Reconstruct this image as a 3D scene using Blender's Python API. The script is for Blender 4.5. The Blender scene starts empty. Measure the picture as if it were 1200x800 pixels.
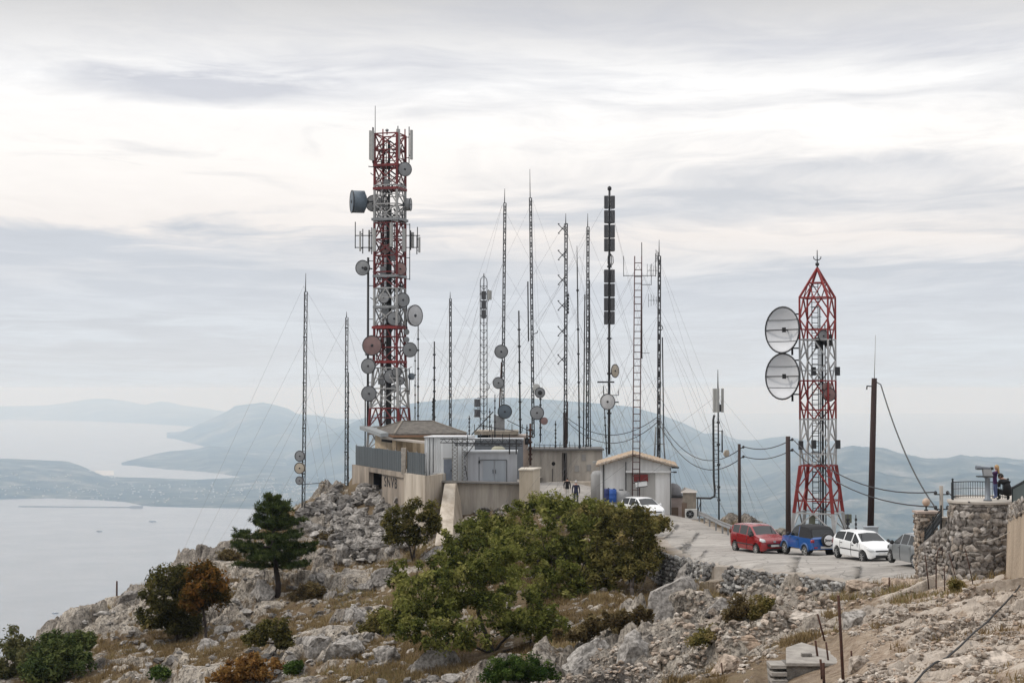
import bpy, bmesh, math, random
import numpy as np
from mathutils import Vector, Matrix
from mathutils.bvhtree import BVHTree
random.seed(7)
R = math.radians
SC = bpy.context.scene
COL = SC.collection
F = 2000.0            # focal length in photograph pixels (1200 wide)
TP = 0.0275           # tangent of the camera's upward pitch

# ---------------------------------------------------------------- camera
cam_d = bpy.data.cameras.new('camera')
cam = bpy.data.objects.new('camera', cam_d)
COL.objects.link(cam)
cam_d.sensor_width = 36.0
cam_d.lens = 60.0
cam_d.clip_start = 0.5
cam_d.clip_end = 200000.0
cam.rotation_euler = (R(90) + math.atan(TP), 0, 0)
SC.camera = cam
_c, _s = math.cos(math.atan(TP)), math.sin(math.atan(TP))

def W(px, py, Y):
    """world point seen at photo pixel (px, py) at distance Y along +y"""
    dx, dz = (px - 600.0) / F, (400.0 - py) / F
    yy, zz = _c - dz * _s, _s + dz * _c
    k = Y / yy
    return Vector((dx * k, Y, zz * k))

def zrow(py, Y):
    return W(600, py, Y).z

# ---------------------------------------------------------------- tagging
def tag(o, label=None, cat=None, group=None, kind=None):
    if label: o['label'] = label
    if cat: o['category'] = cat
    if group: o['group'] = group
    if kind: o['kind'] = kind
    return o

def thing(name, label, cat, loc=(0, 0, 0), rz=0.0, group=None):
    o = bpy.data.objects.new(name, None)
    COL.objects.link(o)
    o.empty_display_size = 0.3
    o.location = loc
    o.rotation_euler = (0, 0, rz)
    return tag(o, label, cat, group)

def copy_tree(o, parent=None):
    c = o.copy()
    COL.objects.link(c)
    c.parent = parent
    for ch in list(o.children):
        copy_tree(ch, c)
    return c

def root_of(o):
    while o.parent is not None:
        o = o.parent
    return o

# ---------------------------------------------------------------- materials
MATS = {}
def new_mat(name):
    m = bpy.data.materials.new(name)
    m.use_nodes = True
    nt = m.node_tree
    return m, nt, nt.nodes['Principled BSDF']

def mat(name, col, rough=0.7, metal=0.0, var=0.15, scale=3.0, dirt=None, bump=0.0, spec=0.5, streak=False, coat=0.0):
    """painted / rendered / weathered surface: base colour broken up by noise, optional second 'dirt' colour"""
    if name in MATS: return MATS[name]
    m, nt, b = new_mat(name)
    L = nt.links.new
    tc = nt.nodes.new('ShaderNodeTexCoord')
    mp = nt.nodes.new('ShaderNodeMapping')
    L(tc.outputs['Object'], mp.inputs[0])
    if streak: mp.inputs['Scale'].default_value = (1, 1, 0.12)
    n = nt.nodes.new('ShaderNodeTexNoise')
    n.inputs['Scale'].default_value = scale
    n.inputs['Detail'].default_value = 6
    n.inputs['Roughness'].default_value = 0.65
    L(mp.outputs[0], n.inputs['Vector'])
    r = nt.nodes.new('ShaderNodeValToRGB')
    c = col
    d = dirt if dirt else tuple(x * (1 - var) for x in c)
    e = r.color_ramp.elements
    e[0].position, e[1].position = 0.36, 0.62
    e[0].color = (*d, 1)
    e[1].color = (*c, 1)
    x = r.color_ramp.elements.new(0.8)
    x.color = (*[min(1, v * (1 + var * 0.4)) for v in c], 1)
    L(n.outputs['Fac'], r.inputs[0])
    L(r.outputs[0], b.inputs['Base Color'])
    b.inputs['Roughness'].default_value = rough
    b.inputs['Metallic'].default_value = metal
    b.inputs['Specular IOR Level'].default_value = spec
    if coat: b.inputs['Coat Weight'].default_value = coat; b.inputs['Coat Roughness'].default_value = 0.05
    if bump:
        n2 = nt.nodes.new('ShaderNodeTexNoise')
        n2.inputs['Scale'].default_value = scale * 6
        n2.inputs['Detail'].default_value = 5
        L(tc.outputs['Object'], n2.inputs['Vector'])
        bp = nt.nodes.new('ShaderNodeBump')
        bp.inputs['Strength'].default_value = bump
        bp.inputs['Distance'].default_value = 0.05
        L(n2.outputs['Fac'], bp.inputs['Height'])
        L(bp.outputs[0], b.inputs['Normal'])
    MATS[name] = m
    return m

# ---------------------------------------------------------------- mesh builder
class MB:
    def __init__(s):
        s.v, s.f, s.mi, s.m, s.sm, s.smooth = [], [], [], 0, [], False
    def face(s, idx):
        s.f.append(idx); s.mi.append(s.m); s.sm.append(s.smooth)
    def add(s, vs, fs):
        o = len(s.v)
        s.v.extend([tuple(p) for p in vs])
        for q in fs: s.face([i + o for i in q])
    def hexa(s, p):   # 8 corners: bottom 0-3 ccw, top 4-7
        s.add(p, [(0, 3, 2, 1), (4, 5, 6, 7), (0, 1, 5, 4), (1, 2, 6, 5), (2, 3, 7, 6), (3, 0, 4, 7)])
    def box(s, c, size, rz=0.0, rot=None):
        x, y, z = [k / 2 for k in size]
        M = rot if rot is not None else Matrix.Rotation(rz, 3, 'Z')
        c = Vector(c)
        s.hexa([c + M @ Vector(q) for q in ((-x, -y, -z), (x, -y, -z), (x, y, -z), (-x, y, -z), (-x, -y, z), (x, -y, z), (x, y, z), (-x, y, z))])
    def frame(s, d):
        d = Vector(d).normalized()
        up = Vector((0, 0, 1)) if abs(d.z) < 0.95 else Vector((0, 1, 0))
        a = d.cross(up).normalized()
        return d, a, a.cross(d).normalized()
    def bar(s, p0, p1, w, h=None):
        h = h or w
        p0, p1 = Vector(p0), Vector(p1)
        d, a, b = s.frame(p1 - p0)
        a *= w / 2; b *= h / 2
        s.hexa([p0 - a - b, p0 + a - b, p0 + a + b, p0 - a + b, p1 - a - b, p1 + a - b, p1 + a + b, p1 - a + b])
    def tube(s, p0, p1, r0, r1=None, n=6, cap=True):
        s.path([p0, p1], [r0, r0 if r1 is None else r1], n, cap)
    def path(s, pts, r, n=6, cap=True):
        pts = [Vector(p) for p in pts]
        if not isinstance(r, (list, tuple)): r = [r] * len(pts)
        o = len(s.v)
        a = None
        for i, p in enumerate(pts):
            d = (pts[min(i + 1, len(pts) - 1)] - pts[max(i - 1, 0)])
            if d.length < 1e-9: d = Vector((0, 0, 1))
            d.normalize()
            if a is None:
                d, a, b = s.frame(d)
            else:
                a = (a - d * a.dot(d)); 
                if a.length < 1e-6: d, a, b = s.frame(d)
                a.normalize(); b = a.cross(d)
            for k in range(n):
                t = 2 * math.pi * k / n
                s.v.append(tuple(p + (a * math.cos(t) + b * math.sin(t)) * r[i]))
        sm = s.smooth; s.smooth = n > 4
        for i in range(len(pts) - 1):
            for k in range(n):
                k2 = (k + 1) % n
                s.face([o + i * n + k, o + i * n + k2, o + (i + 1) * n + k2, o + (i + 1) * n + k])
        s.smooth = False
        if cap:
            s.face([o + k for k in range(n)][::-1])
            e = o + (len(pts) - 1) * n
            s.face([e + k for k in range(n)])
        s.smooth = sm
    def lathe(s, prof, c, axis=(0, 0, 1), n=20, smooth=True):
        """prof: (radius, height along axis)"""
        c = Vector(c)
        d, a, b = s.frame(axis)
        o = len(s.v)
        for r, t in prof:
            for k in range(n):
                w = 2 * math.pi * k / n
                s.v.append(tuple(c + d * t + (a * math.cos(w) + b * math.sin(w)) * max(r, 1e-4)))
        sm = s.smooth; s.smooth = smooth
        for i in range(len(prof) - 1):
            for k in range(n):
                k2 = (k + 1) % n
                s.face([o + i * n + k, o + i * n + k2, o + (i + 1) * n + k2, o + (i + 1) * n + k])
        s.smooth = sm
        if prof[0][0] > 1e-3: s.face([o + k for k in range(n)][::-1])
        if prof[-1][0] > 1e-3: s.face([o + (len(prof) - 1) * n + k for k in range(n)])
    def prism(s, poly, ext):
        """polygon (3d points, coplanar) extruded by vector ext"""
        n = len(poly)
        ext = Vector(ext)
        vs = [Vector(p) for p in poly] + [Vector(p) + ext for p in poly]
        s.add(vs, [list(range(n))[::-1], [n + k for k in range(n)]] + [[k, (k + 1) % n, n + (k + 1) % n, n + k] for k in range(n)])
    def grid(s, P, smooth=False):
        """P: rows of points"""
        o = len(s.v); nr, nc = len(P), len(P[0])
        for row in P:
            for p in row: s.v.append(tuple(p))
        sm = s.smooth; s.smooth = smooth
        for i in range(nr - 1):
            for j in range(nc - 1):
                s.face([o + i * nc + j, o + i * nc + j + 1, o + (i + 1) * nc + j + 1, o + (i + 1) * nc + j])
        s.smooth = sm
    def build(s, name, mats, parent=None, local=False, fix=True):
        if not isinstance(mats, (list, tuple)): mats = [mats]
        me = bpy.data.meshes.new(name)
        off = Vector((0, 0, 0))
        if parent is not None and not local: off = root_of(parent).location.copy()
        me.from_pydata([(a - off.x, b - off.y, c - off.z) for a, b, c in s.v], [], s.f)
        for m in mats: me.materials.append(m)
        me.polygons.foreach_set('material_index', s.mi)
        me.polygons.foreach_set('use_smooth', s.sm)
        me.update()
        if fix and len(s.f) < 60000:
            bm = bmesh.new(); bm.from_mesh(me)
            bmesh.ops.recalc_face_normals(bm, faces=bm.faces)
            bm.to_mesh(me); bm.free()
        o = bpy.data.objects.new(name, me)
        COL.objects.link(o)
        if parent is not None: o.parent = parent
        return o

def np_obj(name, V, Fc, mats, parent=None, smooth=False, attrs=None, mi=None):
    """mesh from numpy: V (n,3), Fc (m,k) constant k"""
    me = bpy.data.meshes.new(name)
    V = np.ascontiguousarray(V, dtype=np.float32)
    Fc = np.ascontiguousarray(Fc, dtype=np.int32)
    if parent is not None:
        V = V - np.array(root_of(parent).location, dtype=np.float32)
    m, k = Fc.shape
    me.vertices.add(len(V)); me.vertices.foreach_set('co', V.ravel())
    me.loops.add(m * k); me.loops.foreach_set('vertex_index', Fc.ravel())
    me.polygons.add(m)
    me.polygons.foreach_set('loop_start', np.arange(0, m * k, k, dtype=np.int32))
    me.polygons.foreach_set('loop_total', np.full(m, k, dtype=np.int32))
    me.polygons.foreach_set('use_smooth', np.full(m, smooth, dtype=bool))
    if not isinstance(mats, (list, tuple)): mats = [mats]
    for q in mats: me.materials.append(q)
    if mi is not None: me.polygons.foreach_set('material_index', np.asarray(mi, dtype=np.int32))
    me.update(calc_edges=True)
    for nm, (dom, arr) in (attrs or {}).items():
        at = me.attributes.new(nm, 'FLOAT', dom)
        at.data.foreach_set('value', np.ascontiguousarray(arr, dtype=np.float32))
    me.validate()
    o = bpy.data.objects.new(name, me)
    COL.objects.link(o)
    if parent is not None: o.parent = parent
    return o

# ---------------------------------------------------------------- numpy noise
def _hash(ix, iy, seed):
    h = (ix.astype(np.int64) * 374761393 + iy.astype(np.int64) * 668265263 + seed * 1274126177) & 0xFFFFFFFF
    h = ((h ^ (h >> 13)) * 1274126177) & 0xFFFFFFFF
    h = ((h ^ (h >> 16)) * 2246822519) & 0xFFFFFFFF
    h = h ^ (h >> 15)
    return (h & 0xFFFFFF).astype(np.float64) / 0xFFFFFF

def vnoise(x, y, seed=0):
    ix, iy = np.floor(x), np.floor(y)
    fx, fy = x - ix, y - iy
    ix = ix.astype(np.int64); iy = iy.astype(np.int64)
    u, v = fx * fx * (3 - 2 * fx), fy * fy * (3 - 2 * fy)
    a, b = _hash(ix, iy, seed), _hash(ix + 1, iy, seed)
    c, d = _hash(ix, iy + 1, seed), _hash(ix + 1, iy + 1, seed)
    return (a * (1 - u) + b * u) * (1 - v) + (c * (1 - u) + d * u) * v

def fbm(x, y, seed=0, octv=5, gain=0.5):
    s, a, t = 0.0, 1.0, 0.0
    for i in range(octv):
        s = s + a * vnoise(x * 2 ** i + 17.3 * i, y * 2 ** i - 9.1 * i, seed + i)
        t += a; a *= gain
    return s / t

def cell(x, y, seed=0):
    """F1, F2, and three hashes plus offset of the nearest cell"""
    ix, iy = np.floor(x).astype(np.int64), np.floor(y).astype(np.int64)
    f1 = np.full(x.shape, 9.0); f2 = np.full(x.shape, 9.0)
    ox = np.zeros(x.shape); oy = np.zeros(x.shape)
    cx = np.zeros(x.shape, np.int64); cy = np.zeros(x.shape, np.int64)
    for i in (-1, 0, 1):
        for j in (-1, 0, 1):
            jx, jy = ix + i, iy + j
            px = jx + 0.1 + 0.8 * _hash(jx, jy, seed)
            py = jy + 0.1 + 0.8 * _hash(jx, jy, seed + 51)
            d = np.hypot(x - px, y - py)
            near = d < f1
            f2 = np.where(near, f1, np.minimum(f2, d))
            f1 = np.where(near, d, f1)
            ox = np.where(near, x - px, ox); oy = np.where(near, y - py, oy)
            cx = np.where(near, jx, cx); cy = np.where(near, jy, cy)
    return f1, f2, _hash(cx, cy, seed + 7), _hash(cx, cy, seed + 8), _hash(cx, cy, seed + 9), ox, oy

def sstep(a, b, x):
    t = np.clip((x - a) / (b - a), 0, 1)
    return t * t * (3 - 2 * t)
# ================================================================ light and sky
SUN_EL, SUN_AZ = R(46), R(268)      # azimuth clockwise from +y: high on the left
sd = bpy.data.lights.new('sun', 'SUN')
sd.energy = 1.5
sd.angle = R(11)
sd.color = (1.0, 0.92, 0.82)
sun = bpy.data.objects.new('sun', sd)
COL.objects.link(sun)
sdir = Vector((math.sin(SUN_AZ) * math.cos(SUN_EL), math.cos(SUN_AZ) * math.cos(SUN_EL), math.sin(SUN_EL)))
sun.rotation_euler = sdir.to_track_quat('Z', 'Y').to_euler()
sun.location = sdir * 200

wd = bpy.data.worlds.new('World')
SC.world = wd
wd.use_nodes = True
nt = wd.node_tree
N, L = nt.nodes, nt.links.new
bg = N['Background']
bg.inputs['Strength'].default_value = 0.1
sky = N.new('ShaderNodeTexSky')
sky.sky_type = 'NISHITA'
sky.sun_disc = False
sky.sun_elevation = SUN_EL
sky.sun_rotation = SUN_AZ
sky.altitude = 900
def M(op, a, b=None, clamp=False):
    n = N.new('ShaderNodeMath'); n.operation = op; n.use_clamp = clamp
    for i, v in enumerate((a, b)):
        if v is None: continue
        if isinstance(v, (int, float)): n.inputs[i].default_value = v
        else: L(v, n.inputs[i])
    return n.outputs[0]
def ramp(fac, stops, interp='LINEAR'):
    n = N.new('ShaderNodeValToRGB'); n.color_ramp.interpolation = interp
    e = n.color_ramp.elements
    while len(e) < len(stops): e.new(0.5)
    for q, (p, c) in zip(e, stops):
        q.position = p
        q.color = (c, c, c, 1) if isinstance(c, (int, float)) else (*c, 1)
    L(fac, n.inputs[0])
    return n.outputs[0]
def mixc(fac, a, b, mode='MIX'):
    n = N.new('ShaderNodeMix'); n.data_type = 'RGBA'; n.blend_type = mode
    if isinstance(fac, (int, float)): n.inputs[0].default_value = fac
    else: L(fac, n.inputs[0])
    for i, v in ((6, a), (7, b)):
        if isinstance(v, tuple): n.inputs[i].default_value = (*v, 1)
        else: L(v, n.inputs[i])
    return n.outputs[2]
def noise(x, y, scale, detail=5, rough=0.55, z=0.0, dist=0.0):
    cv = N.new('ShaderNodeCombineXYZ')
    L(x, cv.inputs[0]); L(y, cv.inputs[1]); cv.inputs[2].default_value = z
    n = N.new('ShaderNodeTexNoise')
    n.inputs['Scale'].default_value = scale; n.inputs['Detail'].default_value = detail
    n.inputs['Roughness'].default_value = rough; n.inputs['Distortion'].default_value = dist
    L(cv.outputs[0], n.inputs['Vector'])
    return n.outputs['Fac']
def s2l(c):
    return tuple(((v / 255 + 0.055) / 1.055) ** 2.4 for v in c)
def k10(c, k=10.0):
    return tuple(v * k for v in s2l(c))
tc = N.new('ShaderNodeTexCoord')
sx = N.new('ShaderNodeSeparateXYZ'); L(tc.outputs['Generated'], sx.inputs[0])
X, Y_, Z_ = sx.outputs
az = M('ARCTAN2', X, Y_)
el = M('MAXIMUM', M('ARCSINE', Z_), 0.0)
# coordinates of a cloud deck seen edge-on: features flatten towards the horizon
den = M('ADD', el, 0.085)
U = M('DIVIDE', M('MULTIPLY', az, 0.95), den)
V = M('DIVIDE', 1.25, den)
warp = noise(U, V, 0.9, 3, 0.5, 3.7)
V2 = M('ADD', V, M('MULTIPLY', M('SUBTRACT', warp, 0.5), 1.6))
n_big = noise(U, V2, 0.62, 3, 0.5, 1.3)
n_mid = noise(U, V2, 1.5, 6, 0.58, 8.1, 0.3)
n_fin = noise(U, V2, 4.2, 6, 0.62, 5.5, 0.2)
sk = sky.outputs[0]
grad_stops = lambda: None
e4 = M('DIVIDE', el, 0.26, True)
# clear-ish pale veil between the clouds, and the lit cloud itself, by elevation
veil = ramp(e4, [(0.0, s2l((212, 215, 219))), (0.20, s2l((205, 209, 216))), (0.36, s2l((201, 205, 212))), (0.55, s2l((212, 213, 217))), (0.75, s2l((206, 208, 216))), (1.0, s2l((193, 194, 198)))])
cloud = ramp(e4, [(0.0, s2l((211, 217, 223))), (0.20, s2l((214, 218, 224))), (0.34, s2l((237, 231, 227))), (0.52, s2l((252, 248, 244))), (0.68, s2l((250, 249, 248))), (0.77, s2l((227, 226, 226))), (0.87, s2l((204, 203, 203))), (1.0, s2l((196, 196, 197)))])
cover = ramp(e4, [(0.0, 0.46), (0.15, 0.40), (0.33, 0.42), (0.42, 0.58), (0.5, 0.82), (0.72, 0.86), (0.85, 0.95), (1.0, 1.0)])
d_ = M('ADD', M('ADD', M('MULTIPLY', n_big, 0.45), M('MULTIPLY', n_mid, 0.45)), M('MULTIPLY', n_fin, 0.16))
mask = M('ADD', M('MULTIPLY', M('SUBTRACT', d_, 0.53), 5.5), cover)
mask = M('MINIMUM', M('MAXIMUM', mask, 0.0), 1.0)
def blob(a0, e0, sa, se, amp):
    qa = M('DIVIDE', M('SUBTRACT', az, a0), sa)
    qe = M('DIVIDE', M('SUBTRACT', M('ADD', el, M('MULTIPLY', M('SUBTRACT', n_mid, 0.5), 0.05)), e0), se)
    r2 = M('ADD', M('MULTIPLY', qa, qa), M('MULTIPLY', qe, qe))
    return M('MULTIPLY', M('POWER', 2.718, M('MULTIPLY', r2, -1.0)), amp)
gap = blob(-0.18, 0.172, 0.075, 0.008, 1.0)                         # the blue-grey break up on the left
gap = M('ADD', gap, blob(-0.25, 0.083, 0.16, 0.011, 0.5))          # blue-grey bands lower down
gap = M('ADD', gap, blob(0.25, 0.062, 0.2, 0.010, 0.4))
gap = M('ADD', gap, blob(0.22, 0.128, 0.10, 0.006, 0.4))
gap = M('ADD', gap, blob(-0.22, 0.024, 0.2, 0.016, 0.5))
add = blob(-0.24, 0.155, 0.18, 0.03, 0.55)
add = M('ADD', add, blob(-0.22, 0.106, 0.2, 0.012, 0.55))
add = M('ADD', add, blob(-0.2, 0.041, 0.2, 0.006, 0.45))
add = M('ADD', add, blob(0.27, 0.091, 0.22, 0.012, 0.4))
add = M('ADD', add, blob(0.29, 0.029, 0.12, 0.005, 0.4))
mask = M('MINIMUM', M('MAXIMUM', M('ADD', M('SUBTRACT', mask, gap), add), 0.0), 1.0)
colr = mixc(mask, veil, cloud)
# soft light and dark within the cloud
shade = M('ADD', M('MULTIPLY', M('SUBTRACT', n_mid, 0.5), 0.16), M('MULTIPLY', M('SUBTRACT', n_fin, 0.5), 0.12))
shade = M('ADD', shade, 1.0)
sc_ = N.new('ShaderNodeVectorMath'); sc_.operation = 'SCALE'
L(colr, sc_.inputs[0]); L(shade, sc_.inputs[3])
sc2 = N.new('ShaderNodeVectorMath'); sc2.operation = 'SCALE'
L(sc_.outputs[0], sc2.inputs[0]); L(M('MULTIPLY', M('ADD', 1.0, M('MULTIPLY', M('MINIMUM', M('MAXIMUM', M('SUBTRACT', el, 0.235), 0.0), 0.75), 2.2)), 11.0), sc2.inputs[3])
# a little of the blue sky scatters through
fin = mixc(0.05, sc2.outputs[0], sk)
L(fin, bg.inputs['Color'])

SC.view_settings.view_transform = 'Standard'
SC.view_settings.look = 'None'
SC.view_settings.gamma = 1.0
SC.view_settings.exposure = 0.0
SC.view_settings.use_curve_mapping = False
SC.render.engine = 'CYCLES'
cy = SC.cycles
cy.use_denoising = True
cy.denoising_input_passes = 'RGB_ALBEDO_NORMAL'
cy.max_bounces = 7
cy.diffuse_bounces = 3
cy.glossy_bounces = 3
cy.transmission_bounces = 4
cy.volume_bounces = 5
cy.transparent_max_bounces = 12
cy.caustics_reflective = False
cy.caustics_refractive = False
cy.sample_clamp_indirect = 6

# ================================================================ haze
def haze_box():
    b = MB()
    x0, x1, y0, y1, z0, z1 = -64000, 64000, -2000, 63000, -921, 29.5
    b.hexa([(x0, y0, z0), (x1, y0, z0), (x1, y1, z0), (x0, y1, z0), (x0, y0, z1), (x1, y0, z1), (x1, y1, z1), (x0, y1, z1)])
    m = bpy.data.materials.new('haze_air')
    m.use_nodes = True
    t = m.node_tree
    t.nodes.remove(t.nodes['Principled BSDF'])
    v = t.nodes.new('ShaderNodeVolumePrincipled')
    v.inputs['Color'].default_value = (0.60, 0.78, 1.0, 1)
    v.inputs['Absorption Color'].default_value = (1, 1, 1, 1)
    v.inputs['Density'].default_value = HAZE_D
    v.inputs['Anisotropy'].default_value = 0.1
    t.links.new(v.outputs[0], t.nodes['Material Output'].inputs['Volume'])
    m.volume_intersection_method = 'FAST' if hasattr(m, 'volume_intersection_method') else None
    o = b.build('haze', m)
    tag(o, 'pale blue haze hanging in the air over the sea and hills', 'haze', kind='stuff')
HAZE_D = 5.6e-5
try:
    haze_box()
except Exception as ex:
    print('haze', ex)

# ================================================================ sea
def sea():
    m, nt_, b = new_mat('sea_water')
    b.inputs['Base Color'].default_value = (0.115, 0.12, 0.125, 1)
    b.inputs['Roughness'].default_value = 0.22
    b.inputs['IOR'].default_value = 1.5
    t = nt_.nodes.new('ShaderNodeTexCoord')
    n = nt_.nodes.new('ShaderNodeTexNoise'); n.inputs['Scale'].default_value = 0.004; n.inputs['Detail'].default_value = 5
    nt_.links.new(t.outputs['Object'], n.inputs['Vector'])
    r = nt_.nodes.new('ShaderNodeMapRange')
    r.inputs[1].default_value = 0.35; r.inputs[2].default_value = 0.65; r.inputs[3].default_value = 0.2; r.inputs[4].default_value = 0.24
    nt_.links.new(n.outputs['Fac'], r.inputs[0]); nt_.links.new(r.outputs[0], b.inputs['Roughness'])
    mb = MB()
    xs = [-62000, -30000, -12000, -4000, 4000, 12000, 30000, 62000]
    ys = [-1500, 2000, 6000, 14000, 30000, 62000]
    mb.grid([[(x, y, -900) for x in xs] for y in ys])
    o = mb.build('sea', m)
    tag(o, 'pale calm grey sea far below the mountain', 'sea', kind='structure')
sea()

# ================================================================ far lands
def far_mat(name, c1, c2, scale):
    m, nt_, b = new_mat(name)
    t = nt_.nodes.new('ShaderNodeTexCoord')
    n = nt_.nodes.new('ShaderNodeTexNoise'); n.inputs['Scale'].default_value = scale; n.inputs['Detail'].default_value = 8; n.inputs['Roughness'].default_value = 0.7
    nt_.links.new(t.outputs['Object'], n.inputs['Vector'])
    r = nt_.nodes.new('ShaderNodeValToRGB')
    e = r.color_ramp.elements
    e[0].position, e[1].position = 0.44, 0.54
    e[0].color, e[1].color = (*[v * .7 for v in c1], 1), (*[v * 1.1 for v in c2], 1)
    x = e.new(0.67); x.color = (0.22, 0.205, 0.175, 1)
    nt_.links.new(n.outputs['Fac'], r.inputs[0]); nt_.links.new(r.outputs[0], b.inputs['Base Color'])
    b.inputs['Roughness'].default_value = 1.0
    b.inputs['Specular IOR Level'].default_value = 0.0
    return m

def interp(pts, x):
    p = sorted(pts)
    return np.interp(x, [a for a, _ in p], [b for _, b in p])

def land(name, label, shore, ridge, d_ridge, rough, m, px0, px1, seed, behind=1.6, shape=0.8, ncol=420, nrow=70, back=None, kind='structure', cat='hills'):
    """shore: (px, row) of its waterline; ridge: (px, row) of its skyline at distance d_ridge (or a list (px, d))"""
    px = np.linspace(px0, px1, ncol)
    d0 = 900 * F / (interp(shore, px) - 455)
    dr = interp(d_ridge, px) if isinstance(d_ridge, list) else np.full(ncol, float(d_ridge))
    dr = np.maximum(dr, d0 * 1.02)
    hz = -(interp(ridge, px) - 455) / F * dr + 900
    sunk = (hz < 8) & (name == 'mountain_range')
    hz = np.maximum(hz, 4)
    t = np.linspace(0, behind, nrow)
    T, PX = np.meshgrid(t, px, indexing='ij')
    D = d0[None] + (dr - d0)[None] * T
    prof = np.where(T < 1, np.power(np.clip(T, 0, 1), shape), np.maximum(1 - (T - 1) / (behind - 1), 0) ** 0.9)
    X = (PX - 600) / F * D
    q = rough['s']
    n = fbm(X / q, D / q, seed, 6, 0.55) - 0.5
    rg = 1 - np.abs(2 * fbm(X / (q * 1.4), D / (q * 2.2), seed + 20, 5, 0.5) - 1) * 2
    edge = np.minimum(np.clip(T * 4, 0, 1), np.clip((behind - T) * 4, 0, 1))
    near_ridge = np.exp(-((T - 1) / 0.18) ** 2)
    H = hz[None] * prof + (n * 1.6 + (rg - 0.5) * 0.8) * rough['a'] * edge * (1 - 0.85 * near_ridge) * np.clip(hz[None] / 200, 0.15, 1)
    H = np.where((edge <= 0) | sunk[None], -6, np.maximum(H, 2.5))
    Z = H - 900
    V = np.stack([X, D, Z], -1).reshape(-1, 3)
    i = np.arange(nrow * ncol).reshape(nrow, ncol)
    Fc = np.stack([i[:-1, :-1], i[:-1, 1:], i[1:, 1:], i[1:, :-1]], -1).reshape(-1, 4)
    o = np_obj(name, V, Fc, m, smooth=True)
    tag(o, label, cat, kind=kind)
    return o

m_far = far_mat('far_scrub', (0.035, 0.05, 0.035), (0.07, 0.08, 0.055), 0.0009)
m_near = far_mat('near_scrub', (0.03, 0.045, 0.03), (0.075, 0.08, 0.055), 0.003)
land('far_island', 'faint long island on the horizon beyond the bay', [(-200, 491), (0, 491.5), (100, 493), (170, 496), (230, 500), (300, 500)],
     [(-200, 474), (-60, 477), (0, 475.5), (50, 475), (75, 472), (95, 468.5), (112, 466.5), (128, 467), (150, 470), (170, 474), (188, 470), (198, 471), (215, 475), (240, 478), (262, 482), (290, 488), (330, 495)],
     54000, dict(s=2500, a=90), m_far, -200, 330, 3, nrow=50, cat='island')
land('distant_mountain', 'hazy table-topped mountain rising behind the bay', [(195, 513), (205, 514), (240, 523), (300, 535), (420, 545), (560, 548)],
     [(195, 513), (203, 510), (215, 505), (235, 497), (255, 488), (268, 481.5), (276, 476), (290, 474), (308, 471.5), (322, 474), (338, 478), (348, 484), (372, 486), (395, 490), (420, 492), (450, 494), (560, 500)],
     33500, dict(s=1700, a=150), m_far, 196, 560, 11, cat='mountain')
land('mountain_range', 'long blue mountain range behind the masts', [(250, 556), (330, 560), (420, 566), (700, 578), (1000, 590), (1400, 600)],
     [(250, 554), (300, 540), (350, 522), (385, 506), (420, 490), (450, 480), (480, 472), (520, 468.5), (560, 466.5), (600, 466), (650, 468), (700, 471.5), (740, 476), (775, 485), (800, 495), (822, 506), (845, 516), (862, 520), (880, 520), (900, 516), (920, 513.5), (940, 516), (962, 524), (1000, 536), (1100, 556), (1400, 566)],
     23500, dict(s=1500, a=170), m_far, 250, 1400, 23, ncol=700, nrow=110, cat='mountain')
land('mountain_spur', 'nearer blue mountain spur beyond the road and pylon', [(820, 690), (900, 680), (1000, 680), (1100, 690), (1400, 720)],
     [(820, 600), (880, 566), (930, 543), (965, 530), (1000, 523.5), (1030, 526), (1060, 533), (1085, 538), (1105, 538.5), (1122, 536), (1140, 538.5), (1160, 541), (1180, 543), (1200, 546), (1300, 552), (1400, 570)],
     15500, dict(s=900, a=150), m_near, 820, 1400, 37, ncol=420, nrow=130, shape=1.35, cat='mountain')
land('headland', 'low wooded tongue of land across the lagoon', [(143, 544.5), (160, 545.5), (200, 550), (235, 552), (262, 555), (300, 562), (420, 575), (560, 582)],
     [(143, 544), (150, 540), (165, 536), (185, 532), (200, 529.5), (225, 527), (245, 522), (280, 524), (330, 530), (420, 540), (560, 548)],
     [(143, 20500), (200, 22500), (300, 22500), (560, 21000)], dict(s=800, a=60), m_near, 143, 560, 41, ncol=300, shape=0.7, cat='headland')
land('coastal_plain', 'low coastal plain with scattered houses between two bays', [(-200, 586), (0, 584.5), (60, 583), (110, 585), (150, 588), (168, 592), (178, 593), (215, 594), (300, 596), (420, 602), (600, 640), (800, 690), (1000, 740), (1400, 780)],
     [(-200, 542), (-40, 538), (10, 537), (40, 538), (80, 540), (95, 545), (105, 549.5), (130, 561), (150, 562.5), (230, 564), (262, 561), (300, 556), (420, 560), (600, 566), (1400, 570)],
     [(-200, 19000), (80, 18600), (105, 17600), (130, 16950), (230, 16400), (300, 16800), (420, 16000), (1400, 14000)], dict(s=520, a=60), m_near, -200, 1400, 53, ncol=800, nrow=90, behind=1.15, shape=0.55, cat='plain')

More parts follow.
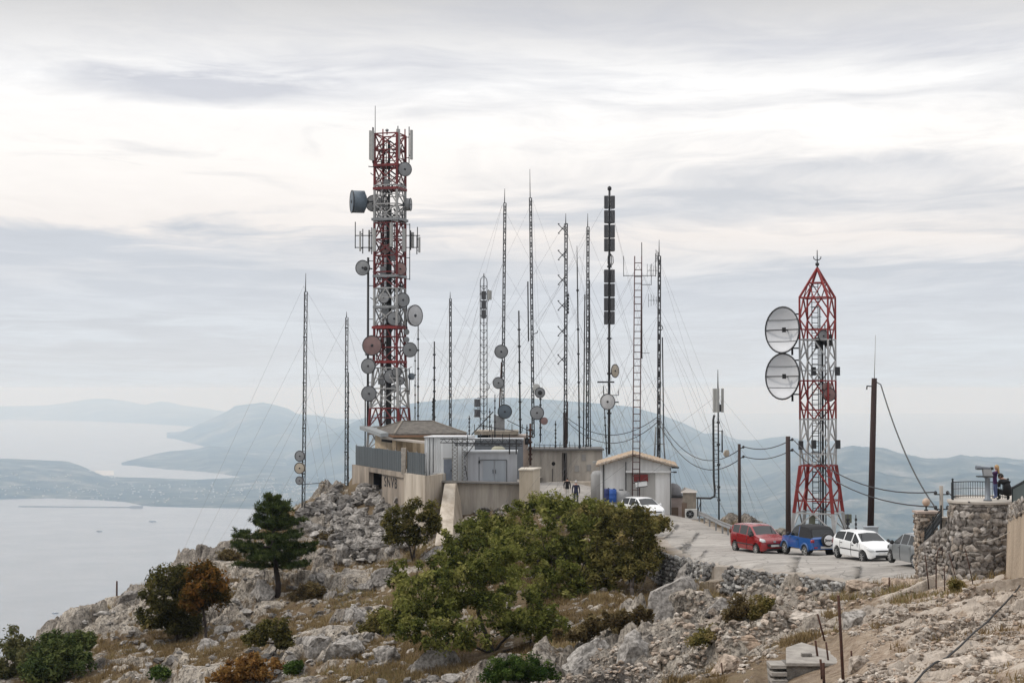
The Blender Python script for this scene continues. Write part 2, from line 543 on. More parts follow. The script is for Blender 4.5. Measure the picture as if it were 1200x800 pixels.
def far_extras():
    m = mat('pale_wall', (0.55, 0.51, 0.46), 0.9, var=0.3, scale=0.01)
    rng = np.random.default_rng(5)
    b = MB()
    pl = BVHTree.FromObject(bpy.data.objects['coastal_plain'], bpy.context.evaluated_depsgraph_get())
    for k in range(620):
        if k % 4 == 1: continue
        if k < 330:
            px = rng.uniform(0, 340); row = rng.uniform(566, 589)
        elif k < 430:
            px = rng.normal(122, 10); row = rng.uniform(549, 560)
        else:
            px = rng.uniform(300, 420); row = rng.uniform(566, 590)
        row = max(row, 549)
        d = 1.8e6 / (row - 455)
        s = rng.uniform(5, 15)
        x = (px - 600) / F * d
        h = pl.ray_cast(Vector((x, d, 500)), Vector((0, 0, -1)))[0]
        if h is None or h.z < -898: continue
        b.box((x, d, h.z + 3), (s, s, 9), rng.uniform(0, 3))
    tag(b.build('distant_town', m), 'specks of pale houses scattered over the coastal plain', 'town', kind='stuff')
    # airport strip by the lagoon
    b = MB()
    P = [W(112, 551.5, 18660), W(133, 551.5, 18660), W(134, 557.0, 17640), W(108, 557.0, 17640)]
    b.prism([(p.x, p.y, -898) for p in P], (0, 0, 3))
    tag(b.build('gravel_flat', mat('pale_sand', (0.5, 0.46, 0.40), 1.0, var=0.3, scale=0.02)), 'pale sandy flat on the isthmus by the lagoon', 'flat', kind='structure')
    # breakwater
    b = MB()
    a, c = W(22, 593.0, 13043), W(160, 594.0, 12950)
    b.bar((a.x, a.y, -898), (c.x, c.y, -898), 16, 8)
    b.box((c.x, c.y, -894), (90, 40, 14))
    tag(b.build('breakwater', mat('wet_rock', (0.22, 0.21, 0.2), 0.9)), 'long thin breakwater lying off the coast', 'breakwater')
    hull = mat('boat_paint', (0.28, 0.3, 0.33), 0.5); cab = mat('boat_cabin', (0.7, 0.7, 0.7), 0.5)
    for (px, row, s, lab) in ((180, 610.5, 1.5, 'small motor boat nearest the breakwater on the grey bay'), (118, 622, 1.2, 'tiny boat out in the middle of the grey bay'), (67, 717, 0.75, 'tiny boat low on the left close to the mountain slope')):
        d = 1.8e6 / (row - 455)
        p = Vector(((px - 600) / F * d, d, -900))
        t = thing('boat', lab, 'boat', p, rz=random.uniform(-.5, .5))
        h = MB()
        L_ = 34 * s
        sec = [(-.5, .14, .10), (-.2, .17, .10), (.2, .15, .11), (.42, .06, .13), (.5, .005, .14)]
        rows = []
        for x, w, z in sec:
            rows.append([(x * L_, -w * L_, z * L_), (x * L_, -w * L_ * .6, -.02 * L_), (x * L_, w * L_ * .6, -.02 * L_), (x * L_, w * L_, z * L_), (x * L_, -w * L_, z * L_)])
        h.grid(rows)
        h.build('hull', hull, t, local=True)
        h = MB(); h.box((-.08 * L_, 0, .17 * L_), (.3 * L_, .2 * L_, .13 * L_)); h.build('cabin', cab, t, local=True)
far_extras()

# ================================================================ the mountain top
CP = []
def cp(px, row, d):
    p = W(px, row, d); CP.append((p.x, p.y, p.z))
# plateau, yard and road
for q in [(412, 568, 145), (470, 572, 133), (500, 568, 139), (560, 566, 140), (610, 566, 142), (628, 585, 126), (672, 586, 127), (700, 600, 120), (705, 575, 134), (700, 564, 140),
          (640, 564, 141), (752, 604, 118), (785, 606, 119), (812, 611, 117), (825, 612, 114), (840, 612, 118), (860, 629, 104), (800, 632, 102), (785, 640, 99), (775, 625, 108), (800, 651, 92), (850, 664, 84.5),
          (888, 648, 94), (945, 652, 91), (930, 643, 98), (1000, 646, 93), (1005, 657, 85), (920, 672, 80), (1000, 680, 75), (1080, 676, 73), (1050, 663, 80), (1110, 657, 84), (1150, 660, 76), (1240, 662, 74), (1240, 640, 82), (1110, 645, 92)]:
    cp(*q)
# behind the crest
for q in [(412, 560, 155), (480, 555, 158), (560, 553, 160), (640, 553, 160), (720, 556, 158), (790, 575, 150), (456, 548, 150), (850, 625, 126), (958, 641, 110)]:
    cp(*q)
for p in [(-18, 175, -22), (-5, 178, -24), (6, 176, -23), (16, 168, -25), (22, 145, -24), (30, 125, -24), (38, 108, -22), (48, 100, -22), (60, 95, -24), (16, 128, -14)]:
    CP.append(p)
# the steps under the two drystone walls
for px, d, h in ((850, 83.2, 1.3), (880, 81.2, 1.65), (910, 79.2, 1.75), (940, 77.4, 1.5), (965, 76.0, 1.0), (757, 97.9, 1.3), (775, 94.4, 1.7), (800, 90.6, 1.8), (822, 87.0, 1.3)):
    zr_ = {850: -8.78, 880: -8.74, 910: -8.7, 940: -8.6, 965: -8.52, 757: -9.1, 775: -9.16, 800: -9.06, 822: -8.9}[px]
    CP.append(((px - 600) / F * (d + 1.0), d + 1.0, zr_))
# left-hand ridge and the flank behind it
RID = [(395, 571, 141), (375, 581, 139), (350, 594, 138), (325, 606, 136.5), (300, 619, 135), (250, 643, 132.5), (200, 667, 130), (150, 690, 127.5), (100, 717, 125), (70, 735, 123), (30, 757, 121), (-20, 785, 119), (-80, 820, 116)]
for px, r, d in RID:
    cp(px, r + (6 if px < 340 else 2), d)
    p = W(px, r, d)
    CP.append((p.x - 6, p.y + 16, p.z - 12)); CP.append((p.x - 16, p.y + 40, p.z - 36))
# front slope
for q in [(0, 800, 108), (100, 800, 103), (200, 800, 97), (300, 800, 90), (400, 800, 82), (500, 800, 76), (600, 800, 72), (700, 800, 66), (800, 800, 58), (900, 800, 50), (1000, 800, 43.5), (1100, 800, 40), (1200, 800, 37.5), (1300, 800, 35),
          (325, 697, 118), (205, 755, 114), (240, 752, 111), (300, 660, 127), (400, 620, 136), (400, 655, 128), (400, 720, 109), (440, 690, 115), (480, 655, 119), (500, 690, 109), (520, 620, 126), (460, 605, 133), (560, 606, 127), (605, 592, 128),
          (575, 772, 80), (640, 700, 92), (700, 725, 84), (640, 640, 104), (700, 640, 104), (620, 608, 122), (740, 690, 88), (780, 692, 85), (760, 740, 73), (850, 697, 77), (850, 740, 66), (920, 705, 76.5), (980, 690, 75), (950, 712, 69),
          (958, 716, 64), (900, 745, 60), (1000, 700, 65), (1000, 740, 53), (1050, 690, 67), (1100, 684, 64.5), (1100, 720, 54), (1150, 690, 61), (1180, 675, 62), (1215, 690, 57), (1215, 740, 47), (1100, 760, 46.5), (1040, 720, 58), (1260, 660, 60)]:
    cp(*q)
# out of the frame
for p in [(-40, 60, -34), (-70, 80, -44), (-25, 40, -24), (-12, 30, -13), (0, 22, -8.5), (8, 22, -7.6), (16, 24, -6.8), (25, 30, -6.6), (30, 50, -6.5), (40, 70, -8), (0, 5, -4), (0, -5, -2.6), (10, 5, -4.6), (-12, 5, -10), (20, 5, -5), (45, 20, -10), (60, 60, -18),
          (-100, 40, -75), (-110, 120, -75), (-90, 190, -95), (0, 300, -120), (-150, 300, -190), (120, 260, -120), (120, 120, -60), (160, 40, -70), (0, -60, -14), (-80, -60, -60), (120, -60, -60),
          (-500, 200, -420), (-500, 800, -640), (0, 900, -560), (500, 800, -560), (600, 200, -420), (-1300, 300, -905), (-1300, 1700, -960), (0, 1900, -960), (1300, 1700, -960), (1300, 200, -905), (-1300, -800, -905), (1300, -800, -905)]:
    CP.append(p)
CP = np.array(CP, float)

def _fit():
    P = CP[:, :2]; n = len(P)
    D = np.hypot(P[:, None, 0] - P[None, :, 0], P[:, None, 1] - P[None, :, 1])
    A = np.zeros((n + 3, n + 3))
    A[:n, :n] = -D + np.eye(n) * -0.06
    A[:n, n] = 1; A[:n, n + 1:] = P; A[n, :n] = 1; A[n + 1:, :n] = P.T
    return np.linalg.solve(A, np.concatenate([CP[:, 2], np.zeros(3)]))
_w = _fit()
def base_z(x, y):
    x = np.asarray(x, float); y = np.asarray(y, float)
    sh = x.shape; x = x.ravel(); y = y.ravel()
    out = np.empty(len(x))
    n = len(CP)
    for i in range(0, len(x), 40000):
        D = np.hypot(x[i:i + 40000, None] - CP[None, :, 0], y[i:i + 40000, None] - CP[None, :, 1])
        out[i:i + 40000] = -D @ _w[:n] + _w[n] + x[i:i + 40000] * _w[n + 1] + y[i:i + 40000] * _w[n + 2]
    return out.reshape(sh)
def gz(x, y):
    return float(base_z(np.array([x]), np.array([y]))[0])
def ground(px, d):
    """point of the smooth ground in photo column px at distance d"""
    x = (px - 600) / F * d / (_c)
    return Vector((x, d, gz(x, d)))

# road and yard: near edge and far edge, as matching stations (px, d)
ROAD_NEAR = [(1330, 70.5), (1200, 71.5), (1090, 72.5), (1040, 73.2), (1000, 75), (960, 77.5), (920, 80), (885, 82.2), (850, 84.5), (822, 88), (800, 92), (788, 97), (775, 105), (745, 112), (705, 118), (660, 121), (622, 124)]
ROAD_FAR = [(1330, 84), (1200, 85), (1110, 88), (1050, 91), (1000, 93.5), (965, 96), (930, 98.5), (895, 101), (865, 104), (845, 108), (828, 112.5), (818, 117), (806, 121), (770, 128), (715, 135), (668, 139.5), (628, 141)]
def _pt(q): return ((q[0] - 600) / F * q[1], q[1])
def densify(Q, k):
    out = []
    for a, b in zip(Q[:-1], Q[1:]):
        for i in range(k): out.append((a[0] + (b[0] - a[0]) * i / k, a[1] + (b[1] - a[1]) * i / k))
    return out + [Q[-1]]
RN = densify([_pt(q) for q in ROAD_NEAR], 6)
RF = densify([_pt(q) for q in ROAD_FAR], 6)
_jr = np.random.default_rng(4)
RN = [(x + a * .5, y + b * .5) for (x, y), (a, b) in zip(RN, _jr.normal(0, .35, (len(RN), 2)))]
ROAD_POLY = np.array(RN + RF[::-1])

def poly_sd(x, y, P):
    """signed distance to polygon (negative inside)"""
    d = np.full(x.shape, 1e9); ins = np.zeros(x.shape, bool)
    n = len(P)
    for i in range(n):
        ax, ay = P[i]; bx, by = P[(i + 1) % n]
        ex, ey = bx - ax, by - ay
        wx, wy = x - ax, y - ay
        t = np.clip((wx * ex + wy * ey) / (ex * ex + ey * ey + 1e-12), 0, 1)
        d = np.minimum(d, (wx - ex * t) ** 2 + (wy - ey * t) ** 2)
        c = ((ay > y) != (by > y)) & (x < (bx - ax) * (y - ay) / (by - ay + 1e-12) + ax)
        ins ^= c
    d = np.sqrt(d)
    return np.where(ins, -d, d)

FLATS = [  # building plots kept free of crags (px, d corners)
    np.array([_pt(q) for q in [(410, 144), (412, 160), (700, 160), (706, 138), (612, 131), (500, 128), (470, 128)]]),
    np.array([_pt(q) for q in [(890, 45.0), (890, 53.5), (975, 54.5), (1003, 49.6), (1003, 45.0)]]),
]

# (photo column, distance, radius m, amount): rockier or grassier ground
ROCK_BIAS = [(440, 134, 6, .10), (400, 139, 6, .10), (360, 134, 6, .06), (470, 118, 6, .05), (380, 95, 6, .09), (430, 88, 6, .09), (500, 78, 6, .09), (690, 72, 7, .09), (800, 82, 5, .10), (780, 70, 6, .08), (150, 122, 8, .05),
             (340, 108, 7, -.09), (290, 95, 7, -.08), (520, 108, 8, -.10), (300, 124, 7, -.06), (690, 84, 6, -.10), (860, 72, 5, -.05), (420, 126, 5, -.05), (230, 110, 7, -.05), (180, 110, 5, -.06), (560, 84, 8, -.16), (640, 95, 8, -.16), (720, 94, 7, -.14), (560, 104, 7, -.14), (620, 104, 7, -.14), (680, 108, 6, -.12), (480, 86, 6, -.04)]
WALLS = [[(850, 83.8, 1.15), (880, 81.8, 1.5), (910, 79.8, 1.6), (940, 78.0, 1.35), (965, 76.5, .9), (990, 75.2, .4)],
         [(757, 98.5, 1.2), (775, 95.0, 1.6), (800, 91.2, 1.7), (822, 87.6, 1.2), (835, 86.2, .6)]]
def wall_step(x, y):
    """the ground drops at the foot of the drystone walls and comes up again a few metres on"""
    out = np.zeros(x.shape)
    for Q in WALLS:
        P = [(*_pt(q[:2]), q[2]) for q in Q]
        best = np.full(x.shape, 1e9); val = np.zeros(x.shape)
        for a, c in zip(P[:-1], P[1:]):
            ex, ey = c[0] - a[0], c[1] - a[1]
            t = ((x - a[0]) * ex + (y - a[1]) * ey) / (ex * ex + ey * ey)
            tc_ = np.clip(t, 0, 1)
            dx, dy = x - a[0] - ex * tc_, y - a[1] - ey * tc_
            d = np.hypot(dx, dy)
            front = (ex * (y - a[1]) - ey * (x - a[0])) < 0
            h = a[2] + (c[2] - a[2]) * tc_
            s_ = np.where(front, h * sstep(-.02, .06, d - .06) * sstep(5.5, 1.2, d), 0.0)
            near = d < best
            best = np.where(near, d, best); val = np.where(near, s_, val)
        out = np.maximum(out, val)
    return -out
def rock_fields(x, y):
    """returns displacement height, rock mask (0 soil - 1 rock), tone hash"""
    sdr = poly_sd(x, y, ROAD_POLY)
    flat = sstep(0.0, 1.6, sdr)
    for P in FLATS:
        flat = flat * sstep(0.0, 2.2, poly_sd(x, y, P))
    rub = sstep(1.0, 9.0, x - (0.30 * (y - 40) + 1.0) + 0.0) * sstep(80, 66, y)      # stony waste in the right foreground
    big = fbm(x / 9.0 + 3.1, y / 9.0, 5, 4)
    med = fbm(x / 3.0, y / 3.0 + 7.7, 15, 4)
    rk = sstep(0.46, 0.55, 0.5 * big + 0.5 * med + 0.005)
    bias = np.zeros(x.shape)
    for bpx, bd, br_, ba in ROCK_BIAS:
        bx_ = (bpx - 600) / F * bd
        bias = bias + ba * np.exp(-((x - bx_) ** 2 + (y - bd) ** 2) / br_ ** 2)
    rk = sstep(0.485, 0.57, 0.5 * big + 0.5 * med + bias - .012)
    rk = rk * (1 - rub) + rub * (0.12 + 0.75 * sstep(0.47, 0.6, .5 * med + .5 * fbm(x / 1.2, y / 1.2, 19, 4)))
    wx = x + 1.3 * (fbm(x / 2.3, y / 2.3, 31, 3) - 0.5); wy = y + 1.3 * (fbm(x / 2.3 + 5, y / 2.3, 37, 3) - 0.5)
    H = np.zeros(x.shape); tone = np.zeros(x.shape)
    ca, sa = math.cos(0.6), math.sin(0.6)
    rx, ry = (wx * ca + wy * sa), (-wx * sa + wy * ca)
    crack = np.zeros(x.shape)
    for s, an, amp, seed, k in ((3.4, 1.7, 1.2, 61, 1.0), (1.25, 1.5, 0.40, 71, 1.0), (0.5, 1.2, 0.21, 81, 1.0), (0.22, 1.0, 0.085, 91, 1.0)):
        f1, f2, h1, h2, h3, ox, oy = cell(rx / (s * an), ry / s, seed)
        gap = f2 - f1
        blk = (0.15 + 0.85 * h1) * sstep(0.02, 0.30, gap) + (h2 - 0.5) * ox * 1.0 + (h3 - 0.5) * oy * 1.0
        if s > 3: amp = amp * (1 - 0.75 * rub)
        H = H + amp * (blk - 0.45)
        tone = tone + (h2 - 0.5) * (0.5 if s > 0.6 else 0.3)
        crack = np.maximum(crack, (1 - sstep(0.0, 0.10, gap)) * (1 if s > 0.3 else 0.5))
    soil = 0.30 * (fbm(x / 1.1, y / 1.1, 44, 5) - 0.5) + 0.06 * (fbm(x / 0.25, y / 0.25, 46, 3) - 0.5)
    Hh = rk * (H + 0.25) + (1 - rk) * (soil + 0.18 * H * sstep(0.35, 0.5, med))
    Hh = Hh * (1 - 0.55 * rub)
    qv = (y * .85 - x * .5 + 2.2 * (fbm(x / 4, y / 4, 63, 4) - .5) + 30) / 2.6
    fr = qv - np.floor(qv)
    led = rub * flat * sstep(.40, .56, fbm(x / 3.5 + np.floor(qv) * 7.3, y / 6, 67, 3))
    Hh = Hh + led * .55 * (sstep(0, .09, fr) * (1 - fr) - .25)
    rk = np.maximum(rk, led * sstep(.5, .1, fr) * .95)
    q2 = (y * .75 + x * .62 + 3.0 * (fbm(x / 6, y / 6, 163, 4) - .5) + 60) / 5.2
    f2_ = q2 - np.floor(q2)
    led2 = (1 - rub) * flat * sstep(.47, .60, fbm(x / 7 + np.floor(q2) * 3.7, y / 7, 167, 4) + bias * .8)
    led2 = led2 * sstep(10, 5, x - .085 * y) * sstep(.5, 5.0, sdr)
    brk = .7 + .6 * vnoise(rx / 1.4, ry / .9, 171)
    Hh = Hh + led2 * 1.05 * brk * (sstep(0, .10, f2_) * (1 - f2_) ** 1.3 - .2)
    rk = np.maximum(rk, led2 * sstep(.62, .25, f2_ + .25 * (med - .5)))
    Hh = Hh * flat + (1 - flat) * 0.05 * (fbm(x / 0.4, y / 0.4, 47, 3) - 0.5)
    Hh = Hh - 0.22 * (sdr < -0.3) - .22 * sstep(.3, -.2, poly_sd(x, y, FLATS[1]))
    rk2 = np.clip(rk * flat + 0.0, 0, 1)
    # pieces of stone sitting in the soil
    f1, f2, h1, h2, h3, ox, oy = cell(wx / 0.6, wy / 0.6, 123)
    st = (h1 > 0.62 + .25 * rub) * sstep(0.5, 0.28, f1) * flat
    Hh = Hh + (1 - rk2) * st * 0.22 * h2
    rk2 = np.maximum(rk2, st * 0.95)
    rk2 = rk2 * (1 - 0.6 * crack * (1 - rub))
    return Hh, rk2, np.clip(0.5 + tone * 0.6, 0, 1), rub, flat, sdr

def terrain_mat():
    m, nt_, b = new_mat('limestone_hillside')
    N_, L_ = nt_.nodes, nt_.links.new
    def nz(scale, det=6, rough=0.6, vec=None):
        n = N_.new('ShaderNodeTexNoise'); n.inputs['Scale'].default_value = scale; n.inputs['Detail'].default_value = det; n.inputs['Roughness'].default_value = rough
        L_(vec or tcc.outputs['Object'], n.inputs['Vector']); return n.outputs['Fac']
    def rp(f, stops):
        n = N_.new('ShaderNodeValToRGB'); e = n.color_ramp.elements
        while len(e) < len(stops): e.new(.5)
        for q, (p, c) in zip(e, stops): q.position = p; q.color = (*c, 1)
        L_(f, n.inputs[0]); return n.outputs[0]
    def mx(f, a, c, mode='MIX'):
        n = N_.new('ShaderNodeMix'); n.data_type = 'RGBA'; n.blend_type = mode
        if isinstance(f, float): n.inputs[0].default_value = f
        else: L_(f, n.inputs[0])
        for i, v in ((6, a), (7, c)):
            if isinstance(v, tuple): n.inputs[i].default_value = (*v, 1)
            else: L_(v, n.inputs[i])
        return n.outputs[2]
    def at(nm):
        n = N_.new('ShaderNodeAttribute'); n.attribute_name = nm; return n.outputs['Fac']
    tcc = N_.new('ShaderNodeTexCoord')
    rock = rp(nz(1.3, 9, 0.68), [(0.30, (0.078, 0.070, 0.062)), (0.42, (0.215, 0.192, 0.165)), (0.55, (0.375, 0.34, 0.295)), (0.75, (0.51, 0.47, 0.415))])
    lich = rp(nz(7.0, 7, 0.7), [(0.40, (0.36, 0.36, 0.36)), (0.5, (1.0, 1.0, 1.0)), (0.7, (1.1, 1.08, 1.04))])
    rock = mx(1.0, rock, lich, 'MULTIPLY')
    tone = rp(at('tone'), [(0.1, (0.62, 0.62, 0.65)), (0.5, (0.98, 0.97, 0.96)), (0.9, (1.2, 1.17, 1.12))])
    rock = mx(1.0, rock, tone, 'MULTIPLY')
    soil = rp(nz(0.8, 8, 0.7), [(0.30, (0.055, 0.038, 0.027)), (0.45, (0.145, 0.098, 0.060)), (0.58, (0.215, 0.165, 0.098)), (0.72, (0.10, 0.092, 0.045))])
    soil = mx(0.55, soil, rp(nz(9.0, 5, 0.7), [(0.35, (0.045, 0.033, 0.024)), (0.65, (0.22, 0.165, 0.10))]))
    dust = rp(nz(3.0, 8, 0.7), [(0.32, (0.15, 0.105, 0.075)), (0.5, (0.35, 0.275, 0.21)), (0.68, (0.49, 0.42, 0.345))])
    soil = mx(at('rub'), soil, dust)
    rock = mx(at('rub'), rock, mx(0.65, rock, (0.54, 0.465, 0.39)))
    pale = rp(nz(2.0, 6, 0.6), [(0.3, (0.28, 0.245, 0.205)), (0.7, (0.39, 0.35, 0.31))])
    jit = N_.new('ShaderNodeMath'); jit.operation = 'ADD'
    L_(at('rock'), jit.inputs[0])
    sb = N_.new('ShaderNodeMath'); sb.operation = 'MULTIPLY_ADD'; sb.inputs[1].default_value = 0.9; sb.inputs[2].default_value = -0.45
    L_(nz(5.0, 6, 0.7), sb.inputs[0]); L_(sb.outputs[0], jit.inputs[1])
    fac = N_.new('ShaderNodeMapRange'); fac.inputs[1].default_value = 0.34; fac.inputs[2].default_value = 0.56
    L_(jit.outputs[0], fac.inputs[0])
    grit = rp(nz(34.0, 4, 0.75), [(0.36, (0.50, 0.48, 0.46)), (0.52, (1.0, 1.0, 1.0)), (0.70, (1.25, 1.22, 1.18))])
    soil = mx(0.8, soil, grit, 'MULTIPLY')
    c = mx(fac.outputs[0], soil, rock)
    c = mx(at('yard'), c, pale)
    L_(c, b.inputs['Base Color'])
    b.inputs['Roughness'].default_value = 0.95
    b.inputs['Specular IOR Level'].default_value = 0.15
    bp = N_.new('ShaderNodeBump'); bp.inputs['Strength'].default_value = 0.75; bp.inputs['Distance'].default_value = 0.12
    L_(nz(6.0, 9, 0.72), bp.inputs['Height']); L_(bp.outputs[0], b.inputs['Normal'])
    return m
M_TERR = terrain_mat()

def terrain():
    u = np.concatenate([np.linspace(-1.6, -0.40, 16), np.linspace(-0.38, -0.32, 12), np.linspace(-0.318, 0.318, NCOL), np.linspace(0.32, 0.38, 12), np.linspace(0.40, 1.6, 16)])
    yd = np.geomspace(35.0, 146.0, NROW)
    y = np.concatenate([[3, 8, 14, 20, 26, 31], yd, np.geomspace(147, 185, 40), np.geomspace(190, 2000, 40)])
    Yg, Ug = np.meshgrid(y, u, indexing='ij')
    Yn = Yg; Xg = Ug * Yn
    # close to the camera the fan is too narrow: widen it
    Xg = Xg + np.where(Yg < 36, np.sign(Ug) * np.clip((36 - Yg), 0, 40) * np.abs(Ug) * 1.2, 0)
    Z = base_z(Xg, Yg) + wall_step(Xg, Yg)
    H, rk, tone, rub, flat, sdr = rock_fields(Xg, Yg)
    fade = sstep(700, 160, Yg) * sstep(15, 34, Yg)
    Z = Z + H * fade
    V = np.stack([Xg, Yg, Z], -1)
    # push crags sideways a little so that their sides overhang
    dn = fbm(Xg / 1.7, (Yg + Z) / 1.7, 201, 4) - 0.5; dm = fbm(Xg / 1.7 + 40, (Yg + Z) / 1.7, 211, 4) - 0.5
    V[..., 0] += dn * 0.8 * rk * flat * fade; V[..., 1] += dm * 0.8 * rk * flat * fade
    nr, nc = Yg.shape
    i = np.arange(nr * nc).reshape(nr, nc)
    Fc = np.stack([i[:-1, :-1], i[:-1, 1:], i[1:, 1:], i[1:, :-1]], -1).reshape(-1, 4)
    yard = (1 - sstep(-0.2, 0.9, sdr + 0.5 * (fbm(Xg / 1.0, Yg / 1.0, 77, 3) - 0.5)))
    o = np_obj('hillside', V.reshape(-1, 3), Fc, M_TERR, attrs={'rock': ('POINT', rk.ravel()), 'tone': ('POINT', tone.ravel()), 'rub': ('POINT', rub.ravel()), 'yard': ('POINT', yard.ravel())}, smooth=False)
    tag(o, 'rocky limestone hillside with dry grass below the mast station', 'hillside', kind='structure')
    return V
NCOL, NROW = 900, 860
TV = terrain()
# height lookup on the finished hillside
def _grid_lookup():
    nr, nc = TV.shape[:2]
    keep = [k for k in range(nr) if 30 < TV[k, 0, 1] + 0 * k]
    return None
_terr_obj = bpy.data.objects['hillside']
_bvh = BVHTree.FromObject(_terr_obj, bpy.context.evaluated_depsgraph_get())
def top(x, y):
    h = _bvh.ray_cast(Vector((x, y, 200)), Vector((0, 0, -1)))
    return h[0].z if h[0] is not None else gz(x, y)
def topn(x, y):
    h = _bvh.ray_cast(Vector((x, y, 200)), Vector((0, 0, -1)))
    return (h[0].z, h[1]) if h[0] is not None else (gz(x, y), Vector((0, 0, 1)))
def look(px, row):
    """point of the hillside that the photograph shows at (px, row)"""
    d = W(px, row, 1.0).normalized()
    h = _bvh.ray_cast(Vector((0, 0, 0)) + d * 20, d)
    return h[0]

def road():
    k = 14
    P = []
    for (a, b) in zip(RN, RF):
        row = []
        for i in range(k + 1):
            t = i / k
            x, y = a[0] + (b[0] - a[0]) * t, a[1] + (b[1] - a[1]) * t
            row.append((x, y))
        P.append(row)
    A = np.array(P)
    Z = base_z(A[..., 0], A[..., 1]) + 0.05 + 0.03 * (fbm(A[..., 0] / 2, A[..., 1] / 2, 7, 3) - 0.5)
    Z[:, 0] -= 0.15; Z[:, -1] -= 0.15
    b = MB()
    b.grid([[(A[i, j, 0], A[i, j, 1], Z[i, j]) for j in range(k + 1)] for i in range(len(P))], smooth=True)
    m, nt_, bs = new_mat('worn_road')
    t = nt_.nodes.new('ShaderNodeTexCoord')
    cols = None
    for (sc, st, fa) in ((0.35, [(0.35, (0.24, 0.22, 0.20)), (0.6, (0.37, 0.345, 0.315))], None), (2.5, [(0.35, (0.22, 0.20, 0.175)), (0.65, (0.40, 0.37, 0.335))], 0.4), (30.0, [(0.3, (0.25, 0.23, 0.21)), (0.7, (0.5, 0.47, 0.43))], 0.3)):
        n = nt_.nodes.new('ShaderNodeTexNoise'); n.inputs['Scale'].default_value = sc; n.inputs['Detail'].default_value = 7; n.inputs['Roughness'].default_value = 0.65
        nt_.links.new(t.outputs['Object'], n.inputs['Vector'])
        r = nt_.nodes.new('ShaderNodeValToRGB'); e = r.color_ramp.elements
        for q, (p, c) in zip(e, st): q.position = p; q.color = (*c, 1)
        nt_.links.new(n.outputs['Fac'], r.inputs[0])
        if cols is None: cols = r.outputs[0]
        else:
            mxn = nt_.nodes.new('ShaderNodeMix'); mxn.data_type = 'RGBA'; mxn.inputs[0].default_value = fa
            nt_.links.new(cols, mxn.inputs[6]); nt_.links.new(r.outputs[0], mxn.inputs[7]); cols = mxn.outputs[2]
    def wnz(scale, det, stops, vec=None):
        n = nt_.nodes.new('ShaderNodeTexNoise'); n.inputs['Scale'].default_value = scale; n.inputs['Detail'].default_value = det; n.inputs['Roughness'].default_value = .7
        nt_.links.new(vec or t.outputs['Object'], n.inputs['Vector'])
        r = nt_.nodes.new('ShaderNodeValToRGB'); e = r.color_ramp.elements
        while len(e) < len(stops): e.new(.5)
        for q, (p, c) in zip(e, stops): q.position = p; q.color = (c, c, c, 1)
        nt_.links.new(n.outputs['Fac'], r.inputs[0]); return r.outputs[0]
    def mul(a, b_):
        x = nt_.nodes.new('ShaderNodeMix'); x.data_type = 'RGBA'; x.blend_type = 'MULTIPLY'; x.inputs[0].default_value = 1
        nt_.links.new(a, x.inputs[6]); nt_.links.new(b_, x.inputs[7]); return x.outputs[2]
    wn = nt_.nodes.new('ShaderNodeTexNoise'); wn.inputs['Scale'].default_value = .8; wn.inputs['Detail'].default_value = 4
    nt_.links.new(t.outputs['Object'], wn.inputs['Vector'])
    wm = nt_.nodes.new('ShaderNodeMix'); wm.data_type = 'RGBA'; wm.inputs[0].default_value = .45
    nt_.links.new(t.outputs['Object'], wm.inputs[6]); nt_.links.new(wn.outputs['Color'], wm.inputs[7])
    vo = nt_.nodes.new('ShaderNodeTexVoronoi'); vo.feature = 'DISTANCE_TO_EDGE'; vo.inputs['Scale'].default_value = .9
    nt_.links.new(wm.outputs[2], vo.inputs['Vector'])
    cr = nt_.nodes.new('ShaderNodeMapRange'); cr.inputs[1].default_value = 0; cr.inputs[2].default_value = .022; cr.inputs[3].default_value = .55; cr.inputs[4].default_value = 1
    nt_.links.new(vo.outputs['Distance'], cr.inputs[0])
    cc = nt_.nodes.new('ShaderNodeCombineColor')
    for i in range(3): nt_.links.new(cr.outputs[0], cc.inputs[i])
    cols = mul(cols, cc.outputs[0])
    cols = mul(cols, wnz(.22, 5, [(.38, .80), (.52, 1.0), (.7, 1.06)]))
    mpn = nt_.nodes.new('ShaderNodeMapping'); mpn.inputs['Rotation'].default_value = (0, 0, .95); mpn.inputs['Scale'].default_value = (.12, 1.3, 1)
    nt_.links.new(t.outputs['Object'], mpn.inputs[0])
    cols = mul(cols, wnz(1.0, 4, [(.4, .80), (.55, 1.0)], mpn.outputs[0]))
    nt_.links.new(cols, bs.inputs['Base Color'])
    bs.inputs['Roughness'].default_value = 0.95
    o = b.build('road', m)
    tag(o, 'worn pale road and gravel yard on the summit', 'road', kind='structure')
road()
# ================================================================ common paints
RED = mat('mast_red', (0.24, 0.024, 0.022), 0.6, var=0.35, scale=2.0)
WHT = mat('mast_white', (0.36, 0.355, 0.345), 0.6, var=0.25, scale=2.0)
GALV = mat('galvanised_steel', (0.26, 0.265, 0.27), 0.6, 0.2, var=0.25, scale=4)
DARK = mat('dark_steel', (0.03, 0.03, 0.033), 0.65, 0.0, var=0.3, scale=4)
MASTG = mat('weathered_mast_steel', (0.035, 0.035, 0.038), 0.7, 0.0, var=0.3, scale=3)
BLK = mat('black_rubber', (0.018, 0.018, 0.018), 0.7)
PANEL = mat('antenna_grey', (0.34, 0.34, 0.325), 0.55, var=0.12)
DISHW = mat('dish_white', (0.46, 0.46, 0.465), 0.5, var=0.14, scale=1.5)
DISHG = mat('dish_grey', (0.235, 0.24, 0.245), 0.55, var=0.2, scale=1.5)
DISHB = mat('dish_blue_grey', (0.105, 0.135, 0.165), 0.55, var=0.2, scale=1.5)
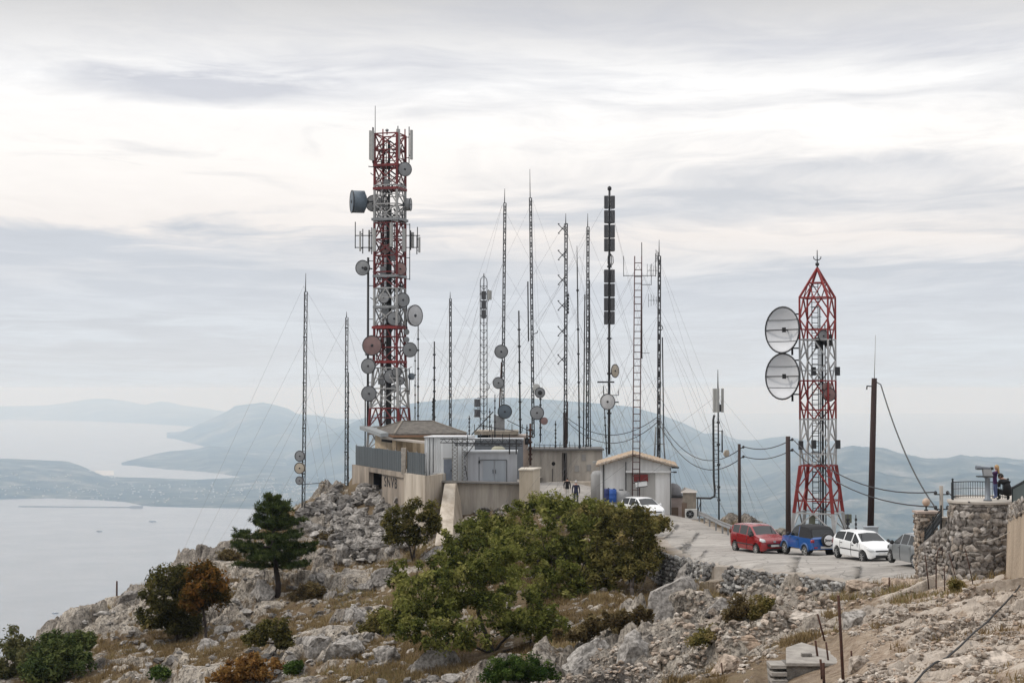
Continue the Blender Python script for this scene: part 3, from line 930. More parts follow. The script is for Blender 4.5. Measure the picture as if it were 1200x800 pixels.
DISHP = mat('dish_pink', (0.24, 0.15, 0.14), 0.6, var=0.2)
DISHC = mat('dish_cream', (0.44, 0.38, 0.30), 0.6, var=0.15)
RUST = mat('rusty_iron', (0.085, 0.035, 0.022), 0.9, 0.2, var=0.4, scale=9, dirt=(0.03, 0.018, 0.014))
WOOD = mat('creosoted_wood', (0.045, 0.026, 0.022), 0.85, var=0.35, scale=4, streak=True)
CONC = mat('stained_concrete', (0.34, 0.285, 0.23), 0.92, scale=1.3, dirt=(0.13, 0.11, 0.09), bump=0.3, streak=True)
CONCL = mat('pale_concrete', (0.54, 0.475, 0.395), 0.92, scale=1.0, dirt=(0.30, 0.25, 0.195), bump=0.3, streak=True)
CONCG = mat('grey_concrete', (0.45, 0.41, 0.36), 0.92, scale=.8, dirt=(0.22, 0.20, 0.175), bump=0.3, streak=True)
WIRE = mat('guy_wire_steel', (0.16, 0.16, 0.165), 0.6, 0.0)
CABLE = mat('black_cable', (0.02, 0.02, 0.022), 0.6)

# ================================================================ dishes and antennas
def dish(parent, c, axis, r, m, depth=0.28, drum=0.0, back=None, name='dish_antenna', bracket=None, feed=True, label=None, lattice=False):
    """parabolic dish whose mouth looks along axis, its rim centre at c"""
    c = Vector(c); d = Vector(axis).normalized()
    b = MB()
    n = 26
    if drum > 0:   # shrouded: cylinder with a flat radome in front, shallow bowl behind
        b.lathe([(0.02, -depth * r - drum * r), (r * 0.55, -depth * r * .8 - drum * r), (r * 0.97, -drum * r), (r, -drum * r), (r, 0.0), (r * 0.97, 0.012 * r), (0.0, 0.02 * r)], c, d, n)
    else:
        prof = [(0.0, -depth * r - 0.05 * r)]
        for k in range(1, 7): prof.append((r * k / 6, -depth * r * (1 - (k / 6) ** 2) - 0.05 * r))
        prof += [(r * 1.03, -0.03 * r), (r * 1.03, 0.0)]
        for k in range(6, -1, -1): prof.append((r * k / 6 * 0.995, -depth * r * (1 - (k / 6) ** 2)))
        b.lathe(prof, c, d, n)
    o = b.build(name, m, parent)
    if label: o['label'] = label
    _, a, q = b.frame(d)
    if r < 1.2 and r > .3 and name == 'dish_antenna':
        f = MB(); f.path([c + (a * math.cos(2 * math.pi * k / 20) + q * math.sin(2 * math.pi * k / 20)) * r for k in range(21)], .025 + .02 * r, 5, cap=False)
        if drum: f.lathe([(r * .16, .0), (r * .13, .05), (0, .06)], c + d * .02 * r, d, 10)
        f.build('rim', DARK, o)
    if feed and drum == 0:
        f = MB()
        tip = c + d * (0.35 * r)
        f.tube(c - d * depth * r, tip, 0.035 * r, n=6)
        f.lathe([(0.09 * r, 0), (0.12 * r, 0.1 * r), (0.0, 0.12 * r)], tip - d * 0.03 * r, d, 8)
        for k in range(3):
            w = 2 * math.pi * k / 3 + 0.5
            f.tube(c + (a * math.cos(w) + q * math.sin(w)) * r * 0.97, tip, 0.012 * r + 0.006, n=4)
        f.build('feed_arm', DARK, o)
    if bracket is not None:
        f = MB()
        bk = c - d * (depth + drum + 0.05) * r
        f.bar(bk, Vector(bracket), 0.11, 0.11)
        f.box(bk, (0.25, 0.25, 0.3))
        f.build('bracket', back or DARK, o)
    return o

def panel_antenna(parent, c, h, w, dep, ang, m=PANEL, pole=True):
    """sector antenna: rounded upright box on a pole; ang = facing direction around z"""
    b = MB(); c = Vector(c)
    fx, fy = math.cos(ang), math.sin(ang)
    poly = []
    for u, v in ((-.5, 0), (-.5, .55), (-.38, .85), (-.18, 1), (.18, 1), (.38, .85), (.5, .55), (.5, 0)):
        poly.append(c + Vector((-fy * u * w + fx * v * dep, fx * u * w + fy * v * dep, -h / 2)))
    b.prism(poly, (0, 0, h))
    o = b.build('panel_antenna', m, parent)
    if pole:
        f = MB()
        p = c - Vector((fx, fy, 0)) * 0.16
        f.tube(p + Vector((0, 0, -h * .62)), p + Vector((0, 0, h * .62)), 0.045, n=6)
        for s in (-.36, .36): f.bar(p + Vector((0, 0, h * s)), c + Vector((0, 0, h * s)), 0.07)
        f.build('mounting_pole', DARK, o)
    return o

def ladder(b, p0, p1, w, side, r=0.03, step=0.35):
    p0, p1, side = Vector(p0), Vector(p1), Vector(side).normalized()
    b.tube(p0 - side * w / 2, p1 - side * w / 2, r, n=5); b.tube(p0 + side * w / 2, p1 + side * w / 2, r, n=5)
    n = int((p1 - p0).length / step)
    for k in range(1, n):
        p = p0.lerp(p1, k / n)
        b.tube(p - side * w / 2, p + side * w / 2, r * .7, n=4)

# ================================================================ the two painted towers
def lattice_tower(t, cx, cy, levels, phi, leg_r, br_r, band, style, mats=(RED, WHT), horiz=None, only=None):
    """levels: list of (z, R); band(z) -> material slot"""
    def corner(k, i):
        z, r = levels[i]
        return Vector((cx + r * math.cos(phi + k * math.pi / 2), cy + r * math.sin(phi + k * math.pi / 2), z))
    for k in range(4):
        b = MB()
        for i in range(len(levels) - 1):
            b.m = band((levels[i][0] + levels[i + 1][0]) / 2)
            b.tube(corner(k, i), corner(k, i + 1), leg_r, n=6, cap=False)
        b.build('leg', list(mats), t)
    b = MB()
    for i in range(len(levels) - 1):
        zm = (levels[i][0] + levels[i + 1][0]) / 2
        b.m = band(zm)
        for k in range(4):
            A, B = corner(k, i), corner((k + 1) % 4, i)
            C, D = corner(k, i + 1), corner((k + 1) % 4, i + 1)
            st = style(i)
            if 'V' in st:
                m_ = (C + D) / 2
                b.bar(A, m_, br_r * 2); b.bar(B, m_, br_r * 2)
            if 'A' in st:
                m_ = (A + B) / 2
                b.bar(C, m_, br_r * 2); b.bar(D, m_, br_r * 2)
            if 'X' in st:
                b.bar(A, D, br_r * 2); b.bar(B, C, br_r * 2)
            if 'H' in st: b.bar(C, D, br_r * 2.2)
            if 'h' in st: b.bar((A + C) / 2, (B + D) / 2, br_r * 1.5)
            if 'Z' in st: b.bar(A, D, br_r * 2)
    b.build('bracing', list(mats), t)
    return corner

def tower_main():
    Y = 150.0
    s = Y / F
    c0 = W(456.5, 500, Y); cx, cy = c0.x, Y
    zr = lambda row: zrow(row, Y)
    t = thing('telecom_tower', 'tall red and white lattice tower crowded with dishes and panel antennas behind the terrace', 'telecom tower', (cx, cy, zr(552)))
    phi = R(28)
    rows = [552, 526, 500, 478, 455, 431, 407, 382, 360, 338, 319, 300, 281, 262, 240, 218, 196, 177, 158]
    lev = []
    for r in rows:
        if r > 420: Rr = 1.48 + (r - 420) / 80 * 0.50
        else: Rr = 1.48
        lev.append((zr(r), Rr))
    def band(z):
        row = 455 - (z - 0) / Y * F + 0  # rows measured on the tower axis
        row = 455 - (z / Y) * F * 1.0
        for a, b_, k in ((0, 218, 0), (218, 262, 1), (262, 338, 0), (338, 382, 1), (382, 431, 0), (431, 478, 1), (478, 512, 0), (512, 700, 1)):
            if a <= row < b_: return k
        return 0
    dred = mat('mast_red_dark', (0.17, 0.020, 0.020), 0.6, var=0.4, scale=2.0)
    corner = lattice_tower(t, cx, cy, lev, phi, 0.115, 0.046, band, lambda i: 'XH' if i % 2 else 'VHh', mats=(dred, WHT))
    P = lambda px, row, dy=0.0: Vector(((px - 600) * s, Y + dy, zr(row)))
    # inner structure: ladder, cable run, equipment
    b = MB(); ladder(b, P(449, 548, 0.2), P(449, 165, 0.2), 0.5, (1, .3, 0), 0.035, 0.4)
    b.build('ladder', GALV, t)
    b = MB(); b.box((P(456, 0).x, Y - 0.1, (zr(245) + zr(550)) / 2), (0.42, 0.22, zr(245) - zr(550)))
    b.box((P(455.5, 0).x, Y - 0.1, (zr(165) + zr(245)) / 2), (0.20, 0.14, zr(165) - zr(245)))
    b.build('cable_run', BLK, t)
    b = MB()
    for px, r0, r1 in ((451, 200, 548), (453.2, 230, 548), (462, 260, 548), (465, 330, 548), (469, 300, 500)):
        b.tube(P(px, r1, .15), P(px, r0, .1), 0.045, n=5)
    b.build('feeder_cables', MASTG, t)
    rg = random.Random(3)
    for k in range(64):
        b = MB()
        q = P(rg.uniform(441, 472), rg.uniform(170, 470), rg.uniform(-1, 1.2)); q2 = q + Vector((rg.choice((0, 0, .8, -.8)), rg.uniform(-.4, .4), rg.choice((0, .5, 1.1))))
        b.bar(q, q2 + Vector((.05, 0, .05)), rg.choice((.05, .07, .12))); b.build('feeder_clamp', DARK, t)
    # platforms with toe boards
    for row, ex in ((195, 0.12), (222, 0.12), (258, 0.25), (324, 0.12), (360, 0.1), (384, 0.2), (424, 0.15)):
        b = MB()
        z = zr(row)
        rr = 1.48 + ex
        q = [Vector((cx + rr * math.cos(phi + k * math.pi / 2), cy + rr * math.sin(phi + k * math.pi / 2), z)) for k in range(4)]
        for k in range(4):
            b.bar(q[k], q[(k + 1) % 4], 0.10, 0.22)
            u = Vector((0, 0, 0.16))
        for k in range(1, 8):
            b.bar(q[0].lerp(q[1], k / 8), q[3].lerp(q[2], k / 8), 0.09, 0.05)
        b.build('platform', {258: GALV, 195: dred, 222: dred, 384: RED, 424: RED}.get(row, GALV), t)
    # railings of the two upper platforms
    for row in (222, 258):
        b = MB()
        z = zr(row)
        q = [Vector((cx + 1.55 * math.cos(phi + k * math.pi / 2), cy + 1.55 * math.sin(phi + k * math.pi / 2), z)) for k in range(4)]
        for k in range(4):
            for h in (0.5, 1.0): b.tube(q[k] + Vector((0, 0, h)), q[(k + 1) % 4] + Vector((0, 0, h)), 0.022, n=4)
            for e in range(4): p = q[k].lerp(q[(k + 1) % 4], e / 4); b.tube(p, p + Vector((0, 0, 1.0)), 0.022, n=4)
        b.build('railing', GALV, t)
    # whip on top and lamp
    b = MB(); b.tube(P(439.5, 190, -.4), P(439.5, 125, -.4), 0.05, 0.025, n=5)
    b.build('whip_antenna', DARK, t)
    b = MB(); b.tube(P(453, 158), P(453, 153), 0.05, n=6); b.lathe([(0.03, 0), (0.14, .1), (0.15, .22), (0.05, .3), (0, .3)], P(453, 155), n=8)
    b.build('warning_lamp', GALV, t)
    b = MB()
    for px in (448, 466, 474): b.tube(P(px, 205, .2), P(px, 151, .2), 0.06, n=5)
    b.build('antenna_poles', dred, t)
    # top sector antennas
    panel_antenna(t, P(434.2, 170.5, -.2), 2.55, 0.32, 0.16, R(185))
    panel_antenna(t, P(437.0, 172.5, -.9), 2.6, 0.34, 0.18, R(-110))
    panel_antenna(t, P(467, 171, -1.1), 2.6, 0.34, 0.18, R(-80))
    panel_antenna(t, P(481, 170, -.1), 2.6, 0.34, 0.18, R(-20))
    for r_ in (160, 184):
        for a_, c_ in ((474, 479), (434, 440)): b = MB(); b.bar(P(a_, r_ + 1), P(c_, r_ + 1), 0.07); b.build('antenna_arm', dred, t)
    # middle ring of sector antennas
    for px, row, h, dy, a, in ((423, 283, 1.75, -.3, 190), (440, 283, 2.0, -1.4, -110), (460, 277, 2.1, -1.6, -90), (474, 283, 2.0, -1.3, -70), (482.5, 281, 1.4, .4, -30), (490.5, 287, 1.35, -.1, -10), (433, 282, 1.9, .2, 170)):
        panel_antenna(t, P(px, row, dy), h, 0.30, 0.15, R(a))
    for a_, c_, e_, f_, g_ in ((416, 440, 416, 291, 260), (472, 492, 489, 290, 266)):
        b = MB()
        for r_ in (276, 290): b.bar(P(a_, r_), P(c_, r_), 0.07)
        b.tube(P(e_, f_), P(e_, g_), 0.045, n=5); b.build('antenna_arm', DARK, t)
    b = MB(); b.tube(P(480, 328), P(480, 262), .03, n=4)
    b.tube(P(480, 299), P(480, 262), 0.04, n=5); b.tube(P(480, 328), P(480, 301), 0.04, n=5)
    for r_ in (263, 302, 327): b.bar(P(474, r_), P(480, r_), 0.06)
    b.build('antenna_arm', DARK, t)
    # dishes
    dish(t, P(412.5, 237, -.5), (-1, -.28, 0), 0.98, DISHB, depth=.25, drum=1.1, bracket=P(438, 236), label='blue grey drum dish on the left side')
    dish(t, P(436, 237, .9), (-.4, -1, 0), 0.72, DISHG, drum=0.5, bracket=P(447, 237))
    dish(t, P(475, 200, -1.0), (.45, -1, 0), 0.62, DISHG, drum=0.35, bracket=P(468, 200))
    dish(t, P(481, 240, -.2), (1, -.15, 0), 0.55, DISHG, drum=.75, bracket=P(472, 240))
    dish(t, P(425.5, 314.5, -.8), (-.35, -1, 0), 0.66, DISHG, depth=.3, drum=.25, bracket=P(436, 315), label='round grey dish with a dark hub hanging off the left edge')
    dish(t, P(429, 315.5, -.95), (-.35, -1, 0), 0.18, BLK, drum=.4)
    dish(t, P(470, 316, -1.2), (.3, -1, 0), 0.55, DISHP, drum=.3, bracket=P(466, 316))
    dish(t, P(473, 352, -.9), (.6, -1, 0), 0.62, DISHG, drum=.4, bracket=P(466, 352))
    dish(t, P(487, 370, -.6), (.75, -.66, 0), 0.92, DISHW, depth=.28, drum=.25, bracket=P(476, 371), label='large pale dish on the right edge')
    dish(t, P(463, 374, -1.3), (.1, -1, 0), 0.6, DISHG, drum=.3)
    dish(t, P(437, 405, -1.0), (-.2, -1, 0), 0.86, DISHP, depth=.3, drum=.2, label='dull red dish on the left leg')
    dish(t, P(481, 410, -.9), (.25, -1, 0), 0.63, DISHG, drum=.3, bracket=P(473, 410))
    dish(t, P(432.5, 429, -1.0), (-.4, -1, 0), 0.66, DISHG, drum=.3, bracket=P(440, 429))
    dish(t, P(433.5, 461, -1.0), (-.1, -1, 0), 0.66, DISHG, drum=.3, bracket=P(440, 461))
    dish(t, P(428.5, 414, -.2), (-1, -.4, 0), 0.2, DISHG, drum=.8)
    dish(t, P(484, 441, -.2), (1, -.5, 0), 0.3, DISHB, drum=.8, bracket=P(480, 441))
    for r_ in (389, 398): dish(t, P(477, r_, -.4), (.6, -1, 0), 0.26, DISHG, drum=.6)
    for px, r_, q in ((459, 441, .75), (466, 436, .5), (470, 446, .45), (463, 455, .4)): dish(t, P(px, r_, -1.2), (.15, -1, 0), q * .8, DISHG, drum=.4)
    dish(t, P(450, 349, -.6), (-.1, -1, 0), 0.5, DISHW, drum=.5); dish(t, P(452, 292, -.6), (.1, -1, 0), 0.45, DISHP, drum=.5)
    b = MB()
    for px, r_, w, h in ((451, 343, .7, 1.0), (452, 366, .6, 1.2), (465, 378, .9, .7), (449, 318, .5, .8), (461, 300, .5, .9), (453, 215, .5, .6), (447, 445, .5, .8)):
        b.box(P(px, r_, -.3), (w, .5, h))
    b.build('radio_unit', GALV, t)
    # side pole with stand-offs
    b = MB(); b.tube(P(431.5, 505, -.3), P(431.5, 302, -.3), 0.10, n=6)
    for r_ in (306, 335, 374, 420, 448, 470): b.bar(P(431.5, r_, -.3), P(440, r_), 0.06)
    b.tube(P(428.5, 545, -.3), P(428.5, 455, -.3), 0.06, n=5)
    b.tube(P(480, 462, -.3), P(480, 432, -.3), 0.05, n=5); b.bar(P(473, 434), P(480, 434, -.3), .05); b.bar(P(474, 458), P(480, 458, -.3), .05)
    b.tube(P(476.5, 388), P(476.5, 345), .05, n=5)
    b.build('side_pole', MASTG, t)
tower_main()

def tower_right():
    Y = 110.0; s = Y / F
    cx = (958.3 - 600) * s
    zr = lambda row: zrow(row, Y)
    t = thing('telecom_tower', 'shorter red and white lattice tower with pointed top and two big dishes beyond the road', 'telecom tower', (cx, Y, zr(640)))
    phi = R(19.6)
    R0 = 1.31
    rows = [646, 622, 600, 572, 545, 518, 491, 469, 446, 422, 398, 374, 349]
    lev = []
    for r in rows:
        k = 0 if r < 545 else (r - 545) / 101.0
        lev.append((zr(r), R0 + k * 0.86))
    def band(z):
        row = 455 - z / Y * F
        for a, b_, k in ((0, 398, 0), (398, 446, 1), (446, 491, 0), (491, 543, 1), (543, 600, 0), (600, 700, 1)):
            if a <= row < b_: return k
        return 1
    red = mat('tower_red', (0.24, 0.022, 0.02), 0.6, var=0.3, scale=2.0)
    wht = mat('tower_white', (0.40, 0.40, 0.40), 0.6, var=0.2, scale=2.0)
    mats = (red, wht)
    corner = lattice_tower(t, cx, Y, lev, phi, 0.065, 0.040, band, lambda i: 'VH' if i % 2 else 'Ah', mats=mats)
    # thick splayed foot legs
    for k in range(4):
        b = MB()
        for i in range(2, 5):
            b.m = band((lev[i][0] + lev[i - 1][0]) / 2)
            b.bar(corner(k, i), corner(k, i - 1), 0.20, 0.20)
        b.build('foot_leg', list(mats), t)
    # pyramid cap
    b = MB()
    apex = Vector((cx, Y, zr(314)))
    top_ = [corner(k, len(lev) - 1) for k in range(4)]
    mid = [p.lerp(apex, 0.5) for p in top_]
    for k in range(4):
        b.bar(top_[k], apex, 0.12)
        b.bar(mid[k], mid[(k + 1) % 4], 0.08)
        m_ = (top_[k] + top_[(k + 1) % 4]) / 2
        b.bar(mid[k], m_, 0.05); b.bar(mid[(k + 1) % 4], m_, 0.05)
    b.build('pyramid_cap', red, t)
    b = MB(); b.tube(apex, (cx, Y, zr(293)), 0.05, 0.025, n=6)
    b.lathe([(0.0, 0), (0.12, .05), (0.13, .2), (0.0, .26)], (cx, Y, zr(312)), n=8)
    for q in (-1, 1):
        b.path([(cx, Y, zr(305)), (cx + q * .1, Y, zr(304.6)), (cx + q * .22, Y, zr(303)), (cx + q * .24, Y, zr(300.5))], 0.03, 5)
    b.build('finial', DARK, t)
    P = lambda px, row, dy=0.0: Vector(((px - 600) * s, Y + dy, zr(row)))
    # inner ladder, cable trunk, radios
    b = MB(); ladder(b, P(956, 644, .2), P(956, 330, .2), 0.42, (1, .2, 0), 0.03, 0.33)
    for k in range(24):     # safety hoops
        z = zr(620) + (zr(360) - zr(620)) * k / 23
        b.path([(P(956, 0).x + .35 * math.cos(w), Y - .15 - .4 * math.sin(w), z) for w in [math.pi * j / 6 for j in range(7)]], 0.018, 4)
    b.build('ladder', MASTG, t)
    b = MB(); b.box((P(964, 0).x, Y + .1, (zr(640) + zr(400)) / 2), (0.13, 0.12, zr(400) - zr(640)))
    b.tube(P(961, 640), P(961, 360), .04, n=5); b.tube(P(967, 640), P(967, 380), .04, n=5)
    b.build('cable_run', MASTG, t)
    b = MB()
    for px, r_, h in ((969, 399, .75), (963, 398, .7), (958, 402, .7)): b.box(P(px, r_, -.5), (.42, .4, h))
    b.build('radio_unit', BLK, t)
    for px, r_ in ((951, 435), (979, 435), (951, 520), (979, 520), (936, 521)):
        b = MB(); b.box(P(px, r_, -.7), (.28, .28, .55)); b.build('junction_box', DARK, t)
    for px, r_ in ((948, 607), (990, 606)): b = MB(); b.box(P(px, r_, -.9), (.36, .3, .55)); b.build('junction_box', mat('olive_box', (.13, .14, .10), .6), t)
    for px, r_, q in ((968, 462, .42), (966, 453, .3)): dish(t, P(px, r_, -1.1), (.2, -1, 0), q, DISHP, drum=.5)
    dish(t, P(962, 394, -1.0), (.2, -1, 0), .36, DISHG, drum=.4)
    # the two big grid dishes, mouth to the left, ribbed rim and boom
    for row, rr in ((387, 1.44), (441, 1.43)):
        c = P(914.5, row, -.8)
        ax = Vector((-.79, -.61, 0.02)).normalized()
        o = dish(t, c, ax, rr, mat('dish_mesh_pale', (0.60, 0.615, 0.64), 0.6, var=0.08, scale=.6), depth=.34, feed=False, label='upper large pale dish with dark rim' if row < 400 else 'lower large pale dish with dark rim')
        b = MB()
        _, a, q = b.frame(ax)
        ring = [c + (a * math.cos(2 * math.pi * k / 32) + q * math.sin(2 * math.pi * k / 32)) * rr * 1.02 for k in range(33)]
        b.path(ring, 0.055, 6, cap=False)
        b.bar(c - a * rr, c + a * rr, 0.05, 0.07)                    # horizontal boom
        for hh in (-.5, .45):
            e = math.sqrt(1 - hh * hh) * rr
            pts = []
            for k in range(9):
                w = -1 + 2 * k / 8
                rad2 = (w * e) ** 2 + (hh * rr) ** 2
                pts.append(c + a * w * e + q * hh * rr - ax * (0.34 * rr * (1 - rad2 / rr ** 2)) + ax * .03)
            b.path(pts, 0.016, 4)
        b.build('rim_and_boom', DARK, o)
        b = MB(); b.box(c - a * .15, (.22, .22, .3)); b.tube(c, c - ax * .5 * rr, .05, n=6); b.build('feed_horn', BLK, o)
        b = MB()
        back = P(928.5, row, 0.0)
        b.tube(back + Vector((0, 0, -1.6)), back + Vector((0, 0, 1.25)), .07, n=6)
        for zz in (-1.15, 1.05): b.bar(back + Vector((0, 0, zz)), P(937, row, 0) + Vector((0, 0, zz)), .09)
        b.bar(c - ax * .36 * rr, back, .14)
        b.build('bracket', DARK, o)
tower_right()

# ================================================================ guyed masts
def guys(t, px, Y, tops, spread=(9, 13), n=3, a0=0.4):
    """thin stay wires from the mast down to the rock"""
    s = Y / F
    for j, row in enumerate(tops):
        z = zrow(row, Y)
        for k in range(n):
            a = a0 + 2 * math.pi * k / n
            r = spread[0] + (spread[1] - spread[0]) * (len(tops) - 1 - j) / max(1, len(tops) - 1)
            x = (px - 600) * s + r * math.cos(a); y = Y + r * math.sin(a)
            g = gz(x, y)
            b = MB(); b.tube(((px - 600) * s, Y, z), (x, y, g), 0.0075, n=3)
            b.build('guy_wire', WIRE, t)

ground_top = top
def mast(label, px, top, base, Y, w=0.30, kind='tri', px_top=None, group='guyed radio masts on the summit', whip=None, guy=None, m=MASTG, leg=0.036, a0=0.4, pan=0.9, name='radio_mast', nguy=3):
    """slender lattice mast (three legs), or a tube; whip = row where only a thin rod goes on"""
    s = Y / F
    px_top = px if px_top is None else px_top
    P = lambda row: Vector(((px + (px_top - px) * (base - row) / (base - top) - 600) * s, Y, zrow(row, Y)))
    t = thing(name, label, 'radio mast', P(base), group=group)
    w0 = whip if whip else top
    b = MB()
    p0, p1 = P(base), P(w0)
    if px < 420: p0.z = min(p0.z, ground_top(p0.x, p0.y) - .25)
    if kind == 'tri':
        n = max(3, int((p1.z - p0.z) / pan))
        cor = [Vector((w * .58 * math.cos(2.1 + k * 2.094), w * .58 * math.sin(2.1 + k * 2.094), 0)) for k in range(3)]
        for k in range(3): b.tube(p0 + cor[k], p1 + cor[k], leg, n=5)
        for i in range(n):
            a, c = p0.lerp(p1, i / n), p0.lerp(p1, (i + 1) / n)
            for k in range(3):
                k2 = (k + 1) % 3
                b.bar(a + cor[k], c + cor[k2], leg * .9)
                b.bar(c + cor[k], c + cor[k2], leg * .9)
        # splice plates and clamps
        for i in range(0, n, 4):
            a = p0.lerp(p1, i / n); b.box(a, (w * 1.1, w * 1.1, .10))
    else:
        b.tube(p0, p1, w / 2, w / 2 * .8, n=7)
        for i in range(1, 7):
            a = p0.lerp(p1, i / 7 + random.uniform(-.03, .03)); b.box(a, (w * 1.6, w * 1.6, .14))
    b.build('mast_frame', m, t)
    if whip:
        b = MB(); b.tube(p1, P(top), 0.045, 0.02, n=5); b.build('whip_antenna', m, t)
    if guy: guys(t, px, Y, guy, a0=a0, n=nguy)
    return t, P, s

def masts():
    G = lambda px, row, Y, dy=0.0: Vector(((px - 600) * Y / F, Y + dy, zrow(row, Y)))
    # far left mast with three small dishes and an arm
    t, P, s = mast('far left guyed mast with three small dishes low on its shaft, beside the pine', 355.5, 320, 585, 137, .26, px_top=358, whip=342, guy=[335, 400, 470], a0=.9)
    for r_, q, mm in ((534, .42, DISHG), (548, .44, DISHC), (562.5, .32, DISHG)): dish(t, P(r_) + Vector((-.25, -.4, 0)), (-.3, -1, 0), q, mm, drum=.4)
    b = MB(); b.tube(P(567), P(567) + Vector((1.75, .3, .08)), .03, n=5); b.build('side_arm', MASTG, t)
    mast('slim guyed mast left of the tall tower, at the corner of the terrace', 405.5, 365, 566, 149, .24, px_top=406, whip=372, guy=[375, 440, 500], a0=1.3)
    mast('thin grey pole rising beside the slim mast at the terrace corner', 408.5, 436, 562, 149.5, .09, 'pole', group='thin antenna poles on the summit')
    mast('pair of thin poles just right of the tall tower, close under its large pale dish', 490, 376, 505, 152, .12, 'pole', group='thin antenna poles on the summit', guy=[385])
    mast('short thin pole between the tall tower and the pair of poles', 486.5, 412, 505, 153, .09, 'pole', group='thin antenna poles on the summit')
    mast('short dark mast above the hipped roof, lower of two', 509, 400, 500, 156, .16, 'pole', guy=[405, 440])
    mast('stub pole leaning on the foot of the short dark mast', 507.5, 466, 500, 156.5, .12, 'pole', group='thin antenna poles on the summit')
    mast('plain dark mast above the right end of the hipped roof', 527.5, 342, 505, 155, .19, whip=350, guy=[352, 400, 450], leg=.045)
    # three-legged mast with grey boxes
    Y = 148
    t = thing('radio_mast', 'narrow three legged mast with rounded top and stacked grey boxes', 'radio mast', G(566.5, 508, Y), group='guyed radio masts on the summit')
    b = MB()
    for px in (562.8, 570.8):
        b.tube(G(px, 508, Y), G(px, 331, Y), .038, n=5)
    b.tube(G(567, 508, Y, .3), G(567, 320, Y, .3), .045, n=5)
    b.path([G(562.8, 331, Y), G(563.4, 327, Y), G(566.8, 323, Y), G(570.2, 327, Y), G(570.8, 331, Y)], .035, 5)
    for k in range(20):
        r_ = 335 + k * 8.6
        b.bar(G(562.8, r_, Y), G(570.8, r_, Y), .035); b.bar(G(562.8, r_, Y), G(567, r_ + 4.3, Y, .3), .03); b.bar(G(570.8, r_, Y), G(567, r_ + 4.3, Y, .3), .03)
    b.build('mast_frame', MASTG, t)
    for r_ in (346, 357, 368): 
        b = MB(); b.box(G(566.8, r_, Y), (.42, .4, .72)); b.build('antenna_box', mat('antenna_dark', (.07, .07, .075), .6), t)
    panel_antenna(t, G(573.5, 346, Y, -.2), .8, .36, .18, R(-60))
    for r_ in (472, 484):
        b = MB(); b.lathe([(0.0, -.34), (.27, -.34), (.27, .34), (0, .34)], G(559.5, r_, Y, -.2), n=12, smooth=False); b.build('drum_antenna', mat('antenna_dark', (.07, .07, .075), .6), t)
    b = MB(); b.bar(G(559.5, 466, Y, -.2), G(563, 466, Y), .05); b.bar(G(559.5, 478, Y, -.2), G(563, 478, Y), .05)
    b.path([G(571, 448, Y), G(573, 450, Y), G(573.5, 454, Y), G(571.5, 457, Y)], .03, 4); b.build('bracket', DARK, t)
    guys(t, 566.5, Y, [335, 400, 450], a0=.2)
    # mast with three dishes
    t, P, s = mast('tall mast leaning slightly with three round dishes one above another at its foot', 588.5, 221, 510, 143, .22, px_top=591.5, whip=238, guy=[240, 310, 380], a0=.1, leg=.046)
    for r_, q, mm, dx in ((412, .55, DISHG, -.15), (448.5, .47, DISHG, -.35), (482, .58, DISHB, .2)): dish(t, P(r_) + Vector((dx, -.45, 0)), (-.1, -1, 0), q, mm, drum=.35)
    b = MB(); b.tube(P(508) + Vector((-.32, 0, 0)), P(424) + Vector((-.12, 0, 0)), .06, n=6); b.build('twin_pole', RUST, t)
    b = MB(); b.box(P(498) + Vector((-.25, -.1, 0)), (.9, .4, 1.6)); b.build('foot_frame', GALV, t)
    mast('short plain mast standing between the three dish mast and the tallest mast', 609.8, 364, 508, 152, .17, px_top=608, group='guyed radio masts on the summit', guy=[370, 430], leg=.03, kind='pole')
    t, P, s = mast('tallest mast of all, thin and bare, topped by a long whip', 624.5, 198, 512, 152, .22, px_top=621, whip=232, guy=[235, 300, 370], a0=.6, leg=.05)
    b = MB(); b.tube(P(400) + Vector((-.3, -.2, 0)), P(330) + Vector((-.3, -.2, 0)), .06, n=6)
    b.path([P(392), P(391) + Vector((.5, -.1, .1)), P(387) + Vector((.55, -.1, 0))], .035, 4); b.build('side_antenna', MASTG, t)
    # stub pole with four dishes
    Y = 138
    t, P, s = mast('stub pole carrying a cluster of small round dishes right of the tallest mast', 633.3, 458, 518, Y, .12, 'pole', group='thin antenna poles on the summit')
    dish(t, G(632.6, 460, Y, -.4), (.1, -1, 0), .40, DISHG, depth=.35, drum=.2); dish(t, G(632.8, 460, Y, -.55), (.1, -1, 0), .18, BLK, drum=.3)
    dish(t, G(628, 454, Y, -.2), (-.5, -1, 0), .30, PANEL, drum=.6)
    dish(t, G(629.2, 483.5, Y, -.4), (-.05, -1, 0), .54, DISHG, drum=.25); dish(t, G(638, 493, Y, -.3), (.4, -1, 0), .30, DISHP, drum=.5)
    # mast with the crossed antennas
    Y = 141
    t, P, s = mast('mast with a ladder of crossed X shaped antennas up its left side', 662, 250, 530, Y, .24, px_top=663.2, whip=262, guy=[262, 330, 400], a0=1.0, leg=.048)
    for r_ in (268, 299, 328, 358, 388, 421):
        b = MB()
        c = P(r_) + Vector((-.28, -.1, 0))
        for q in ((1, 1), (1, -1)):
            u = Vector((q[0] * .36, -.12, q[1] * .40))
            b.bar(c - u, c + u, .055)
        b.bar(c, P(r_), .05)
        for e in (-1, 1): b.bar(c + Vector((-.36, -.12, e * .40)), c + Vector((-.24, .12, e * .40)), .05)
        b.build('crossed_dipole', DARK, t)
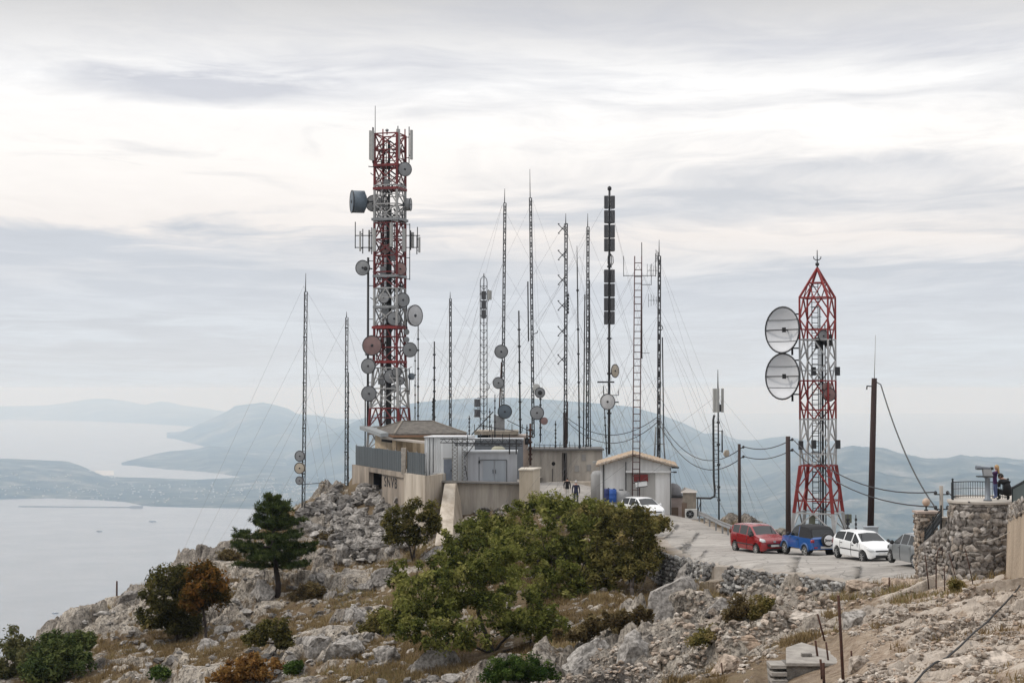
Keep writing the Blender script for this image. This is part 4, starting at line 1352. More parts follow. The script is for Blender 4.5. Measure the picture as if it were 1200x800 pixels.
    b = MB(); b.box(P(516) + Vector((0, 0, 0)), (.30, .30, 4.6)); b.tube(P(520) + Vector((.2, 0, 0)), P(470) + Vector((.2, 0, 0)), .05, n=5); b.build('foot_post', WOOD, t)
    b = MB()
    b.tube(P(368) + Vector((.22, -.05, 0)), P(344) + Vector((.22, -.05, 0)), .03, n=4)
    for k in range(6): b.box(P(346 + k * 4) + Vector((.22, -.05, 0)), (.14, .14, .16))
    b.build('insulator_string', DARK, t)
    mast('thin dark mast between the crossed antenna mast and the double mast', 679.5, 288, 560, 139, .13, 'pole', px_top=676.3, guy=[300, 380], a0=.8, whip=312)
    t, P, s = mast('double stemmed mast whose second stem starts half way up', 687.7, 250, 530, 146, .22, px_top=689, whip=266, guy=[270, 340, 420], a0=.3, leg=.048)
    b = MB(); b.tube(P(528) + Vector((.3, 0, 0)), P(328) + Vector((.17, 0, 0)), .05, n=5); b.tube(P(528) + Vector((-.3, 0, 0)), P(345) + Vector((-.22, 0, 0)), .06, n=5)
    b.build('second_stem', MASTG, t)
    mast('faint slim pole left of the panel mast, behind the concrete hut', 711, 452, 535, 150, .11, 'pole', px_top=707, group='thin antenna poles on the summit', guy=[455])
    # mast with the dark slatted panels
    Y = 136
    t, P, s = mast('mast stacked with eight dark slatted broadcast panels and two pale dishes', 713.6, 220, 532, Y, .22, 'pole', px_top=714.6, guy=[232, 300, 400], a0=.9)
    for r_ in (237, 254, 271, 287, 323.5, 340, 356.5, 372.5):
        up = r_ < 300
        b = MB()
        c = P(r_)
        h = 1.0 if up else 1.02
        for sx in (-1, 1):
            b.box(c + Vector((sx * .24, -.1, 0)), (.26, .22, h))
            b.box(c + Vector((sx * .40, -.05, 0)), (.05, .4, h * .98))
            b.box(c + Vector((sx * .24, .3, 0)), (.26, .18, h))
        for e in (-.4, 0, .4): b.bar(c + Vector((-.4, 0, e)), c + Vector((.4, 0, e)), .05)
        b.build('broadcast_panel', mat('antenna_dark', (.07, .07, .075), .6), t)
    b = MB(); b.lathe([(0.04, 0), (.16, .1), (.16, .3), (.05, .4), (0, .4)], P(224), n=8); b.build('warning_lamp', DARK, t)
    b = MB()
    for dx in (-.12, .16, .28): b.path([P(296), P(301) + Vector((dx, -.1, 0)), P(308) + Vector((dx * 1.1, -.1, 0)), P(315)], .035, 5)
    b.build('cable_loop', BLK, t)
    dish(t, P(434.5) + Vector((.45, -.3, 0)), (.75, -.6, 0), .52, DISHC, depth=.3, drum=.1); dish(t, P(470.5) + Vector((-.15, -.5, 0)), (-.5, -1, 0), .62, DISHW, depth=.3, drum=.1)
    b = MB(); b.bar(P(447.5) + Vector((-.95, -.1, 0)), P(447.5) + Vector((.4, -.1, 0)), .10, .12); b.bar(P(463), P(463) + Vector((.75, 0, 0)), .05); b.bar(P(463) + Vector((.75, 0, 0)), P(457) + Vector((.75, 0, 0)), .05)
    b.bar(P(471), P(471) + Vector((.75, -.1, 0)), .12, .10); b.build('cross_arm', MASTG, t)
    # ladder mast in front of the white hut
    Y = 119.0
    t = thing('ladder_mast', 'ladder shaped mast standing against the front of the white hut', 'radio mast', G(745, 603, Y), group='guyed radio masts on the summit')
    b = MB()
    ladder(b, G(744.7, 606, Y), G(748.2, 300, Y), .49, (1, 0, 0), .04, .47)
    b.build('ladder_frame', mat('dark_red_steel', (.10, .045, .042), .7, .2, var=.3), t)
    b = MB(); b.tube(G(752.2, 420, Y), G(752.3, 284, Y), .045, .03, n=6); b.build('whip_antenna', MASTG, t)
    b = MB(); b.bar(G(731, 323, Y), G(769, 323, Y), .045)
    b.tube(G(731, 324, Y), G(731, 300, Y), .022, n=4); b.tube(G(768.5, 324, Y), G(768.5, 297, Y), .022, n=4)
    b.bar(G(752, 333.5, Y), G(763.5, 333.5, Y), .04); b.tube(G(763.5, 334, Y), G(763.5, 309, Y), .02, n=4); b.bar(G(752, 413.5, Y), G(761.5, 413.5, Y), .03)
    b.build('cross_arm', DARK, t)
    guys(t, 748, Y, [310, 420], spread=(10, 14), n=4, a0=.6)
    # lattice mast right of the ladder mast
    Y = 129
    t, P, s = mast('lattice mast with small yagi antennas rising behind the right end of the white hut', 771.2, 281, 560, Y, .20, px_top=772.8, whip=300, guy=[300, 370, 440, 490], a0=.35, leg=.05, nguy=4)
    b = MB()
    for r_, x0, x1 in ((317, -.9, 0), (352, -.8, 0), (300, -.25, 0)):
        b.bar(P(r_) + Vector((x0, -.1, 0)), P(r_), .03)
        for k in range(4):
            q = P(r_) + Vector((x0 + (x1 - x0) * k / 4, -.1, 0)); b.tube(q + Vector((0, 0, -.5 + .07 * k)), q + Vector((0, 0, .5 - .07 * k)), .014, n=4)
    b.build('yagi_antenna', DARK, t)
    b = MB()
    for k in range(9):
        w = 2 * math.pi * k / 8
    b.path([P(384) + Vector((.1 + .17 * math.sin(2 * math.pi * k / 10), -.1, .2 * math.cos(2 * math.pi * k / 10))) for k in range(11)], .03, 4)
    b.build('loop_antenna', DARK, t)
    b = MB()
    for k in range(12): b.box(P(395 + k * 11) + Vector((random.uniform(-.1, .1), -.12, 0)), (.13, .13, random.uniform(.2, .5)))
    b.tube(P(520) + Vector((.42, .1, 0)), P(395) + Vector((.28, .1, 0)), .05, n=5)
    b.tube(P(600) + Vector((0.0, -.2, 0)), P(535) + Vector((-.2, -.2, 0)), .05, n=5)
    b.build('clamps_and_feeder', MASTG, t)
    b = MB()
    for dx in (-.32, .0, .55): b.tube(P(548) + Vector((dx, .1, 0)), P(500) + Vector((dx * .6, .1, 0)), .06, n=5)
    b.bar(P(520) + Vector((-.3, .1, 0)), P(520) + Vector((.5, .1, 0)), .06); b.build('base_frame', GALV, t)
    # slim mast with twin pale panels and a bent cable pipe
    Y = 115
    t, P, s = mast('slim pole mast at the guard rail with two pale panel antennas and a climbing ladder', 842, 433, 612, Y, .12, 'pole', px_top=841.2, whip=453, guy=[462, 490], a0=1.1)
    for px, dy, a in ((837.6, -.1, 200), (845.2, -.1, -20), (840, -.3, -100)): panel_antenna(t, G(px, 469, Y, dy), 1.6, .26, .15, R(a), pole=False)
    b = MB(); b.box(P(478), (.45, .4, .5)); b.build('radio_unit', DARK, t)
    b = MB()
    b.path([G(836.5, 486, Y, -.1), G(835.4, 492, Y, -.1), G(835.8, 560, Y, -.1), G(837, 575, Y, -.1), G(836.5, 581, Y, -.1), G(832, 583.5, Y, -.1), G(816.5, 583.5, Y, .3)], .075, 7)
    b.build('cable_pipe', DARK, t)
    b = MB()
    for k in range(20): r_ = 495 + k * 4.6; b.bar(G(836, r_, Y, -.05), G(841.8, r_, Y), .03)
    b.tube(G(846, 530, Y), G(846, 504, Y), .05, n=5); b.bar(G(842, 505, Y), G(846, 505, Y), .04); b.bar(G(842, 528, Y), G(846, 528, Y), .04)
    b.build('rungs', DARK, t)
    dish(t, G(851, 531, Y, -.2), (.6, -.8, -.1), .24, DISHC, drum=.4)
    b = MB()
    for px in (817.5, 821): b.bar(G(px, 605, Y, .2), G(px, 583, Y, .2), .07)
    b.bar(G(817.5, 600, Y, .2), G(821, 588, Y, .2), .05); b.build('pipe_stand', DARK, t)
    # small aerials over the roofs
    for px, a, c_, Y_, lab in ((550, 487, 517, 140, 'bare short pole at the left end of the flat roofs'), (580, 462, 517, 139, 'bare dark pole standing in front of the three dish mast'), (574, 478, 515, 141, 'short pole between the boxes mast and the bare dark pole'),
                               (651, 493, 528, 140, 'short pole above the concrete hut, left of the crossed antennas'), (617.5, 497, 520, 139, 'short pole by the reddish post'), ):
        mast(lab, px, a, c_, Y_, .09, 'pole', group='thin antenna poles on the summit')
    mast('stout reddish iron post rising over the flat roofs', 621.5, 496, 545, 137, .20, 'pole', group='thin antenna poles on the summit', m=RUST)
masts()

# ================================================================ utility poles and their cables
def pole(label, px, top, base, Y, r, m, tilt_px=0, name='utility_pole'):
    s = Y / F
    a, b_ = Vector(((px - 600) * s, Y, min(zrow(base, Y), gz((px - 600) * s, Y)) - .3)), Vector(((px + tilt_px - 600) * s, Y, zrow(top, Y)))
    t = thing(name, label, 'pole', a, group='poles carrying the cable line')
    b = MB(); b.tube(a, b_, r * 1.15, r * .9, n=10); b.build('pole_shaft', m, t)
    return t, b_

def insul(t, p, side):
    b = MB(); b.bar(p, p + Vector((side * .25, -.05, 0)), .04); b.lathe([(0.03, 0), (.07, .04), (.07, .14), (.0, .18)], p + Vector((side * .25, -.05, -.02)), n=8)
    b.build('insulator', DARK, t)

def cable(label, pts, sag, r=.028, cat='cable', name='power_cable', group='cables slung between the poles'):
    P = []
    for a, c in zip(pts[:-1], pts[1:]):
        a, c = Vector(a), Vector(c)
        for k in range(14):
            t_ = k / 14
            P.append(a.lerp(c, t_) - Vector((0, 0, 4 * sag * t_ * (1 - t_))))
    P.append(Vector(pts[-1]))
    b = MB(); b.path(P, r, 5)
    tag(b.build(name, CABLE), label, cat, group)

def poles():
    t1, e1 = pole('thin brown wooden pole left of the red car', 866, 520, 616, 106, .10, WOOD)
    t2, e2 = pole('tall dark wooden pole behind the bonnet of the blue off roader', 923, 511, 645, 99, .145, WOOD)
    t3, e3 = pole('thick leaning brown pole behind the white hatchback', 1018, 443, 640, 93, .165, mat('reddish_pole', (.030, .014, .013), .85, var=.3, scale=3, streak=True), tilt_px=6.5)
    t4, e4 = pole('grey concrete pole between the two stone pillars', 1102, 569, 645, 70, .085, CONCG)
    Y = 93
    b = MB(); b.tube(e3 + Vector((0, 0, -.1)), e3 + Vector((.08, 0, 2.35)), .022, .014, n=5); b.build('whip_antenna', PANEL, t3)
    b = MB(); b.bar(e3 + Vector((-.1, 0, -.45)), e3 + Vector((-.42, -.1, -.42)), .06); b.bar(e3 + Vector((-.42, -.1, -.42)), e3 + Vector((-.44, -.1, -.62)), .06)
    b.bar(e3 + Vector((.1, 0, -.2)), e3 + Vector((.33, -.1, -.35)), .05); b.build('bracket', DARK, t3)
    # electrical cabinet at the foot of the leaning pole
    p = W(1020.5, 640, 92); p.z = gz(p.x, p.y) - .05
    tb = thing('electrical_cabinet', 'pale blue grey steel cabinet at the foot of the leaning pole', 'cabinet', p)
    b = MB(); b.box(p + Vector((0, 0, .68)), (.70, .5, 1.36)); b.box(p + Vector((0, 0, 1.37)), (.76, .58, .06)); b.build('case', mat('cabinet_blue_grey', (.34, .37, .40), .6, var=.15), tb)
    b = MB(); b.box(p + Vector((0, -.262, .62)), (.60, .012, 1.08)); b.box(p + Vector((.22, -.28, .62)), (.04, .04, .14)); b.build('cabinet_door', mat('cabinet_door', (.30, .33, .36), .6, var=.15), tb)
    for t, e, in ((t1, e1), (t2, e2)):
        insul(t, e + Vector((0, 0, -.25)), 1); insul(t, e + Vector((0, 0, -.85)), 1)
    for z in (-.35, -.95): insul(t4, e4 + Vector((0, 0, z)), -1); insul(t4, e4 + Vector((0, 0, z)), 1)
    A = W(663, 488, 140); A2 = W(663, 492, 140)
    B = W(771, 488, 129); B2 = W(771, 494, 129)
    h1 = [A, B]; h2 = [A2, B2]
    cable('upper black cable sagging from the crossed antenna mast to the yagi mast', h1, 1.45)
    cable('lower black cable sagging from the crossed antenna mast to the yagi mast', h2, 1.75)
    q1, q2 = e1 + Vector((.25, -.05, -.15)), e1 + Vector((.25, -.05, -.75))
    r1, r2 = e2 + Vector((.25, -.05, -.15)), e2 + Vector((.25, -.05, -.75))
    cable('upper black cable sagging from the yagi mast to the thin brown pole', [B, q1], 1.9)
    cable('lower black cable sagging from the yagi mast to the thin brown pole', [B2, q2], 2.0)
    cable('upper black cable from the thin brown pole to the tall dark pole', [q1, r1], .35)
    cable('lower black cable from the thin brown pole to the tall dark pole', [q2, r2], .35)
    f1, f2 = e4 + Vector((-.25, -.05, -.25)), e4 + Vector((-.25, -.05, -.85))
    cable('upper black cable from the tall dark pole past the leaning pole to the concrete pole', [r1, f1], .95)
    cable('lower black cable from the tall dark pole past the leaning pole to the concrete pole', [r2, f2], .8)
    cable('black cable drooping steeply from the top of the leaning pole to the concrete pole', [e3 + Vector((.33, -.1, -.35)), e4 + Vector((-.05, 0, -1.15))], .75, r=.035)
    cable('upper black cable from the concrete pole to the round stone platform', [e4 + Vector((.25, -.05, -.25)), W(1136, 588, 63.5)], .1)
    cable('lower black cable from the concrete pole into the stone ramp wall', [e4 + Vector((.25, -.05, -.85)), W(1113, 600, 66.5)], .05)
    # small iron posts beyond the cars
    for px, a, c_, Y_, lab in ((992.5, 602, 640, 98, 'short dark iron post behind the white hatchback, left one'), (1002, 603, 640, 97, 'thin short iron post nearest the leaning pole, behind the white hatchback')):
        mast(lab, px, a, c_, Y_, .12 if px < 1000 else .07, 'pole', group='small iron posts beyond the cars', name='iron_post')
poles()
# ================================================================ buildings on the summit
CREAM = mat('cream_render', (0.50, 0.40, 0.28), 0.9, scale=1.2, dirt=(0.36, 0.28, 0.19))
TILEG = mat('weathered_tiles', (0.15, 0.135, 0.115), 0.9, scale=2.6, dirt=(0.07, 0.062, 0.055), bump=.4)
TILEO = mat('orange_tiles', (0.44, 0.37, 0.29), 0.9, scale=5, dirt=(0.30, 0.19, 0.11), bump=.4)
WRB = mat('white_hut_render', (0.76, 0.76, 0.75), 0.88, scale=1.1, dirt=(0.56, 0.55, 0.535), streak=True)
GRYP = mat('grey_hut_panel', (0.42, 0.41, 0.39), 0.8, scale=1.0, var=.2, streak=True)
CONT = mat('container_blue_grey', (0.41, 0.425, 0.455), 0.6, scale=1.3, var=.24, streak=True)
CONTD = mat('container_door_grey', (0.30, 0.33, 0.365), 0.6, scale=0.9, var=.15, streak=True)
CABW = mat('cabin_white', (0.72, 0.735, 0.74), 0.6, scale=0.9, var=.12, streak=True)
FENCE = mat('fence_sheet_grey', (0.085, 0.098, 0.105), 0.65, scale=1.2, var=.2, streak=True)
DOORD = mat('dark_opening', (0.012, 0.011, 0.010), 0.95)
STONEP = mat('pale_quoin', (0.50, 0.45, 0.39), 0.95, scale=4, dirt=(.3, .26, .22))

def quad_wall(b, p0, p1, h0, h1, th, back=None):
    """vertical wall between ground points p0, p1 (top z h0/h1 given as absolute z), thickness away from the viewer"""
    p0, p1 = Vector(p0), Vector(p1)
    d = Vector((p1.x - p0.x, p1.y - p0.y, 0)).normalized(); n = Vector((-d.y, d.x, 0)) * th
    b.hexa([p0, p1, p1 + n, p0 + n, Vector((p0.x, p0.y, h0)), Vector((p1.x, p1.y, h1)), Vector((p1.x, p1.y, h1)) + n, Vector((p0.x, p0.y, h0)) + n])

def ac_unit(parent, c, w=.85, h=.65, d=.32):
    c = Vector(c)
    b = MB(); b.box(c, (w, d, h)); o = b.build('air_conditioner', mat('ac_white', (.62, .62, .60), .6, var=.12), parent)
    b = MB()
    f = c + Vector((-w * .12, -d / 2 - .012, 0))
    b.lathe([(h * .40, 0), (h * .40, .03), (h * .36, .035)], f + Vector((0, .02, 0)), (0, -1, 0), 18)
    b.build('fan_grille', BLK, o)
    b = MB(); b.lathe([(h * .12, 0.03), (h * .1, .05), (0, .05)], f, (0, -1, 0), 10)
    for k in range(6):
        w_ = math.pi * k / 3; u = Vector((math.cos(w_), 0, math.sin(w_)))
        b.bar(f + u * h * .1 + Vector((0, -.045, 0)), f + u * h * .38 + Vector((0, -.045, 0)), .018)
    b.build('fan_hub', GALV, o)
    return o

def terrace():
    # ---- concrete undercroft with the sheet-metal fence on top (runs from far left to near right)
    A, B = W(412.5, 543, 145), W(477, 556, 129.6)          # top edge of the wall
    zt = (A.z + B.z) / 2
    A.z = B.z = zt
    t = thing('retaining_wall', 'stained concrete undercroft wall with a dark opening under the long grey fence', 'wall', (A.x, A.y, zt - 3.2))
    d = (B - A); d.z = 0; Ln = d.length; u = d.normalized(); n = Vector((-u.y, u.x, 0))
    def S(x, z, o=0.0): return A + u * x + n * o + Vector((0, 0, z))
    def seg(b, x0, x1, z0, z1, o0, o1): b.hexa([S(x0, z0, o0), S(x1, z0, o0), S(x1, z0, o1), S(x0, z0, o1), S(x0, z1, o0), S(x1, z1, o0), S(x1, z1, o1), S(x0, z1, o1)])
    f = lambda px: Ln * ((px - 412.5) / 64.5) * 1.0
    # convert photo columns to distance along the wall
    def along(px):
        k = (px - 600) / F
        # solve (A.x+u.x*s) = k*(A.y+u.y*s)
        return (k * A.y - A.x) / (u.x - k * u.y)
    b = MB()
    x1, x2, xe = along(432.5), along(446), Ln
    seg(b, 0, x1, -5.5, 0, 0, .4); seg(b, x2, xe, -5.5, -.35, .12, .4); seg(b, x1, xe, -.35, 0, -.06, .4)
    b.build('wall', CONC, t)
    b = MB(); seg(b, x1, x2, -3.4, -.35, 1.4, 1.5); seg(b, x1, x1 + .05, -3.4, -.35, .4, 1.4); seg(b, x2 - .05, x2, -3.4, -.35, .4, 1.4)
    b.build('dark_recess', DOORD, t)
    # black lettering sprayed on the wall
    cu = bpy.data.curves.new('graffiti', 'FONT'); cu.body = 'SNVB'; cu.size = 1.15; cu.extrude = .004; cu.space_character = 1.25; cu.offset = 0.01
    g = bpy.data.objects.new('graffiti', cu); COL.objects.link(g)
    x3 = along(449)
    Mx = Matrix((( u.x, 0, -n.x), (u.y, 0, -n.y), (0, 1, 0))).to_4x4()
    Mx.translation = S(x3, -1.30, .10) - t.location
    me = bpy.data.meshes.new_from_object(g); bpy.data.objects.remove(g)
    g = bpy.data.objects.new('graffiti', me); COL.objects.link(g); me.materials.clear(); me.materials.append(mat('black_spray_paint', (.02, .018, .018), .8))
    g.parent = t; g.matrix_local = Mx @ Matrix.Diagonal((1.15, 1.0, 1, 1))
    # ---- long fence
    def sheet_fence(label, P0, P1, h, name='sheet_metal_fence'):
        d = P1 - P0; d.z = 0; L_ = d.length; uu = d.normalized(); nn = Vector((-uu.y, uu.x, 0))
        tf = thing(name, label, 'fence', P0, group='grey sheet metal fences of the terrace')
        b = MB(); k = int(L_ / .125)
        top_, bot = [], []
        for i in range(k + 1):
            q = P0 + uu * (L_ * i / k) + nn * (.03 if i % 4 < 2 else -.03)
            bot.append(q + Vector((0, 0, .03))); top_.append(q + Vector((0, 0, h + .015 * math.sin(i * 1.7))))
        b.grid([bot, top_]); b.grid([[p + nn * .012 for p in bot], [p + nn * .012 for p in top_]])
        b.build('sheeting', FENCE, tf)
        b = MB()
        m_ = max(2, int(L_ / 2.2))
        for i in range(m_ + 1): q = P0 + uu * (L_ * i / m_) + nn * .09; b.tube(q, q + Vector((0, 0, h + .08)), .035, n=6)
        for z in (.25, h - .15): b.bar(P0 + nn * .06 + Vector((0, 0, z)), P1 + nn * .06 + Vector((0, 0, z)), .045)
        b.build('posts_and_rails', GALV, tf)
    sheet_fence('long grey corrugated sheet fence on the left end of the terrace', S(along(414.5), 0, .15), S(along(470.5), 0, .15), 1.62)
    # ---- nearer, lower retaining wall with its own fence
    C, D = W(473.2, 553.5, 129.2), W(498, 558, 125.2)
    C.z = D.z = (C.z + D.z) / 2
    t2 = thing('retaining_wall', 'beige smooth retaining wall standing forward under the short fence', 'wall', (C.x, C.y, C.z - 4))
    b = MB(); quad_wall(b, (C.x, C.y, C.z - 5.4), (D.x, D.y, D.z - 6), C.z, D.z, .4)
    nd = Vector((.35, 1, 0)).normalized() * 8
    b.hexa([(D.x, D.y, D.z - 6), (D.x + nd.x * .1, D.y + .1, D.z - 6), (D.x + nd.x, D.y + nd.y, D.z - 6), (D.x + nd.x - .4, D.y + nd.y, D.z - 6), (D.x, D.y, D.z), (D.x + nd.x * .1, D.y + .1, D.z), (D.x + nd.x, D.y + nd.y, D.z), (D.x + nd.x - .4, D.y + nd.y, D.z)])
    b.build('wall', CONCL, t2)
    sheet_fence('short grey corrugated sheet fence right of the stone pier', C + Vector((.2, .2, 0)), D + Vector((0, .2, 0)), 1.62)
    # pier between the fences
    p = W(473, 556, 129.3)
    t3 = thing('stone_pier', 'slim pale stone pier between the two grey fences', 'pier', p)
    b = MB()
    z = p.z
    while z < zrow(525.5, 129.3):
        h = random.uniform(.2, .3); w = random.uniform(.30, .38); b.box((p.x, p.y, z + h / 2), (w, .4, h * .95), random.uniform(-.08, .08)); z += h
    b.build('stones', STONEP, t3)
    # ---- raking buttress and the big retaining wall under the containers
    t4 = thing('retaining_wall', 'broad grey retaining wall with a pale raking buttress below the containers', 'wall', W(560, 600, 127))
    b = MB()
    Yw = 127.5
    a, c = W(499, 565, 128.5), W(612, 567.5, 127.5)
    quad_wall(b, (a.x, a.y, a.z - 6.5), (c.x, c.y, c.z - 4.5), a.z, c.z, .6)
    b.build('wall', CONCG, t4)
    b = MB()
    P1, P2 = W(521, 566.5, 127.2), W(534, 566.5, 127.2)
    Q1, Q2 = W(508, 648, 120.2), W(529, 650, 120.2)
    e = Vector((0.2, 1.6, 0))
    b.hexa([Q1, Q2, Q2 + Vector((.9, 6, -.5)), Q1 + Vector((.9, 6, -.5)), P1, P2, P2 + e, P1 + e])
    b.build('buttress', CONCL, t4)
    b = MB()
    a2, c2 = W(500, 563.6, 128.2), W(612, 566, 127.2)
    b.bar(a2 + Vector((0, .25, 0)), c2 + Vector((0, .25, 0)), .75, .12); b.build('coping', mat('coping_dark', (.22, .21, .2), .9), t4)
    # floor behind the walls
    b = MB()
    P = [W(412.5, 0, 145), W(477, 0, 129.6), W(499, 0, 128.7), W(612, 0, 127.8), W(640, 0, 141), W(600, 0, 160), W(430, 0, 160)]
    zz = zrow(566.5, 128)
    b.prism([(p.x, p.y, zz - .06) for p in P[2:6]], (0, 0, .05))
    b.prism([(P[0].x + .2, P[0].y + .3, zt - .08), (P[1].x + .2, P[1].y + .3, zt - .08), (P[2].x, P[2].y + 1.2, zt - .08), (P[2].x + 1.5, 142, zt - .08), (P[0].x + 4, 158, zt - .08)], (0, 0, .05))
    tag(b.build('terrace_floor', CONCG), 'concrete floor of the equipment terrace', 'floor', kind='structure')
terrace()

def pavilion():
    t = thing('hipped_pavilion', 'cream pavilion with a low hipped roof of weathered tiles', 'building', W(490, 530, 141))
    A, B, C = W(462, 507.5, 137.5), W(547, 508, 139.5), W(433, 505.5, 146)
    z = (A.z + B.z) / 2
    A.z = B.z = C.z = z
    D = B + (C - A)
    ctr = (A + B + C + D) / 4
    zr_ = zrow(493.5, 142)
    u = (B - A).normalized()
    R1, R2 = ctr - u * 1.3 + Vector((0, 0, zr_ - z)), ctr + u * 1.3 + Vector((0, 0, zr_ - z))
    b = MB()
    dn = Vector((0, 0, -.14))
    b.add([A, B, R2, R1], [(0, 1, 2, 3)]); b.add([B, D, R2], [(0, 1, 2)]); b.add([D, C, R1, R2], [(0, 1, 2, 3)]); b.add([C, A, R1], [(0, 1, 2)])
    b.add([A + dn, B + dn, D + dn, C + dn], [(3, 2, 1, 0)])
    for p, q in ((A, B), (B, D), (D, C), (C, A)): b.add([p + dn, q + dn, q, p], [(0, 1, 2, 3)])
    roof = b.build('roof', TILEG, t)
    b = MB()
    for p, q in ((A, R1), (B, R2), (C, R1), (D, R2), (R1, R2)): b.bar(p + Vector((0, 0, .03)), q + Vector((0, 0, .03)), .16, .07)
    b.build('ridge_tiles', mat('ridge_tile', (.20, .175, .145), .9), roof)
    b = MB(); 
    for p, q in ((A, B), (A, C)): b.bar(p + dn + Vector((0, 0, -.06)), q + dn + Vector((0, 0, -.06)), .14, .16)
    b.build('fascia', mat('brown_fascia', (.26, .15, .09), .8), roof)
    k = .88
    q = [ctr + (p - ctr) * k for p in (A, B, D, C)]
    b = MB()
    zb = zrow(556, 140)
    b.hexa([Vector((p.x, p.y, zb)) for p in q] + [Vector((p.x, p.y, z - .25)) for p in q])
    b.build('wall', CREAM, t)
    # dark window slots under the eaves
    b = MB()
    for a, c in ((.03, .16),): pass
    fr = lambda s, zz: q[0].lerp(q[1], s) + Vector((0, -.03, zz - z))
    for s0, s1, z0, z1 in ((.62, .74, -1.1, -.55), (.80, .95, -1.1, -.5)):
        p0, p1 = q[0].lerp(q[1], s0), q[0].lerp(q[1], s1)
        b.box(((p0.x + p1.x) / 2, (p0.y + p1.y) / 2 - .03, z + (z0 + z1) / 2), (p1.x - p0.x, .06, z1 - z0), math.atan2((p1 - p0).y, (p1 - p0).x))
    p0, p1 = q[3].lerp(q[0], .35), q[3].lerp(q[0], .8)
    mid = (p0 + p1) / 2
    nrm = Vector((-(p1 - p0).y, (p1 - p0).x, 0)).normalized()
    b.box((mid.x - .03, mid.y - .03, z - .55), ((p1 - p0).length, .12, .45), math.atan2((p1 - p0).y, (p1 - p0).x))
    b.build('window', DOORD, t)
    # white canopy reaching out to the left and a ledge in front
    b = MB()
    p, q2 = W(421.5, 503, 150), W(446, 512, 137)
    b.hexa([p, q2, q2 + Vector((.6, .3, .05)), p + Vector((.8, .3, .05)), p + Vector((0, 0, .30)), q2 + Vector((0, 0, .30)), q2 + Vector((.6, .3, .34)), p + Vector((.8, .3, .34))])
    b.build('canopy', mat('canopy_grey', (.27, .285, .29), .7, var=.25), t)
    b = MB(); a, c = W(446, 513.5, 136.6), W(500, 519.5, 134.5)
    b.bar(a + Vector((0, 2, 0)), c + Vector((0, 2, 0)), .7, .16); b.build('ledge', mat('ledge_pale', (.5, .45, .4), .9), t)
    b = MB()
    for px, a_ in ((462, 516.5), (474, 518), (486, 519), (495, 520)):
        p = W(px, a_, 138); b.box((p.x, p.y, p.z - .9), (.3, .3, 1.9))
    b.build('column', CREAM, t)
pavilion()

